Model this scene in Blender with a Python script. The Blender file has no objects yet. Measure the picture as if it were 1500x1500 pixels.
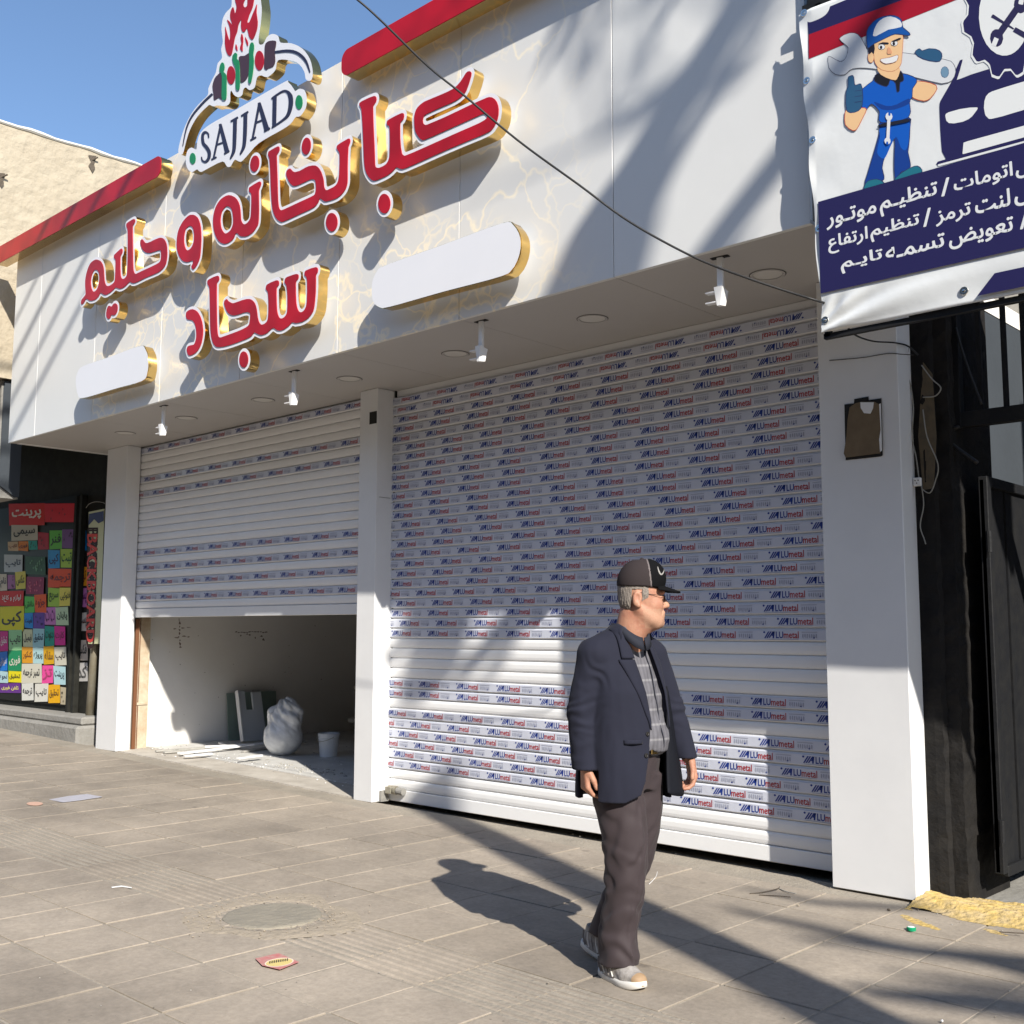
import bpy, bmesh, math, random
import numpy as np
from mathutils import Vector, Matrix
random.seed(7); rng = np.random.default_rng(7)
SC = bpy.context.scene
# ------------------------------------------------------------------ camera
CAMH = 1.45
FPX, YAW, PITCH, ROLL = 1617.38, math.radians(-43.2359), math.radians(6.1568), math.radians(0.1322)
cy, sy, cp, sp = math.cos(YAW), math.sin(YAW), math.cos(PITCH), math.sin(PITCH)
_f = Vector((sy*cp, cy*cp, sp)); _r = Vector((cy, -sy, 0)); _u = _r.cross(_f)
_r2 = _r*math.cos(ROLL)+_u*math.sin(ROLL); _u2 = -_r*math.sin(ROLL)+_u*math.cos(ROLL)
cam_d = bpy.data.cameras.new('camera'); cam = bpy.data.objects.new('camera', cam_d)
SC.collection.objects.link(cam); SC.camera = cam
cam_d.sensor_width = 36; cam_d.lens = FPX/1500*36; cam_d.clip_start = 0.05; cam_d.clip_end = 2000
cam.matrix_world = Matrix(((_r2.x, _u2.x, -_f.x, 0), (_r2.y, _u2.y, -_f.y, 0), (_r2.z, _u2.z, -_f.z, CAMH), (0, 0, 0, 1)))
# ------------------------------------------------------------------ light
SUN = Vector((2.2, -1.0, 1.67)).normalized()
W = bpy.data.worlds.new('World'); SC.world = W; W.use_nodes = True
nt = W.node_tree; bg = nt.nodes['Background']
sky = nt.nodes.new('ShaderNodeTexSky'); sky.sky_type = 'NISHITA'; sky.sun_disc = False
sky.sun_elevation = math.asin(SUN.z); sky.sun_rotation = math.atan2(SUN.x, SUN.y)
sky.air_density = 1.0; sky.dust_density = 0.5; sky.ozone_density = 3.8
nt.links.new(sky.outputs[0], bg.inputs[0]); bg.inputs[1].default_value = 0.118
sl = bpy.data.lights.new('sun', 'SUN'); sl.energy = 5.0; sl.angle = math.radians(0.55); sl.color = (1.0, 0.94, 0.84)
so = bpy.data.objects.new('sun', sl); SC.collection.objects.link(so)
so.rotation_euler = SUN.to_track_quat('Z', 'Y').to_euler(); so.location = (20, -10, 20)
SC.view_settings.view_transform = 'Standard'; SC.view_settings.look = 'None'
SC.view_settings.gamma = 1.0; SC.view_settings.use_curve_mapping = False
SC.view_settings.exposure = 0.64
SC.render.engine = 'CYCLES'
SC.cycles.use_denoising = True
SC.cycles.max_bounces = 8; SC.cycles.diffuse_bounces = 6; SC.cycles.glossy_bounces = 4
SC.cycles.sample_clamp_indirect = 6.0
# ------------------------------------------------------------------ helpers
def ray(x, y):
    return _r2*(x-750) + _u2*(750-y) + _f*FPX
def onY(x, y, Y):                       # photo pixel -> point of the plane y = Y
    d = ray(x, y); p = d*(Y/d.y); p.z += CAMH; return p
def onX(x, y, X):
    d = ray(x, y); p = d*(X/d.x); p.z += CAMH; return p
def onZ(x, y, Z):
    d = ray(x, y); p = d*((Z-CAMH)/d.z); p.z += CAMH; return p
def gz(x):                              # height of the pavement, it climbs to the left
    if x < -7.4: return min(0.16, (-7.4-x)*0.0195)
    return -(min(x, 1.0)+7.4)*0.0068

def fz(x): return gz(x)+0.012              # floor of the open bay
def onF(x, y):
    z = 0.06
    for _ in range(4): z = fz(onZ(x, y, z).x)
    return onZ(x, y, z)
def link(o, parent=None):
    SC.collection.objects.link(o)
    if parent is not None: o.parent = parent
    return o
def tag(o, label=None, cat=None, group=None, kind=None):
    if label: o['label'] = label
    if cat: o['category'] = cat
    if group: o['group'] = group
    if kind: o['kind'] = kind
    return o
def thing(name, label, cat, loc=(0, 0, 0), rz=0, group=None):
    o = bpy.data.objects.new(name, None); link(o); o.empty_display_size = 0.1
    o.location = loc; o.rotation_euler = (0, 0, rz)
    return tag(o, label, cat, group)
def mesh(name, V, F, mats, parent=None, smooth=False, mi=None, loc=None):
    me = bpy.data.meshes.new(name); me.from_pydata([tuple(v) for v in V], [], [tuple(f) for f in F])
    if not isinstance(mats, (list, tuple)): mats = [mats]
    for m in mats: me.materials.append(m)
    if mi is not None: me.polygons.foreach_set('material_index', mi)
    if smooth: me.polygons.foreach_set('use_smooth', [True]*len(me.polygons))
    me.update()
    o = bpy.data.objects.new(name, me); link(o, parent)
    if loc is not None: o.location = loc
    return o
def inst(src, name, parent=None, loc=None, rot=None, scale=None):
    o = bpy.data.objects.new(name, src.data); link(o, parent)
    if loc is not None: o.location = loc
    if rot is not None: o.rotation_euler = rot
    if scale is not None: o.scale = scale
    return o
class MB:                               # collects shapes into one mesh
    def __init__(s): s.V = []; s.F = []; s.M = []
    def add(s, V, F, m=0):
        n = len(s.V); s.V += [tuple(v) for v in V]; s.F += [tuple(i+n for i in f) for f in F]; s.M += [m]*len(F); return s
    def box(s, x0, x1, y0, y1, z0, z1, m=0, bev=0.0, M=None):
        if bev > 0:
            bm = bmesh.new(); bmesh.ops.create_cube(bm, size=1)
            for v in bm.verts: v.co = Vector(((x0+x1)/2+v.co.x*(x1-x0), (y0+y1)/2+v.co.y*(y1-y0), (z0+z1)/2+v.co.z*(z1-z0)))
            bmesh.ops.bevel(bm, geom=bm.edges[:], offset=bev, segments=1, affect='EDGES', profile=0.5)
            bm.verts.index_update()
            V = [v.co.copy() for v in bm.verts]; F = [[v.index for v in f.verts] for f in bm.faces]; bm.free()
        else:
            V = [Vector(p) for p in ((x0,y0,z0),(x1,y0,z0),(x1,y1,z0),(x0,y1,z0),(x0,y0,z1),(x1,y0,z1),(x1,y1,z1),(x0,y1,z1))]
            F = [(3,2,1,0),(4,5,6,7),(0,1,5,4),(1,2,6,5),(2,3,7,6),(3,0,4,7)]
        if M is not None: V = [M @ v for v in V]
        return s.add(V, F, m)
    def tube(s, pts, r, n=8, m=0, caps=True):
        pts = [Vector(p) for p in pts]; R = r if isinstance(r, (list, tuple)) else [r]*len(pts)
        base = len(s.V); up = None
        for i, p in enumerate(pts):
            t = (pts[min(i+1, len(pts)-1)]-pts[max(i-1, 0)]).normalized()
            if up is None: up = t.orthogonal().normalized()
            a = (up - t*up.dot(t)).normalized(); b = t.cross(a); up = a
            for k in range(n):
                q = 2*math.pi*k/n; s.V.append(tuple(p+(a*math.cos(q)+b*math.sin(q))*R[i]))
        for i in range(len(pts)-1):
            for k in range(n):
                k2 = (k+1) % n; s.F.append((base+i*n+k, base+i*n+k2, base+(i+1)*n+k2, base+(i+1)*n+k)); s.M.append(m)
        if caps:
            s.F.append(tuple(base+k for k in reversed(range(n)))); s.M.append(m)
            s.F.append(tuple(base+(len(pts)-1)*n+k for k in range(n))); s.M.append(m)
        return s
    def lathe(s, prof, c=(0, 0, 0), n=24, m=0):
        base = len(s.V)
        for (r, z) in prof:
            for k in range(n):
                q = 2*math.pi*k/n; s.V.append((c[0]+r*math.cos(q), c[1]+r*math.sin(q), c[2]+z))
        for i in range(len(prof)-1):
            for k in range(n):
                k2 = (k+1) % n; s.F.append((base+i*n+k, base+i*n+k2, base+(i+1)*n+k2, base+(i+1)*n+k)); s.M.append(m)
        return s
    def build(s, name, mats, parent=None, smooth=False, loc=None):
        return mesh(name, s.V, s.F, mats, parent, smooth, s.M, loc)

# ------------------------------------------------------------------ materials
MATS = {}
def mat(name, col, rough=0.6, metal=0.0, spec=0.5, noise=None, bump=None, coat=0.0):
    """noise=(scale, amount, colour2, detail) ; bump=(scale, strength, distance)"""
    m = bpy.data.materials.new(name); m.use_nodes = True; t = m.node_tree; b = t.nodes['Principled BSDF']
    b.inputs['Base Color'].default_value = (*col, 1); b.inputs['Roughness'].default_value = rough
    b.inputs['Metallic'].default_value = metal; b.inputs['Specular IOR Level'].default_value = spec
    b.inputs['Coat Weight'].default_value = coat
    tc = t.nodes.new('ShaderNodeTexCoord')
    if noise:
        sc, am, c2, det = noise
        n = t.nodes.new('ShaderNodeTexNoise'); n.inputs['Scale'].default_value = sc; n.inputs['Detail'].default_value = det
        n.inputs['Roughness'].default_value = 0.62
        t.links.new(tc.outputs['Object'], n.inputs['Vector'])
        r = t.nodes.new('ShaderNodeValToRGB'); r.color_ramp.elements[0].position = 0.5-am*0.5; r.color_ramp.elements[1].position = 0.5+am*0.5
        r.color_ramp.elements[0].color = (*c2, 1); r.color_ramp.elements[1].color = (*col, 1)
        t.links.new(n.outputs['Fac'], r.inputs['Fac']); t.links.new(r.outputs['Color'], b.inputs['Base Color'])
    if bump:
        sc, st, di = bump
        n = t.nodes.new('ShaderNodeTexNoise'); n.inputs['Scale'].default_value = sc; n.inputs['Detail'].default_value = 6
        t.links.new(tc.outputs['Object'], n.inputs['Vector'])
        bp = t.nodes.new('ShaderNodeBump'); bp.inputs['Strength'].default_value = st; bp.inputs['Distance'].default_value = di
        t.links.new(n.outputs['Fac'], bp.inputs['Height']); t.links.new(bp.outputs['Normal'], b.inputs['Normal'])
    MATS[name] = m; return m
def N(m): return m.node_tree.nodes
def L(m, a, b): m.node_tree.links.new(a, b)

M_white = mat('white_composite_panel', (0.74, 0.745, 0.73), 0.38, noise=(1.6, 0.9, (0.69, 0.695, 0.685), 7), bump=(2.2, 0.16, 0.012))
M_pillar = mat('white_pillar_cladding', (0.74, 0.745, 0.75), 0.42, noise=(3, 0.6, (0.675, 0.68, 0.69), 10), bump=(3, 0.2, 0.012))
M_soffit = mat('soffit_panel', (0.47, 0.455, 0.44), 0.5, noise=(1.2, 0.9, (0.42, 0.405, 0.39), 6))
M_slat = mat('shutter_aluminium', (0.83, 0.83, 0.83), 0.36, noise=(5, 0.8, (0.77, 0.775, 0.78), 4), bump=(14, 0.08, 0.003))
M_film = mat('protective_film', (0.53, 0.56, 0.66), 0.28, noise=(5, 0.6, (0.61, 0.63, 0.71), 8), bump=(26, .35, .004), coat=0.3)
M_filmdark = mat('film_stamp_grey', (0.34, 0.36, 0.45), 0.4)
M_blue = mat('print_blue', (0.008, 0.035, 0.24), 0.45)
M_redp = mat('print_red', (0.36, 0.012, 0.02), 0.45)
M_gold = mat('gold_mirror_steel', (0.88, 0.62, 0.23), 0.16, metal=1.0, noise=(4, 0.8, (0.72, 0.46, 0.15), 3), bump=(6, 0.25, 0.01))
M_acr_white = mat('white_acrylic', (0.80, 0.80, 0.83), 0.3, noise=(2.5, 0.7, (0.76, 0.765, 0.8), 4))
M_acr_red = mat('red_acrylic', (0.46, 0.006, 0.016), 0.35, spec=0.3, noise=(3, 0.3, (0.34, 0.005, 0.012), 1))
M_green = mat('green_acrylic', (0.01, 0.22, 0.07), 0.3)
M_brown = mat('brown_acrylic', (0.06, 0.025, 0.03), 0.35)
M_navyl = mat('navy_lettering', (0.02, 0.018, 0.045), 0.35)
M_black = mat('black_paint', (0.009, 0.010, 0.013), 0.6, spec=.2, noise=(9, 0.5, (0.018, 0.018, 0.018), 9), bump=(20, 0.4, 0.01))
M_dirtyblack = mat('grimy_black_render', (0.009, 0.009, 0.010), 0.85, spec=.15, noise=(5, 0.4, (0.022, 0.020, 0.018), 10), bump=(14, 0.8, 0.02))
M_plaster = mat('rough_beige_plaster', (0.45, 0.395, 0.305), 0.95, spec=.1, noise=(2.6, 0.5, (0.36, 0.31, 0.235), 12), bump=(6, 0.9, 0.05))
M_intw = mat('interior_plaster', (0.80, 0.785, 0.76), 0.85, noise=(0.9, 0.5, (0.70, 0.68, 0.655), 8), bump=(8, 0.25, 0.01))
M_conc = mat('weathered_concrete', (0.30, 0.29, 0.27), 0.9, noise=(3, 0.6, (0.19, 0.185, 0.17), 8), bump=(18, 0.7, 0.015))
M_tile = mat('paving_slab', (0.305, 0.275, 0.235), 0.85, noise=(2.2, 0.75, (0.245, 0.22, 0.19), 9), bump=(60, 0.35, 0.004))
M_joint = mat('sandy_mortar', (0.36, 0.315, 0.255), 0.95, noise=(4, 0.7, (0.20, 0.18, 0.15), 8), bump=(50, 0.8, 0.01))
M_asph = mat('asphalt', (0.055, 0.054, 0.052), 0.95, noise=(5, 0.6, (0.04, 0.04, 0.04), 8), bump=(40, 0.7, 0.01))
M_steelp = mat('rusty_painted_steel', (0.56, 0.50, 0.38), 0.7, noise=(5, 0.25, (0.40, 0.30, 0.20), 9), bump=(20, 0.4, 0.008))
M_galv = mat('galvanised_pipe', (0.34, 0.33, 0.28), 0.5, metal=0.5, noise=(5, 0.5, (0.22, 0.18, 0.11), 6))
M_chrome = mat('polished_steel', (0.75, 0.74, 0.70), 0.16, metal=1.0)
M_cable = mat('black_cable', (0.012, 0.012, 0.013), 0.55)
M_cablew = mat('pale_wire', (0.28, 0.27, 0.24), 0.6)
M_whitepl = mat('white_plastic', (0.78, 0.78, 0.78), 0.4)
M_bluegrey = mat('blue_grey_render', (0.045, 0.055, 0.068), 0.85, noise=(1.5, 0.7, (0.032, 0.04, 0.05), 6), bump=(10, 0.3, 0.01))
M_yellow = mat('worn_yellow_paint', (0.56, 0.38, 0.08), 0.9, noise=(8, 0.5, (0.38, 0.31, 0.21), 10), bump=(30, 0.9, 0.02))
M_granite = mat('dark_granite', (0.014, 0.014, 0.012), 0.6, spec=.1, noise=(9, 0.5, (0.03, 0.03, 0.026), 8))
M_dglass = mat('dark_shop_glass', (0.012, 0.012, 0.011), 0.35, spec=0.08)
M_dust = mat('grey_debris', (0.42, 0.41, 0.38), 0.9, noise=(20, 0.6, (0.25, 0.24, 0.22), 5))
M_floor = mat('pale_floor_tile', (0.74, 0.73, 0.70), 0.55, noise=(2.5, 0.7, (0.38, 0.37, 0.35), 8), bump=(20, 0.15, 0.004))
M_bark = mat('tree_bark', (0.10, 0.08, 0.06), 0.95, bump=(18, 0.8, 0.03))
M_leaf = mat('dry_leaves', (0.09, 0.10, 0.03), 0.7)
M_plastic = mat('translucent_polythene', (0.74, 0.76, 0.78), 0.28, noise=(7, 0.6, (0.45, 0.46, 0.48), 5), coat=0.3)
M_cardb = mat('brown_cardboard', (0.20, 0.145, 0.085), 0.85, noise=(9, 0.6, (0.12, 0.085, 0.05), 6))
M_hole = mat('dark_recess', (0.012, 0.012, 0.012), 0.9)
M_bucket = mat('white_bucket_plastic', (0.76, 0.79, 0.82), 0.4, noise=(7, 0.6, (0.58, 0.61, 0.64), 4))

def flat(col, rough=0.5):
    k = 'print_%02x%02x%02x' % tuple(int(c*255) for c in col)
    return MATS.get(k) or mat(k, col, rough, spec=.2)
# ------------------------------------------------------------------ lettering and outlines
def catmull(P, sub=3, closed=True):
    P = np.array(P, float); n = len(P); out = []
    for i in range(n if closed else n-1):
        p0, p1, p2, p3 = (P[(i-1) % n], P[i], P[(i+1) % n], P[(i+2) % n]) if closed else (P[max(i-1, 0)], P[i], P[i+1], P[min(i+2, n-1)])
        for k in range(sub):
            t = k/sub
            out.append(0.5*((2*p1)+(-p0+p2)*t+(2*p0-5*p1+4*p2-p3)*t*t+(-p0+3*p1-3*p2+p3)*t**3))
    if not closed: out.append(P[-1])
    return np.array(out)
def crop(off, sc):                       # crop coordinates -> photo pixels
    return lambda pts: [(off[0]+p[0]/sc, off[1]+p[1]/sc) for p in pts]
def ell(cx, cy, rx, ry, n=16, tilt=0.0):
    o = []
    for k in range(n):
        a = 2*math.pi*k/n; x, y = rx*math.cos(a), ry*math.sin(a)
        o.append((cx+x*math.cos(tilt)-y*math.sin(tilt), cy+x*math.sin(tilt)+y*math.cos(tilt)))
    return o
def to_plane(pts, Y, sub=3):
    w = [onY(x, y, Y) for x, y in pts]; a = np.array([(p.x, p.z) for p in w])
    return catmull(a, sub) if sub > 1 else a
def sdf_polys(polys, X, Z):              # even-odd region, negative inside
    d = np.full(X.shape, 1e9); ins = np.zeros(X.shape, bool)
    for P in polys:
        a = P; b = np.roll(P, -1, 0)
        for (x0, z0), (x1, z1) in zip(a, b):
            dx, dz = x1-x0, z1-z0; l2 = dx*dx+dz*dz+1e-12
            t = np.clip(((X-x0)*dx+(Z-z0)*dz)/l2, 0, 1)
            d = np.minimum(d, (X-x0-t*dx)**2+(Z-z0-t*dz)**2)
            if z0 != z1:
                c = ((z0 > Z) != (z1 > Z)) & (X < (x1-x0)*(Z-z0)/(z1-z0)+x0); ins ^= c
    d = np.sqrt(d); return np.where(ins, -d, d)
def contours(F, x0, z0, h):              # marching squares at level 0
    S = F < 0; nx, nz = F.shape; seg = {}
    def pt(i, j, k):                     # k=0 edge along x, 1 along z
        a = F[i, j]; b = F[i+1, j] if k == 0 else F[i, j+1]; t = a/(a-b)
        return (x0+(i+(t if k == 0 else 0))*h, z0+(j+(t if k == 1 else 0))*h)
    code = S[:-1, :-1]*1+S[1:, :-1]*2+S[1:, 1:]*4+S[:-1, 1:]*8
    E_ = {1: [(3, 0)], 2: [(0, 1)], 3: [(3, 1)], 4: [(1, 2)], 5: [(3, 2), (1, 0)], 6: [(0, 2)], 7: [(3, 2)], 8: [(2, 3)], 9: [(2, 0)],
          10: [(0, 3), (2, 1)], 11: [(2, 1)], 12: [(1, 3)], 13: [(1, 0)], 14: [(0, 3)]}
    for i, j in zip(*np.nonzero((code > 0) & (code < 15))):
        i = int(i); j = int(j)
        ek = {0: (i, j, 0), 1: (i+1, j, 1), 2: (i, j+1, 0), 3: (i, j, 1)}
        for a, b in E_[int(code[i, j])]: seg[ek[a]] = ek[b]
    out = []
    while seg:
        s = next(iter(seg)); loop = []; k = s
        while k in seg:
            n2 = seg.pop(k); loop.append(pt(*k)); k = n2
        if len(loop) > 5: out.append(loop)
    return out
def simplify(loop, eps=0.0012):
    P = np.array(loop); keep = [0]; i = 0; n = len(P)
    while i < n-1:
        j = i+1
        while j+1 < n and j-i < 14:
            a, b = P[i], P[j+1]; d = b-a; l = np.hypot(*d)+1e-9
            q = P[i+1:j+1]-a
            if np.max(np.abs(q[:, 0]*d[1]-q[:, 1]*d[0]))/l > eps: break
            j += 1
        keep.append(j); i = j
    return P[keep[:-1] if keep[-1] == n-1 and len(keep) > 4 else keep]
def region(polys, grow=0.0, h=0.006):
    A = np.concatenate(polys); pad = abs(grow)+3*h
    x0, z0 = A.min(0)-pad; x1, z1 = A.max(0)+pad
    X, Z = np.meshgrid(np.arange(x0, x1, h), np.arange(z0, z1, h), indexing='ij')
    return [simplify(c) for c in contours(sdf_polys(polys, X, Z)-grow, x0, z0, h)]
def slab(name, loops, yf, yb, m_face, m_side, parent=None, xf=None):
    """extruded outline in the x-z plane, front at y=yf, back at y=yb"""
    cu = bpy.data.curves.new(name, 'CURVE'); cu.dimensions = '2D'; cu.fill_mode = 'BOTH'; cu.extrude = (yb-yf)/2
    for lp in loops:
        s = cu.splines.new('POLY'); s.points.add(len(lp)-1); s.use_cyclic_u = True
        s.points.foreach_set('co', np.column_stack([lp, np.zeros(len(lp)), np.ones(len(lp))]).ravel())
    o = bpy.data.objects.new(name, cu); SC.collection.objects.link(o)
    me = bpy.data.meshes.new_from_object(o.evaluated_get(bpy.context.evaluated_depsgraph_get())); bpy.data.objects.remove(o); bpy.data.curves.remove(cu)
    me.transform(Matrix(((1, 0, 0, 0), (0, 0, -1, (yf+yb)/2), (0, 1, 0, 0), (0, 0, 0, 1))))
    if xf is not None: me.transform(xf)
    me.materials.clear(); me.materials.append(m_face); me.materials.append(m_side); me.update()
    me.name = name
    ax = (xf.to_3x3() @ Vector((0, 1, 0))) if xf is not None else Vector((0, 1, 0))
    for p in me.polygons: p.material_index = 0 if abs(p.normal.dot(ax)) > 0.7 else 1
    o = bpy.data.objects.new(name, me); link(o, parent); return o
def stroke_poly(pts, w):                 # a pen stroke in photo pixels as outline; w number or list
    P = catmull(pts, 5, False); n = len(P)
    Wd = np.interp(np.linspace(0, 1, n), np.linspace(0, 1, len(w)), w) if isinstance(w, (list, tuple)) else np.full(n, w)
    T = np.gradient(P, axis=0); T /= np.hypot(T[:, 0], T[:, 1])[:, None]+1e-9; Nn = np.column_stack([-T[:, 1], T[:, 0]])
    a = P+Nn*Wd[:, None]/2; b = P-Nn*Wd[:, None]/2
    return [tuple(p) for p in a]+[tuple(p) for p in b[::-1]]
# Arabic shaping with presentation forms (the built-in font has no shaping engine)
_AF = {'ا': (0xFE8D, 0xFE8E), 'ب': (0xFE8F, 0xFE90, 0xFE91, 0xFE92), 'پ': (0xFB56, 0xFB57, 0xFB58, 0xFB59), 'ت': (0xFE95, 0xFE96, 0xFE97, 0xFE98),
       'ج': (0xFE9D, 0xFE9E, 0xFE9F, 0xFEA0), 'ح': (0xFEA1, 0xFEA2, 0xFEA3, 0xFEA4), 'خ': (0xFEA5, 0xFEA6, 0xFEA7, 0xFEA8), 'د': (0xFEA9, 0xFEAA),
       'ر': (0xFEAD, 0xFEAE), 'ز': (0xFEAF, 0xFEB0), 'س': (0xFEB1, 0xFEB2, 0xFEB3, 0xFEB4), 'ش': (0xFEB5, 0xFEB6, 0xFEB7, 0xFEB8),
       'ض': (0xFEBD, 0xFEBE, 0xFEBF, 0xFEC0), 'ظ': (0xFEC5, 0xFEC6, 0xFEC7, 0xFEC8), 'ع': (0xFEC9, 0xFECA, 0xFECB, 0xFECC), 'ف': (0xFED1, 0xFED2, 0xFED3, 0xFED4),
       'ق': (0xFED5, 0xFED6, 0xFED7, 0xFED8), 'ک': (0xFB8E, 0xFB8F, 0xFB90, 0xFB91), 'ل': (0xFEDD, 0xFEDE, 0xFEDF, 0xFEE0), 'م': (0xFEE1, 0xFEE2, 0xFEE3, 0xFEE4),
       'ن': (0xFEE5, 0xFEE6, 0xFEE7, 0xFEE8), 'ه': (0xFEE9, 0xFEEA, 0xFEEB, 0xFEEC), 'و': (0xFEED, 0xFEEE), 'ی': (0xFBFC, 0xFBFD, 0xFBFE, 0xFBFF)}
def shape_ar(t):
    out = []
    for i, c in enumerate(t):
        if c not in _AF: out.append(c); continue
        p = t[i-1] if i else ' '; q = t[i+1] if i+1 < len(t) else ' '
        jp = p == 'ـ' or (p in _AF and len(_AF[p]) == 4); jn = len(_AF[c]) == 4 and (q in _AF or q == 'ـ')
        out.append(chr(_AF[c][(3 if jn else 1) if jp else (2 if jn else 0)]))
    return ''.join(reversed(out))
def text_mesh(body, bold=0.0, shear=0.0):
    """list of verts (x, y) and faces of a string, cap height about 0.7"""
    cu = bpy.data.curves.new('t', 'FONT'); cu.body = body; cu.offset = bold; cu.shear = shear; cu.resolution_u = 2; cu.size = 1
    o = bpy.data.objects.new('t', cu); SC.collection.objects.link(o)
    me = bpy.data.meshes.new_from_object(o.evaluated_get(bpy.context.evaluated_depsgraph_get()))
    V = np.array([v.co[:2] for v in me.vertices]) if len(me.vertices) else np.zeros((1, 2)); F = [tuple(p.vertices) for p in me.polygons]
    bpy.data.objects.remove(o); bpy.data.curves.remove(cu); bpy.data.meshes.remove(me)
    return V, F
def fit_text(mb, body, x0, x1, z0, z1, y, m, bold=0.02, rot=0, quad=None, heavy=0.0):
    """place a string flat in the x-z plane at depth y, stretched to fill the rectangle (or a bilinear quad)"""
    V, F = text_mesh(body, bold)
    if not F: return
    mn, mx = V.min(0), V.max(0); U = (V-mn)/(mx-mn+1e-9)
    if rot == 1: U = np.column_stack([U[:, 1], 1-U[:, 0]])          # reading downwards
    if rot == 2: U = 1-U
    if quad is not None:                                            # corners tl, tr, br, bl as (x, z)
        tl, tr, br, bl = [np.array(q) for q in quad]
        a = U[:, :1]; b = U[:, 1:]
        P = (bl*(1-a)+br*a)*(1-b)+(tl*(1-a)+tr*a)*b
    else: P = np.column_stack([x0+U[:, 0]*(x1-x0), z0+U[:, 1]*(z1-z0)])
    mb.add([(p[0], y, p[1]) for p in P], F, m)
    if heavy:                                                       # embolden with shifted copies, each a hair deeper
        hx = heavy*(P[:, 0].max()-P[:, 0].min())/(mx[0]-mn[0]); hz = heavy*(P[:, 1].max()-P[:, 1].min())/(mx[1]-mn[1])
        for k in range(8):
            a = math.pi*k/4; mb.add([(p[0]+hx*math.cos(a), y+0.00002*(k+1), p[1]+hz*math.sin(a)) for p in P], F, m)
# ================================================================== STRUCTURE
DF, DS, DP = 5.16, 6.35, 6.17            # depth of fascia, shutters, pillar fronts
FZ0, FZ1 = 3.585, 5.965                  # fascia bottom and top
XL, XR = -12.80, -2.70
# ---- ground
xs = [-60, -40, -25, -18, -15.6, -12.4, -10, -7.4, -5, -2.5, 0, 1, 8, 30]; V = []; F = []
ys = [-1.2, 0, 3, 6.22, 6.24, 14, 60]
for y in ys:
    for x in xs: V.append((x, y, gz(x)-(0.0045 if y < 6.23 else 0.04)))
for j in range(len(ys)-1):
    for i in range(len(xs)-1):
        a = j*len(xs)+i; F.append((a, a+1, a+1+len(xs), a+len(xs)))
gr = mesh('ground', V, F, M_joint); tag(gr, kind='structure')
rd = mesh('road', [(-300, -300, -0.20), (300, -300, -0.20), (300, 300, -0.20), (-300, 300, -0.20)], [(0, 1, 2, 3)], M_asph); tag(rd, kind='structure')
kb = MB().box(-60, 30, -1.35, -1.2, -0.25, -0.02, bev=0.015).build('kerb', M_conc); tag(kb, kind='structure')
# ---- paving slabs: one object per slab near the camera
TP = 0.455
pave = bpy.data.objects.new('pavement', None); link(pave); tag(pave, kind='structure')
def slab_mesh(kind):
    g = 0.007; bm = MB(); a = TP/2-g; h = 0.045
    if kind == 'plain': bm.box(-a, a, -a, a, -h, 0, bev=0.0025)
    else:
        bm.box(-a, a, -a, a, -h, -0.006)
        n = 8
        for k in range(n):
            c = -a+(k+0.5)*2*a/n; w = a/n*0.56
            bm.add([(-a, c-w, -0.006), (a, c-w, -0.006), (a, c-w*0.5, 0), (-a, c-w*0.5, 0), (-a, c+w*0.5, 0), (a, c+w*0.5, 0), (a, c+w, -0.006), (-a, c+w, -0.006)],
                   [(0, 1, 2, 3), (3, 2, 5, 4), (4, 5, 6, 7), (0, 3, 4, 7), (1, 6, 5, 2)])
    return bm
tmats = [mat('paving_slab_%s' % c, tuple(v*s for v in (0.35, 0.298, 0.238)), 0.85, noise=(2.0+i*0.7, 0.8, tuple(v*s*0.78 for v in (0.33, 0.285, 0.235)), 10), bump=(55, 0.35, 0.004))
         for i, (c, s) in enumerate((('pale', 1.13), ('mid', 1.09), ('dusty', 1.05), ('brownish', 1.01)))]
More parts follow.
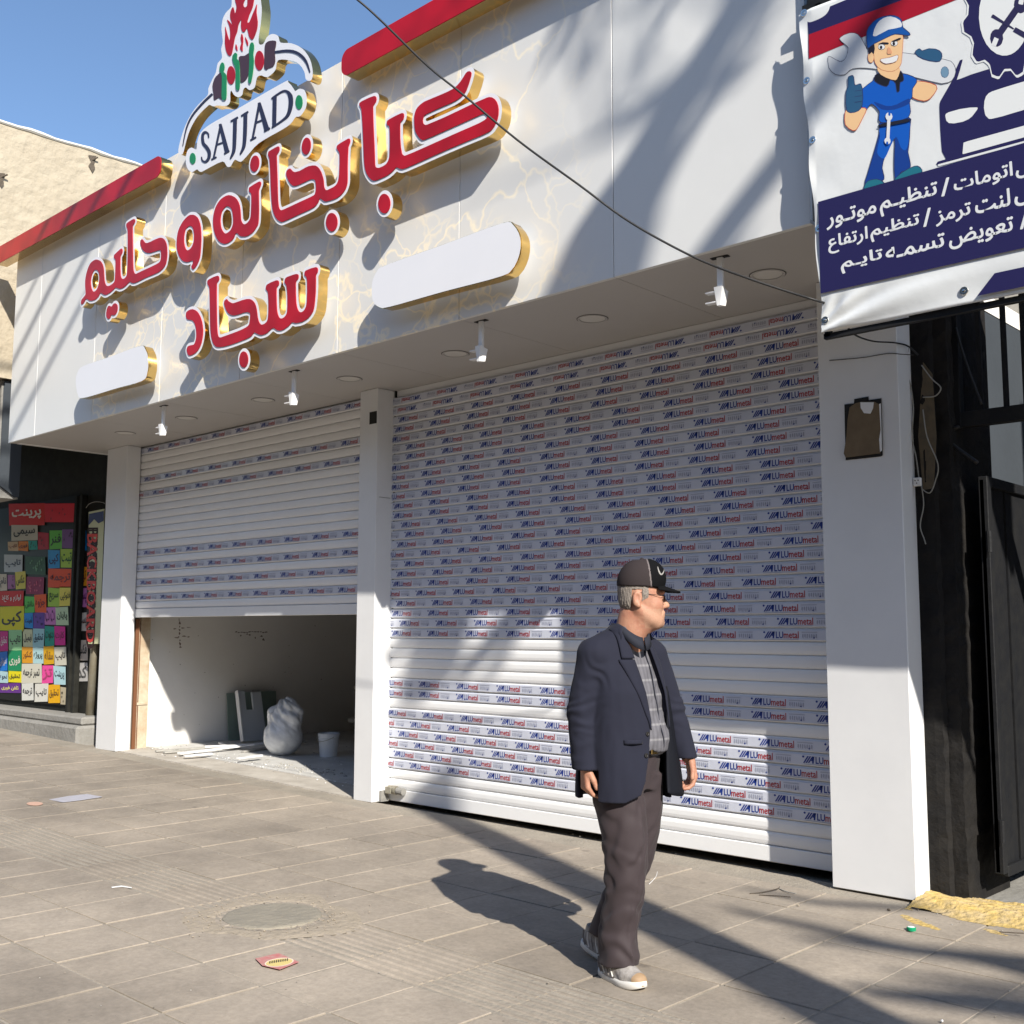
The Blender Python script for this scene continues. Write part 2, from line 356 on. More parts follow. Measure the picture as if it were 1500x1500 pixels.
for m in tmats:                          # dust film and speckles that continue from slab to slab
    t = m.node_tree; b = t.nodes['Principled BSDF']; g = t.nodes.new('ShaderNodeNewGeometry')
    n1 = t.nodes.new('ShaderNodeTexNoise'); n1.inputs['Scale'].default_value = 0.55; n1.inputs['Detail'].default_value = 9; n1.inputs['Roughness'].default_value = 0.7
    L(m, g.outputs['Position'], n1.inputs['Vector'])
    mr = t.nodes.new('ShaderNodeMapRange'); mr.inputs['From Min'].default_value = 0.38; mr.inputs['From Max'].default_value = 0.66; mr.inputs['To Min'].default_value = 0.68; mr.inputs['To Max'].default_value = 1.12
    L(m, n1.outputs['Fac'], mr.inputs['Value'])
    v = t.nodes.new('ShaderNodeTexVoronoi'); v.inputs['Scale'].default_value = 16; L(m, g.outputs['Position'], v.inputs['Vector'])
    n2 = t.nodes.new('ShaderNodeTexNoise'); n2.inputs['Scale'].default_value = 2.1; n2.inputs['Detail'].default_value = 3; L(m, g.outputs['Position'], n2.inputs['Vector'])
    lt = t.nodes.new('ShaderNodeMath'); lt.operation = 'LESS_THAN'; lt.inputs[1].default_value = 0.085; L(m, v.outputs['Distance'], lt.inputs[0])
    gt = t.nodes.new('ShaderNodeMath'); gt.operation = 'GREATER_THAN'; gt.inputs[1].default_value = 0.56; L(m, n2.outputs['Fac'], gt.inputs[0])
    mm = t.nodes.new('ShaderNodeMath'); mm.operation = 'MULTIPLY'; L(m, lt.outputs[0], mm.inputs[0]); L(m, gt.outputs[0], mm.inputs[1])
    sp_ = t.nodes.new('ShaderNodeMath'); sp_.operation = 'MULTIPLY_ADD'; sp_.inputs[1].default_value = -0.45; sp_.inputs[2].default_value = 1.0; L(m, mm.outputs[0], sp_.inputs[0])
    mu = t.nodes.new('ShaderNodeMath'); mu.operation = 'MULTIPLY'; L(m, mr.outputs[0], mu.inputs[0]); L(m, sp_.outputs[0], mu.inputs[1])
    v3 = t.nodes.new('ShaderNodeTexVoronoi'); v3.inputs['Scale'].default_value = 1.9; L(m, g.outputs['Position'], v3.inputs['Vector'])
    n3 = t.nodes.new('ShaderNodeTexNoise'); n3.inputs['Scale'].default_value = 9; n3.inputs['Detail'].default_value = 5; L(m, g.outputs['Position'], n3.inputs['Vector'])
    ad = t.nodes.new('ShaderNodeMath'); ad.operation = 'MULTIPLY_ADD'; ad.inputs[1].default_value = 0.10; L(m, n3.outputs['Fac'], ad.inputs[0]); L(m, v3.outputs['Distance'], ad.inputs[2])
    gm = t.nodes.new('ShaderNodeMapRange'); gm.inputs['From Min'].default_value = 0.075; gm.inputs['From Max'].default_value = 0.115; gm.inputs['To Min'].default_value = 0.66; gm.inputs['To Max'].default_value = 1.0; L(m, ad.outputs[0], gm.inputs['Value'])
    n4 = t.nodes.new('ShaderNodeTexNoise'); n4.inputs['Scale'].default_value = 34; n4.inputs['Detail'].default_value = 8; n4.inputs['Roughness'].default_value = .75; L(m, g.outputs['Position'], n4.inputs['Vector'])
    g4 = t.nodes.new('ShaderNodeMapRange'); g4.inputs['From Min'].default_value = 0.3; g4.inputs['From Max'].default_value = 0.7; g4.inputs['To Min'].default_value = 0.82; g4.inputs['To Max'].default_value = 1.16; L(m, n4.outputs['Fac'], g4.inputs['Value'])
    m5 = t.nodes.new('ShaderNodeMath'); m5.operation = 'MULTIPLY'; L(m, gm.outputs[0], m5.inputs[0]); L(m, g4.outputs[0], m5.inputs[1])
    m6 = t.nodes.new('ShaderNodeMath'); m6.operation = 'MULTIPLY'; L(m, m5.outputs[0], m6.inputs[0]); L(m, mu.outputs[0], m6.inputs[1]); mu = m6
    src = b.inputs['Base Color'].links[0].from_socket
    vm = t.nodes.new('ShaderNodeVectorMath'); vm.operation = 'SCALE'; L(m, src, vm.inputs[0]); L(m, mu.outputs[0], vm.inputs['Scale']); L(m, vm.outputs[0], b.inputs['Base Color'])
base_tiles = {}
def tile_mesh(kind, mi):
    if (kind, mi) not in base_tiles:
        bm = slab_mesh(kind); me = bpy.data.meshes.new('paving_tile'); me.from_pydata(bm.V, [], bm.F); me.materials.append(tmats[mi]); base_tiles[kind, mi] = me
    return base_tiles[kind, mi]
def proj(p):
    q = Vector(p)-Vector((0, 0, CAMH)); z = q.dot(_f)
    return (750+q.dot(_r2)/z*FPX, 750-q.dot(_u2)/z*FPX, z) if z > 0.1 else (9e9, 9e9, z)
X0, Y0 = -3.58, 3.23
MH = Vector((X0-2.5*TP-TP*0.5, Y0+0.5*TP, 0)); far = MB(); cand = []
for i in range(-70, 24):
    for j in range(-10, 7):
        cx_, cy_ = X0+(i+0.5)*TP, Y0+(j+0.5)*TP
        if cy_ > 6.17: continue
        if abs(cx_-MH.x) < 0.1 and abs(cy_-MH.y) < 0.1: continue
        px, py, d = proj((cx_, cy_, gz(cx_)))
        cand.append((d if (-80 < px < 1580 and -80 < py < 1620) else 50+abs(d), cx_, cy_, j))
cand.sort()
for k, (d, cx_, cy_, j) in enumerate(cand):
    kind = 'ribbed' if j == 0 else 'plain'; mi = random.choice((0, 1, 1, 2, 2, 3)); sl_ = math.atan(gz(cx_+0.2)-gz(cx_-0.2))/0.4
    dz = random.uniform(-0.0025, 0.0025)
    if k < 292 and d < 50:
        o = bpy.data.objects.new('paving_tile', tile_mesh(kind, mi)); link(o, pave)
        o.location = (cx_, cy_, gz(cx_)+dz); o.rotation_euler = (random.uniform(-.003, .003), -sl_+random.uniform(-.002, .002), random.uniform(-.004, .004))
    else:
        bm = slab_mesh('plain'); far.add([(v[0]+cx_, v[1]+cy_, v[2]+gz(cx_+v[0])+dz) for v in bm.V], bm.F, mi)
o = far.build('distant_paving', tmats, pave); tag(o, kind='stuff')
# ---- manhole, its rough mortar collar and rubble
mh = thing('manhole_cover', 'round grey concrete manhole cover set in a broken mortar patch of the pavement', 'manhole', (MH.x, MH.y, gz(MH.x)))
mb = MB(); n = 40
prof = [(0.0, 0.006), (0.12, 0.007), (0.235, 0.006), (0.25, 0.002), (0.256, -0.012)]
mb.lathe(prof, n=n); mb.add([(0, 0, 0.006)]+[(0.001*math.cos(2*math.pi*k/n), 0.001*math.sin(2*math.pi*k/n), 0.006) for k in range(n)], [])
M_mh = mat('dusty_cover', (0.29, 0.26, 0.205), 0.85, noise=(6, 0.6, (0.19, 0.175, 0.145), 10), bump=(26, 0.7, 0.012))
mb.build('cover', M_mh, mh)
M_mort = mat('broken_mortar', (0.36, 0.305, 0.24), 0.95, noise=(14, 0.6, (0.27, 0.23, 0.175), 9), bump=(30, 0.8, 0.012))
mb = MB(); n = 64; rings = 7
for r_ in range(rings):
    for k in range(n):
        a = 2*math.pi*k/n; q = max(abs(math.cos(a)), abs(math.sin(a)))
        ro = 0.258+(0.40*(1+.25*(1/q-1))*(1.02+0.13*math.sin(3*a+1)+.05*math.sin(7*a)+.14*abs(math.cos(a)))-0.258)*r_/(rings-1)
        mb.V.append((ro*math.cos(a), ro*math.sin(a), -0.02 if r_ == 0 else -0.004 if r_ == rings-1 else 0.002+0.002*math.sin(k*1.7+r_*2.1)+0.0015*math.sin(k*4.3-r_)))
for r_ in range(rings-1):
    for k in range(n):
        k2 = (k+1) % n; mb.F.append((r_*n+k, r_*n+k2, (r_+1)*n+k2, (r_+1)*n+k)); mb.M.append(0)
mb.build('mortar_collar', M_mort, mh, smooth=True)
def pebble(mb, p, r, m=0):
    t = (1+5**.5)/2
    for_v = [(-1, t, 0), (1, t, 0), (-1, -t, 0), (1, -t, 0), (0, -1, t), (0, 1, t), (0, -1, -t), (0, 1, -t), (t, 0, -1), (t, 0, 1), (-t, 0, -1), (-t, 0, 1)]
    F_ = [(0, 11, 5), (0, 5, 1), (0, 1, 7), (0, 7, 10), (0, 10, 11), (1, 5, 9), (5, 11, 4), (11, 10, 2), (10, 7, 6), (7, 1, 8), (3, 9, 4), (3, 4, 2), (3, 2, 6), (3, 6, 8), (3, 8, 9), (4, 9, 5), (2, 4, 11), (6, 2, 10), (8, 6, 7), (9, 8, 1)]
    s = [r*random.uniform(.55, 1.2)/1.9 for _ in range(3)]
    mb.add([(p[0]+v[0]*s[0]*random.uniform(.8, 1.2), p[1]+v[1]*s[1]*random.uniform(.8, 1.2), p[2]+v[2]*s[2]*.7) for v in for_v], F_, m)
mb = MB()
for _ in range(150):
    a = random.uniform(0, 2*math.pi); r_ = random.uniform(0.262, 0.40) if random.random() < .85 else random.uniform(.4, .52)
    pebble(mb, (MH.x+r_*math.cos(a), MH.y+r_*math.sin(a), gz(MH.x)+0.006), random.uniform(0.002, 0.0065), 1)
o = mb.build('mortar_crumbs', [M_dust, M_mort]); tag(o, 'pale mortar crumbs scattered round the manhole cover', 'rubble', kind='stuff')
mb = MB()
for _ in range(300):
    px = random.uniform(-11, -1.2); py = random.uniform(2.0, 6.1) if random.random() < .55 else random.uniform(5.6, 6.3)
    pebble(mb, (px, py, gz(px)+0.003), random.uniform(0.0015, 0.005), random.choice((0, 0, 1, 1)))
o = mb.build('pavement_grit', [M_dust, M_joint, M_whitepl]); tag(o, 'grit and small pale crumbs scattered over the pavement', 'grit', kind='stuff')

# ================================================================== THE SHOP
shop = thing('kebab_shop_building', 'white panel-clad kebab shop front with projecting fascia and square pillars', 'shop building', (-7.7, 6.3, 0))
def sp_obj(mb, name, m, smooth=False):
    o = mb.build(name, m, shop, smooth); o.matrix_parent_inverse = shop.matrix_world.inverted() if False else Matrix.Translation((7.7, -6.3, 0)); return o
# fascia panels, 1.35 m modules with fine joints
M_fprint = mat('white_panel_with_vein_print_and_glints', (0.80, 0.79, 0.765), 0.33, bump=(2.0, 0.12, 0.01))  # gold vein print; its bright lines also paint in glints thrown by the letters
t = M_fprint.node_tree; b = t.nodes['Principled BSDF']; geo = t.nodes.new('ShaderNodeNewGeometry')
def veins(scale, width, dist, seed):
    mp = t.nodes.new('ShaderNodeMapping'); mp.inputs['Location'].default_value = (seed, seed*2, seed*.5); L(M_fprint, geo.outputs['Position'], mp.inputs['Vector'])
    nz = t.nodes.new('ShaderNodeTexNoise'); nz.inputs['Scale'].default_value = 1.7; nz.inputs['Detail'].default_value = 4; L(M_fprint, mp.outputs[0], nz.inputs['Vector'])
    mx = t.nodes.new('ShaderNodeVectorMath'); mx.operation = 'MULTIPLY_ADD'; mx.inputs[1].default_value = (dist,)*3; L(M_fprint, nz.outputs['Color'], mx.inputs[0]); L(M_fprint, mp.outputs[0], mx.inputs[2])
    vo = t.nodes.new('ShaderNodeTexVoronoi'); vo.feature = 'DISTANCE_TO_EDGE'; vo.inputs['Scale'].default_value = scale; L(M_fprint, mx.outputs[0], vo.inputs['Vector'])
    r = t.nodes.new('ShaderNodeMapRange'); r.inputs['From Min'].default_value = 0.0; r.inputs['From Max'].default_value = width; r.inputs['To Min'].default_value = 1; r.inputs['To Max'].default_value = 0; L(M_fprint, vo.outputs['Distance'], r.inputs['Value'])
    return r.outputs[0]
va = veins(1.05, 0.028, 1.3, 3.1); vb = veins(3.3, 0.055, 0.9, 9.7)
mk = t.nodes.new('ShaderNodeTexNoise'); mk.inputs['Scale'].default_value = 0.75; mk.inputs['Detail'].default_value = 2; L(M_fprint, geo.outputs['Position'], mk.inputs['Vector'])
mkr = t.nodes.new('ShaderNodeMapRange'); mkr.inputs['From Min'].default_value = 0.47; mkr.inputs['From Max'].default_value = 0.6; L(M_fprint, mk.outputs['Fac'], mkr.inputs['Value'])
sepx = t.nodes.new('ShaderNodeSeparateXYZ'); L(M_fprint, geo.outputs['Position'], sepx.inputs[0])
xl_ = t.nodes.new('ShaderNodeMapRange'); xl_.inputs['From Min'].default_value = -4.1; xl_.inputs['From Max'].default_value = -4.9; L(M_fprint, sepx.outputs['X'], xl_.inputs['Value'])
xr_ = t.nodes.new('ShaderNodeMapRange'); xr_.inputs['From Min'].default_value = -11.6; xr_.inputs['From Max'].default_value = -10.6; L(M_fprint, sepx.outputs['X'], xr_.inputs['Value'])
def mul(a, bb):
    m_ = t.nodes.new('ShaderNodeMath'); m_.operation = 'MULTIPLY'
    for s_, v_ in ((0, a), (1, bb)):
        if isinstance(v_, float): m_.inputs[s_].default_value = v_
        else: L(M_fprint, v_, m_.inputs[s_])
    return m_.outputs[0]
mxx = t.nodes.new('ShaderNodeMath'); mxx.operation = 'ADD'; mxx.use_clamp = True
L(M_fprint, mul(va, 0.9), mxx.inputs[0]); L(M_fprint, mul(mul(vb, mkr.outputs[0]), 1.0), mxx.inputs[1])
fac = mul(mul(mxx.outputs[0], xl_.outputs[0]), xr_.outputs[0])
cr = t.nodes.new('ShaderNodeMix'); cr.data_type = 'RGBA'; cr.inputs['A'].default_value = (0.69, 0.69, 0.675, 1); cr.inputs['B'].default_value = (0.93, 0.84, 0.66, 1)
L(M_fprint, fac, cr.inputs['Factor']); L(M_fprint, cr.outputs['Result'], b.inputs['Base Color'])
edges = [XL, -12.11, -10.76, -9.41, -8.06, -6.71, -5.36, -4.01, XR]
for a, c in zip(edges[:-1], edges[1:]):
    pr = M_fprint if (a > -11 and c < -3.9) else M_white
    sp_obj(MB().box(a+0.003, c-0.003, DF, DF+0.03, FZ0, FZ1, bev=0.002), 'fascia_panel', pr)
sp_obj(MB().box(XL+0.003, XR-0.003, DF+0.032, DF+0.10, FZ0+0.03, FZ1-0.03).box(XL+0.10, XR-0.01, DF+0.1, 14, FZ0+0.03, FZ1-0.02), 'fascia_frame', M_conc)
sp_obj(MB().box(XL, XL+0.10, DF+0.1, 6.6, FZ0, FZ1-0.01), 'end_return_panel', M_white)
# soffit panels
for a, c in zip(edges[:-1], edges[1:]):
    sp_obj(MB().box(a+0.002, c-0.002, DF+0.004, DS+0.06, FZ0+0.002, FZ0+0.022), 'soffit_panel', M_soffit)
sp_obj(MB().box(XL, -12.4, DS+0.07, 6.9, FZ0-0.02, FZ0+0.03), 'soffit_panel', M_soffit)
# pillars (clad boxes), joint line and open top corner on the middle one
def pillar(x0, x1, y0, y1, z1=FZ0, base=None):
    zb = gz((x0+x1)/2)-0.005 if base is None else base
    o = sp_obj(MB().box(x0, x1, y0, y1, zb, z1, bev=0.004), 'pillar', M_pillar); return o
pillar(-12.41, -11.93, DP, DP+0.17)
pillar(-7.675, -7.432, DP, DP+0.42)
pillar(-3.165, -2.665, DP-0.08, DP+0.25, base=-0.022)
sp_obj(MB().box(-7.54, -7.44, DP-0.0015, DP+0.01, 3.27, 3.38), 'torn_corner_hole', M_hole)
sp_obj(MB().box(-7.431, -7.429, DP+0.03, DP+0.16, 2.615, 2.618), 'cladding_seam', M_hole)
# side wall to the right, inner walls, ceiling, floor
sp_obj(MB().box(-2.9, -2.66, DP+0.26, 14, -0.1, FZ0+0.02), 'side_wall', M_bluegrey)
sp_obj(MB().box(-12.45, -12.1, DP+0.445, 14, -0.1, FZ0+0.02), 'side_wall', M_intw)
sp_obj(MB().box(-12.45, -12.0, DP+0.174, DP+0.24, -0.1, FZ0+0.02), 'jamb_wall', M_conc)
sp_obj(MB().box(-12.09, -2.91, 13.8, 14, -0.1, FZ0+0.02), 'back_wall', M_intw)
sp_obj(MB().box(-7.66, -7.50, DP+0.44, 13.79, 0.0, FZ0+0.02), 'partition_wall', M_intw)
sp_obj(MB().box(-12.5, -2.66, DS+0.16, 14, FZ0+0.03, FZ0+0.15), 'ceiling', M_intw)
# floor tiles of the open bay
fl = 0
for i in range(8):
    for j in range(8):
        x0, y0 = -12.08+i*0.6, DS+0.28+j*0.9
        if x0 > -7.7: continue
        x1 = min(x0+0.597, -7.665); tz = 0.001*((i*7+j*3) % 3); q = [(x0+0.003, y0+0.003), (x1, y0+0.003), (x1, y0+0.897), (x0+0.003, y0+0.897)]
        sp_obj(MB().add([(a, b2, fz(a)-0.03) for a, b2 in q]+[(a, b2, fz(a)+tz) for a, b2 in q], [(3, 2, 1, 0), (4, 5, 6, 7), (0, 1, 5, 4), (1, 2, 6, 5), (2, 3, 7, 6), (3, 0, 4, 7)]), 'floor_tile', M_floor)
q = [(-11.95, DP+0.03), (-7.67, DP+0.03), (-7.67, DS+0.277), (-12.09, DS+0.277)]
sp_obj(MB().add([(a, b2, fz(a)-0.06) for a, b2 in q]+[(a, b2, fz(a)-0.004) for a, b2 in q], [(3, 2, 1, 0), (4, 5, 6, 7), (0, 1, 5, 4), (1, 2, 6, 5), (2, 3, 7, 6), (3, 0, 4, 7)]), 'threshold', mat('dusty_threshold', (0.56, 0.52, 0.46), 0.9, noise=(4, 0.6, (0.30, 0.27, 0.23), 8), bump=(25, 0.5, 0.01)))
# recessed ceiling light covers
xr0 = 0
for k, (lx, ly) in enumerate(((-3.3, 5.75), (-4.67, 5.77), (-6.06, 5.80), (-7.34, 5.78), (-8.62, 5.78), (-9.94, 5.76), (-11.2, 5.76))):
    nm = ['first round ceiling light cover from the right, near the banner', 'second round ceiling light cover from the right', 'third round ceiling light cover from the right, by a hanging bracket', 'round ceiling light cover just left above the middle pillar', 'round ceiling light cover above the half-open shutter, third from the left', 'round ceiling light cover above the half-open shutter, second from the left', 'leftmost round ceiling light cover by the left pillar'][k]
    t_ = thing('recessed_light', nm, 'ceiling light', (lx, ly, FZ0), 0, 'round recessed lights in the soffit')
    MB().lathe([(0.105, 0.001), (0.104, -0.004), (0.094, -0.006), (0.088, -0.003)], n=28).build('trim_ring', M_soffit, t_)
    q = MB().lathe([(0.086, -0.001), (0.05, -0.0025), (0.001, -0.003)], n=28).build('cover', mat('light_cover', (0.60, 0.585, 0.55), 0.4) if k == 0 else MATS['light_cover'], t_)
    MB().lathe([(0.1065, 0.0005), (0.110, -0.001), (0.1065, -0.0012)], n=28).build('gap_shadow_line', M_hole, t_)
# hanging brackets
def bracket(x, label, rz):
    t_ = thing('hanging_bracket', label, 'bracket', (x, 5.29, FZ0), rz, 'white hanging brackets under the fascia')
    MB().box(-0.055, 0.055, -0.018, 0.018, -0.003, 0.0005).build('slot', M_hole, t_)
    MB().box(-0.018, 0.018, -0.012, 0.012, -0.20, 0.002, bev=0.003).build('post', M_whitepl, t_)
    mb = MB(); mb.add([(-0.026, -0.035, -0.18), (0.026, -0.035, -0.18), (0.034, 0.03, -0.20), (-0.034, 0.03, -0.20), (-0.01, -0.03, -0.29), (0.012, -0.03, -0.29), (0.02, 0.02, -0.285), (-0.02, 0.02, -0.285)],
                      [(0, 1, 2, 3), (7, 6, 5, 4), (0, 4, 5, 1), (1, 5, 6, 2), (2, 6, 7, 3), (3, 7, 4, 0)])
    mb.build('clamp_body', M_whitepl, t_)
    for z in (-0.205, -0.265):
        MB().box(-0.085, -0.02, -0.03, 0.012, z-0.004, z+0.004, bev=0.001).build('fork_arm', M_whitepl, t_)
bracket(-3.34, 'white hanging bracket nearest the banner, crossed by the black cable', 0.1)
bracket(-5.27, 'white hanging bracket in front of the tall closed shutter, below the big blank plate', 0)
bracket(-7.45, 'white hanging bracket beside the middle pillar, left of it', 0.05)
bracket(-9.55, 'leftmost white hanging bracket, below the small blank plate', 0)

# ================================================================== SHUTTERS
PITCH_S = 0.0855
def slat_mesh(L_, h=PITCH_S):
    prof = [(0.020, 0.0), (0.010, 0.003), (0.0035, 0.012), (0.0, 0.030), (0.0, 0.058), (0.0035, 0.076), (0.010, 0.084), (0.020, 0.0872)]
    k = h/0.0874; V = []; F = []
    for x in (0, L_): V += [(x, y, z*k) for y, z in prof]
    n = len(prof)
    for i in range(n-1): F.append((i, i+n, i+n+1, i+1))
    return V, F
LU_V, LU_F = text_mesh('LU', 0.022); ME_V, ME_F = text_mesh('metal', 0.012)
def logo(mb, x, s=1.0, mir=False):
    """one print of the film: slanted bars + LU in blue, metal in red, grey stamp; width 0.36 m, height 0.06"""
    T = lambda u, v: (x+u*0.00147, -0.0035, 0.0415+(v-26)*0.00148)
    if mir: T = lambda u, v: (x+(270-u)*0.00147, -0.0035, 0.0425-(v-26)*0.0013)
    def q(P, m): 
        Vv = [T(*p) for p in P]; mb.add(Vv, [tuple(range(len(P)))], m)
    def bar(u0, v0, u1, v1, w, m):
        q([(u0, v0), (u0+w, v0), (u1+w, v1), (u1, v1)], m)
    for k in range(3): bar(4+k*11, 12+k*1, 24+k*11, 41, 7, 1)
    q([(46, 12), (53, 12), (57, 41), (47, 41)], 1); bar(40, 22, 52, 41, 6, 1)
    q([(0, 36), (5, 33), (10, 36), (10, 40), (5, 43), (0, 40)], 1)
    for (Vt, Ft, u0, u1, v0, v1, m) in ((LU_V, LU_F, 62, 98, 12, 41, 1), (ME_V, ME_F, 100, 172, 12, 42, 2)):
        mn, mx = Vt.min(0), Vt.max(0); U = (Vt-mn)/(mx-mn)
        mb.add([T(u0+a*(u1-u0), v0+b_*(v1-v0)) for a, b_ in U], Ft, m)
    q([(8, 7), (170, 7), (170, 8.5), (8, 8.5)], 3)
    q([(186, 37), (260, 37), (260, 39.5), (186, 39.5)], 3)
    r_ = random.Random(5)
    for k in range(7):
        u = 188+k*10.5; q([(u, 14+r_.random()*6), (u+3+r_.random()*4, 12), (u+7, 20+r_.random()*10), (u+4, 32), (u+1, 30)], 3)
    q([(238, 13), (246, 11), (248, 18), (241, 19)], 1)
PER = 0.459
def film_mesh(L_, mir, ph=0.0):
    mb = MB(); mb.add([(0, -0.0018, 0.010), (L_, -0.0018, 0.010), (L_, -0.0018, 0.071), (0, -0.0018, 0.071)], [(0, 1, 2, 3)], 0)
    mb.add([(0, -0.0019, 0.0711), (L_, -0.0019, 0.0711), (L_, 0.004, 0.078), (0, 0.004, 0.078)], [(0, 1, 2, 3)], 0)
    x = -ph
    while x < L_: logo(mb, x, mir=mir); x += PER
    mb.V = [(min(max(v[0], 0.004), L_-0.004), v[1], v[2]) for v in mb.V]
    return mb
def shutter(name, label, x0, x1, zb, n, rows, mirrored=(), group=None):
    t_ = thing(name, label, 'roller shutter', ((x0+x1)/2, DS, 0), 0)
    off = Matrix.Translation((-(x0+x1)/2, -DS, 0)); Ls = x1-x0; xo = -Ls/2
    V_, F_ = slat_mesh(Ls); sm = None; fm = {}
    for k in range(n):
        z = zb+0.10+(k-1)*PITCH_S
        if k == 0:
            MB().box(xo, xo+Ls, -0.004, 0.03, zb, zb+0.098, bev=0.004).build('bottom_rail', M_slat, t_)
            continue
        if sm is None: sm = mesh('slat', V_, F_, M_slat, t_, loc=(xo, 0, z)); s_ = sm
        else: s_ = inst(sm, 'slat', t_, (xo, 0, z))
        s_.rotation_euler = (random.uniform(-.012, .012), 0, 0)
        if k in rows:
            mir = (k in mirrored, random.randrange(9))
            if mir not in fm:
                o = film_mesh(Ls, mir[0], mir[1]*PER/9+0.01).build('printed_film', [M_film, M_blue, M_redp, M_filmdark], None); fm[mir] = o; o.parent = s_
            else: o = inst(fm[mir], 'printed_film', s_)
    # dark drum gap above, side channels
    MB().box(xo, xo+Ls, 0.03, 0.05, zb+0.02, FZ0).build('backing', M_whitepl, t_)
    for sx in (xo+0.006, xo+Ls-0.036): pass
    return t_
closed_rows = [k for k in range(3, 45) if k not in (9, 12, 13, 14, 15)]
shutter('roller_shutter', 'tall closed white roller shutter covered in rows of printed protective film', -7.55, -2.95, 0.005, 41, closed_rows, (39, 40))
zb_l = onY(195, 905, DS).z
zb_l = (zb_l+onY(524.6, 899.5, DS).z)/2
nL = int((FZ0-zb_l-0.115)/PITCH_S)+2
shutter('roller_shutter', 'half-raised white roller shutter with a few rows of printed film, left bay', -11.99, -7.555, zb_l, nL, [2, 4, 6, 8, 16, 18, 22])
# guide channels
for (gx, lab) in ((-7.425, 'right'),):
    sp_obj(MB().box(gx, gx+0.012, DP+0.19, DS+0.04, 0.0, FZ0), 'guide_channel', M_granite)
sp_obj(MB().box(-7.425, -7.40, DS-0.10, DS-0.02, 0.0, 0.09), 'channel_foot', M_conc)
# padlock at the foot of the tall shutter
t_ = thing('shutter_lock', 'grey cylindrical shutter lock at the foot of the middle pillar', 'lock', (-7.33, DS-0.03, 0.10))
MB().tube([(-0.05, 0, 0), (0.05, 0, 0)], 0.035, 14).build('lock_body', M_galv, t_, smooth=False)
MB().tube([(0.06, 0, 0), (0.14, 0, -0.004)], 0.03, 14).build('lock_cap', M_conc, t_)
MB().box(-0.055, 0.02, -0.045, -0.035, -0.03, 0.03, bev=0.004).build('face_plate', M_galv, t_)
# ================================================================== SIGN LETTERING
YF, YBK = 4.995, 5.085                   # front and back of the raised letters
A_ = crop((470, 80), 5); B_ = crop((300, 190), 6.818); C_ = crop((110, 300), 7.143); D_ = crop((260, 370), 6.5217); E_c = crop((250, 0), 6.25); F_c = crop((240, 0), 5)
def raised(parent, name, polys, loc, grow=0.027, extra_white=None, red=True, h=0.006):
    P = [to_plane(p, YF) for p in polys]
    org = Matrix.Translation(-Vector(loc))
    w = region(P+([] if extra_white is None else []), grow, h)
    s_ = slab(name, w, YF, YBK, M_acr_white, M_gold, parent, org)
    if red: slab('red_face', region(P, 0.0, h), YF-0.006, YF-0.001, M_acr_red, M_acr_red, s_, org)
    return s_
def word(name, label, letters, dots, group='raised Persian words of the shop sign'):
    c = onY(*letters[0][0][0], YF); loc = (c.x, YF, c.z)
    t_ = thing(name, label, 'sign lettering', loc, 0, group)
    for p in letters: raised(t_, 'letter', p, loc)
    for d in dots: raised(t_, 'letter_dot', [d], loc)
    return t_
kba = A_([(285,370),(300,345),(390,305),(410,320),(405,350),(388,375),(385,400),(390,560),(397,700),(400,810),(415,830),(440,828),(480,805),(500,770),(508,720),(508,540),(490,520),(487,495),(505,475),(595,430),(612,445),(605,480),(585,500),(583,560),(585,640),(595,720),(612,740),(640,735),(800,665),(1000,575),(1150,510),(1205,480),(1222,458),(1215,440),(1190,435),(1100,475),(900,565),(770,622),(740,625),(715,600),(695,560),(688,500),(690,440),(710,390),(755,350),(800,330),(930,275),(975,250),(1010,220),(1040,180),(1060,145),(1080,125),(1100,125),(1105,150),(1085,220),(1060,280),(1020,320),(970,350),(900,380),(790,430),(760,450),(750,475),(752,502),(770,517),(800,507),(900,465),(1000,418),(1100,370),(1200,325),(1245,312),(1280,330),(1300,370),(1305,420),(1295,480),(1265,540),(1220,575),(1100,625),(900,710),(700,800),(600,840),(560,825),(540,845),(500,880),(440,910),(390,925),(355,900),(330,850),(320,780),(315,650),(308,500),(300,400)])
bxa = B_([(1325,165),(1345,145),(1435,92),(1455,100),(1455,130),(1440,165),(1435,200),(1430,350),(1430,480),(1425,550),(1395,620),(1330,680),(1250,710),(1200,718),(1165,690),(1150,690),(1130,740),(1080,785),(950,845),(800,915),(760,920),(720,890),(690,830),(675,750),(665,600),(658,400),(650,290),(637,260),(640,225),(665,205),(735,168),(750,185),(745,220),(725,250),(722,290),(730,500),(735,700),(745,780),(765,805),(800,795),(950,725),(1080,665),(1105,640),(1115,590),(1112,530),(1100,500),(1060,497),(980,535),(920,560),(880,560),(845,520),(820,460),(820,420),(840,395),(860,390),(875,410),(905,425),(960,410),(1030,370),(1090,358),(1130,370),(1165,420),(1190,500),(1195,570),(1215,605),(1250,595),(1310,560),(1340,500),(1350,400),(1352,250),(1340,215),(1322,190)])
nhe = B_([(445,590),(460,570),(545,520),(565,530),(562,560),(545,600),(542,640),(545,800),(540,920),(525,970),(480,1030),(420,1065),(360,1065),(330,1035),(310,1040),(290,1090),(240,1130),(190,1140),(140,1110),(105,1040),(88,950),(90,860),(115,770),(160,700),(220,660),(270,658),(320,690),(350,750),(362,830),(365,900),(385,940),(410,945),(440,920),(460,880),(468,800),(470,650),(450,625)])
nhe_h = B_([(215,768),(175,820),(160,900),(168,980),(195,1030),(225,1035),(265,1000),(288,930),(285,850),(270,790),(240,768)])
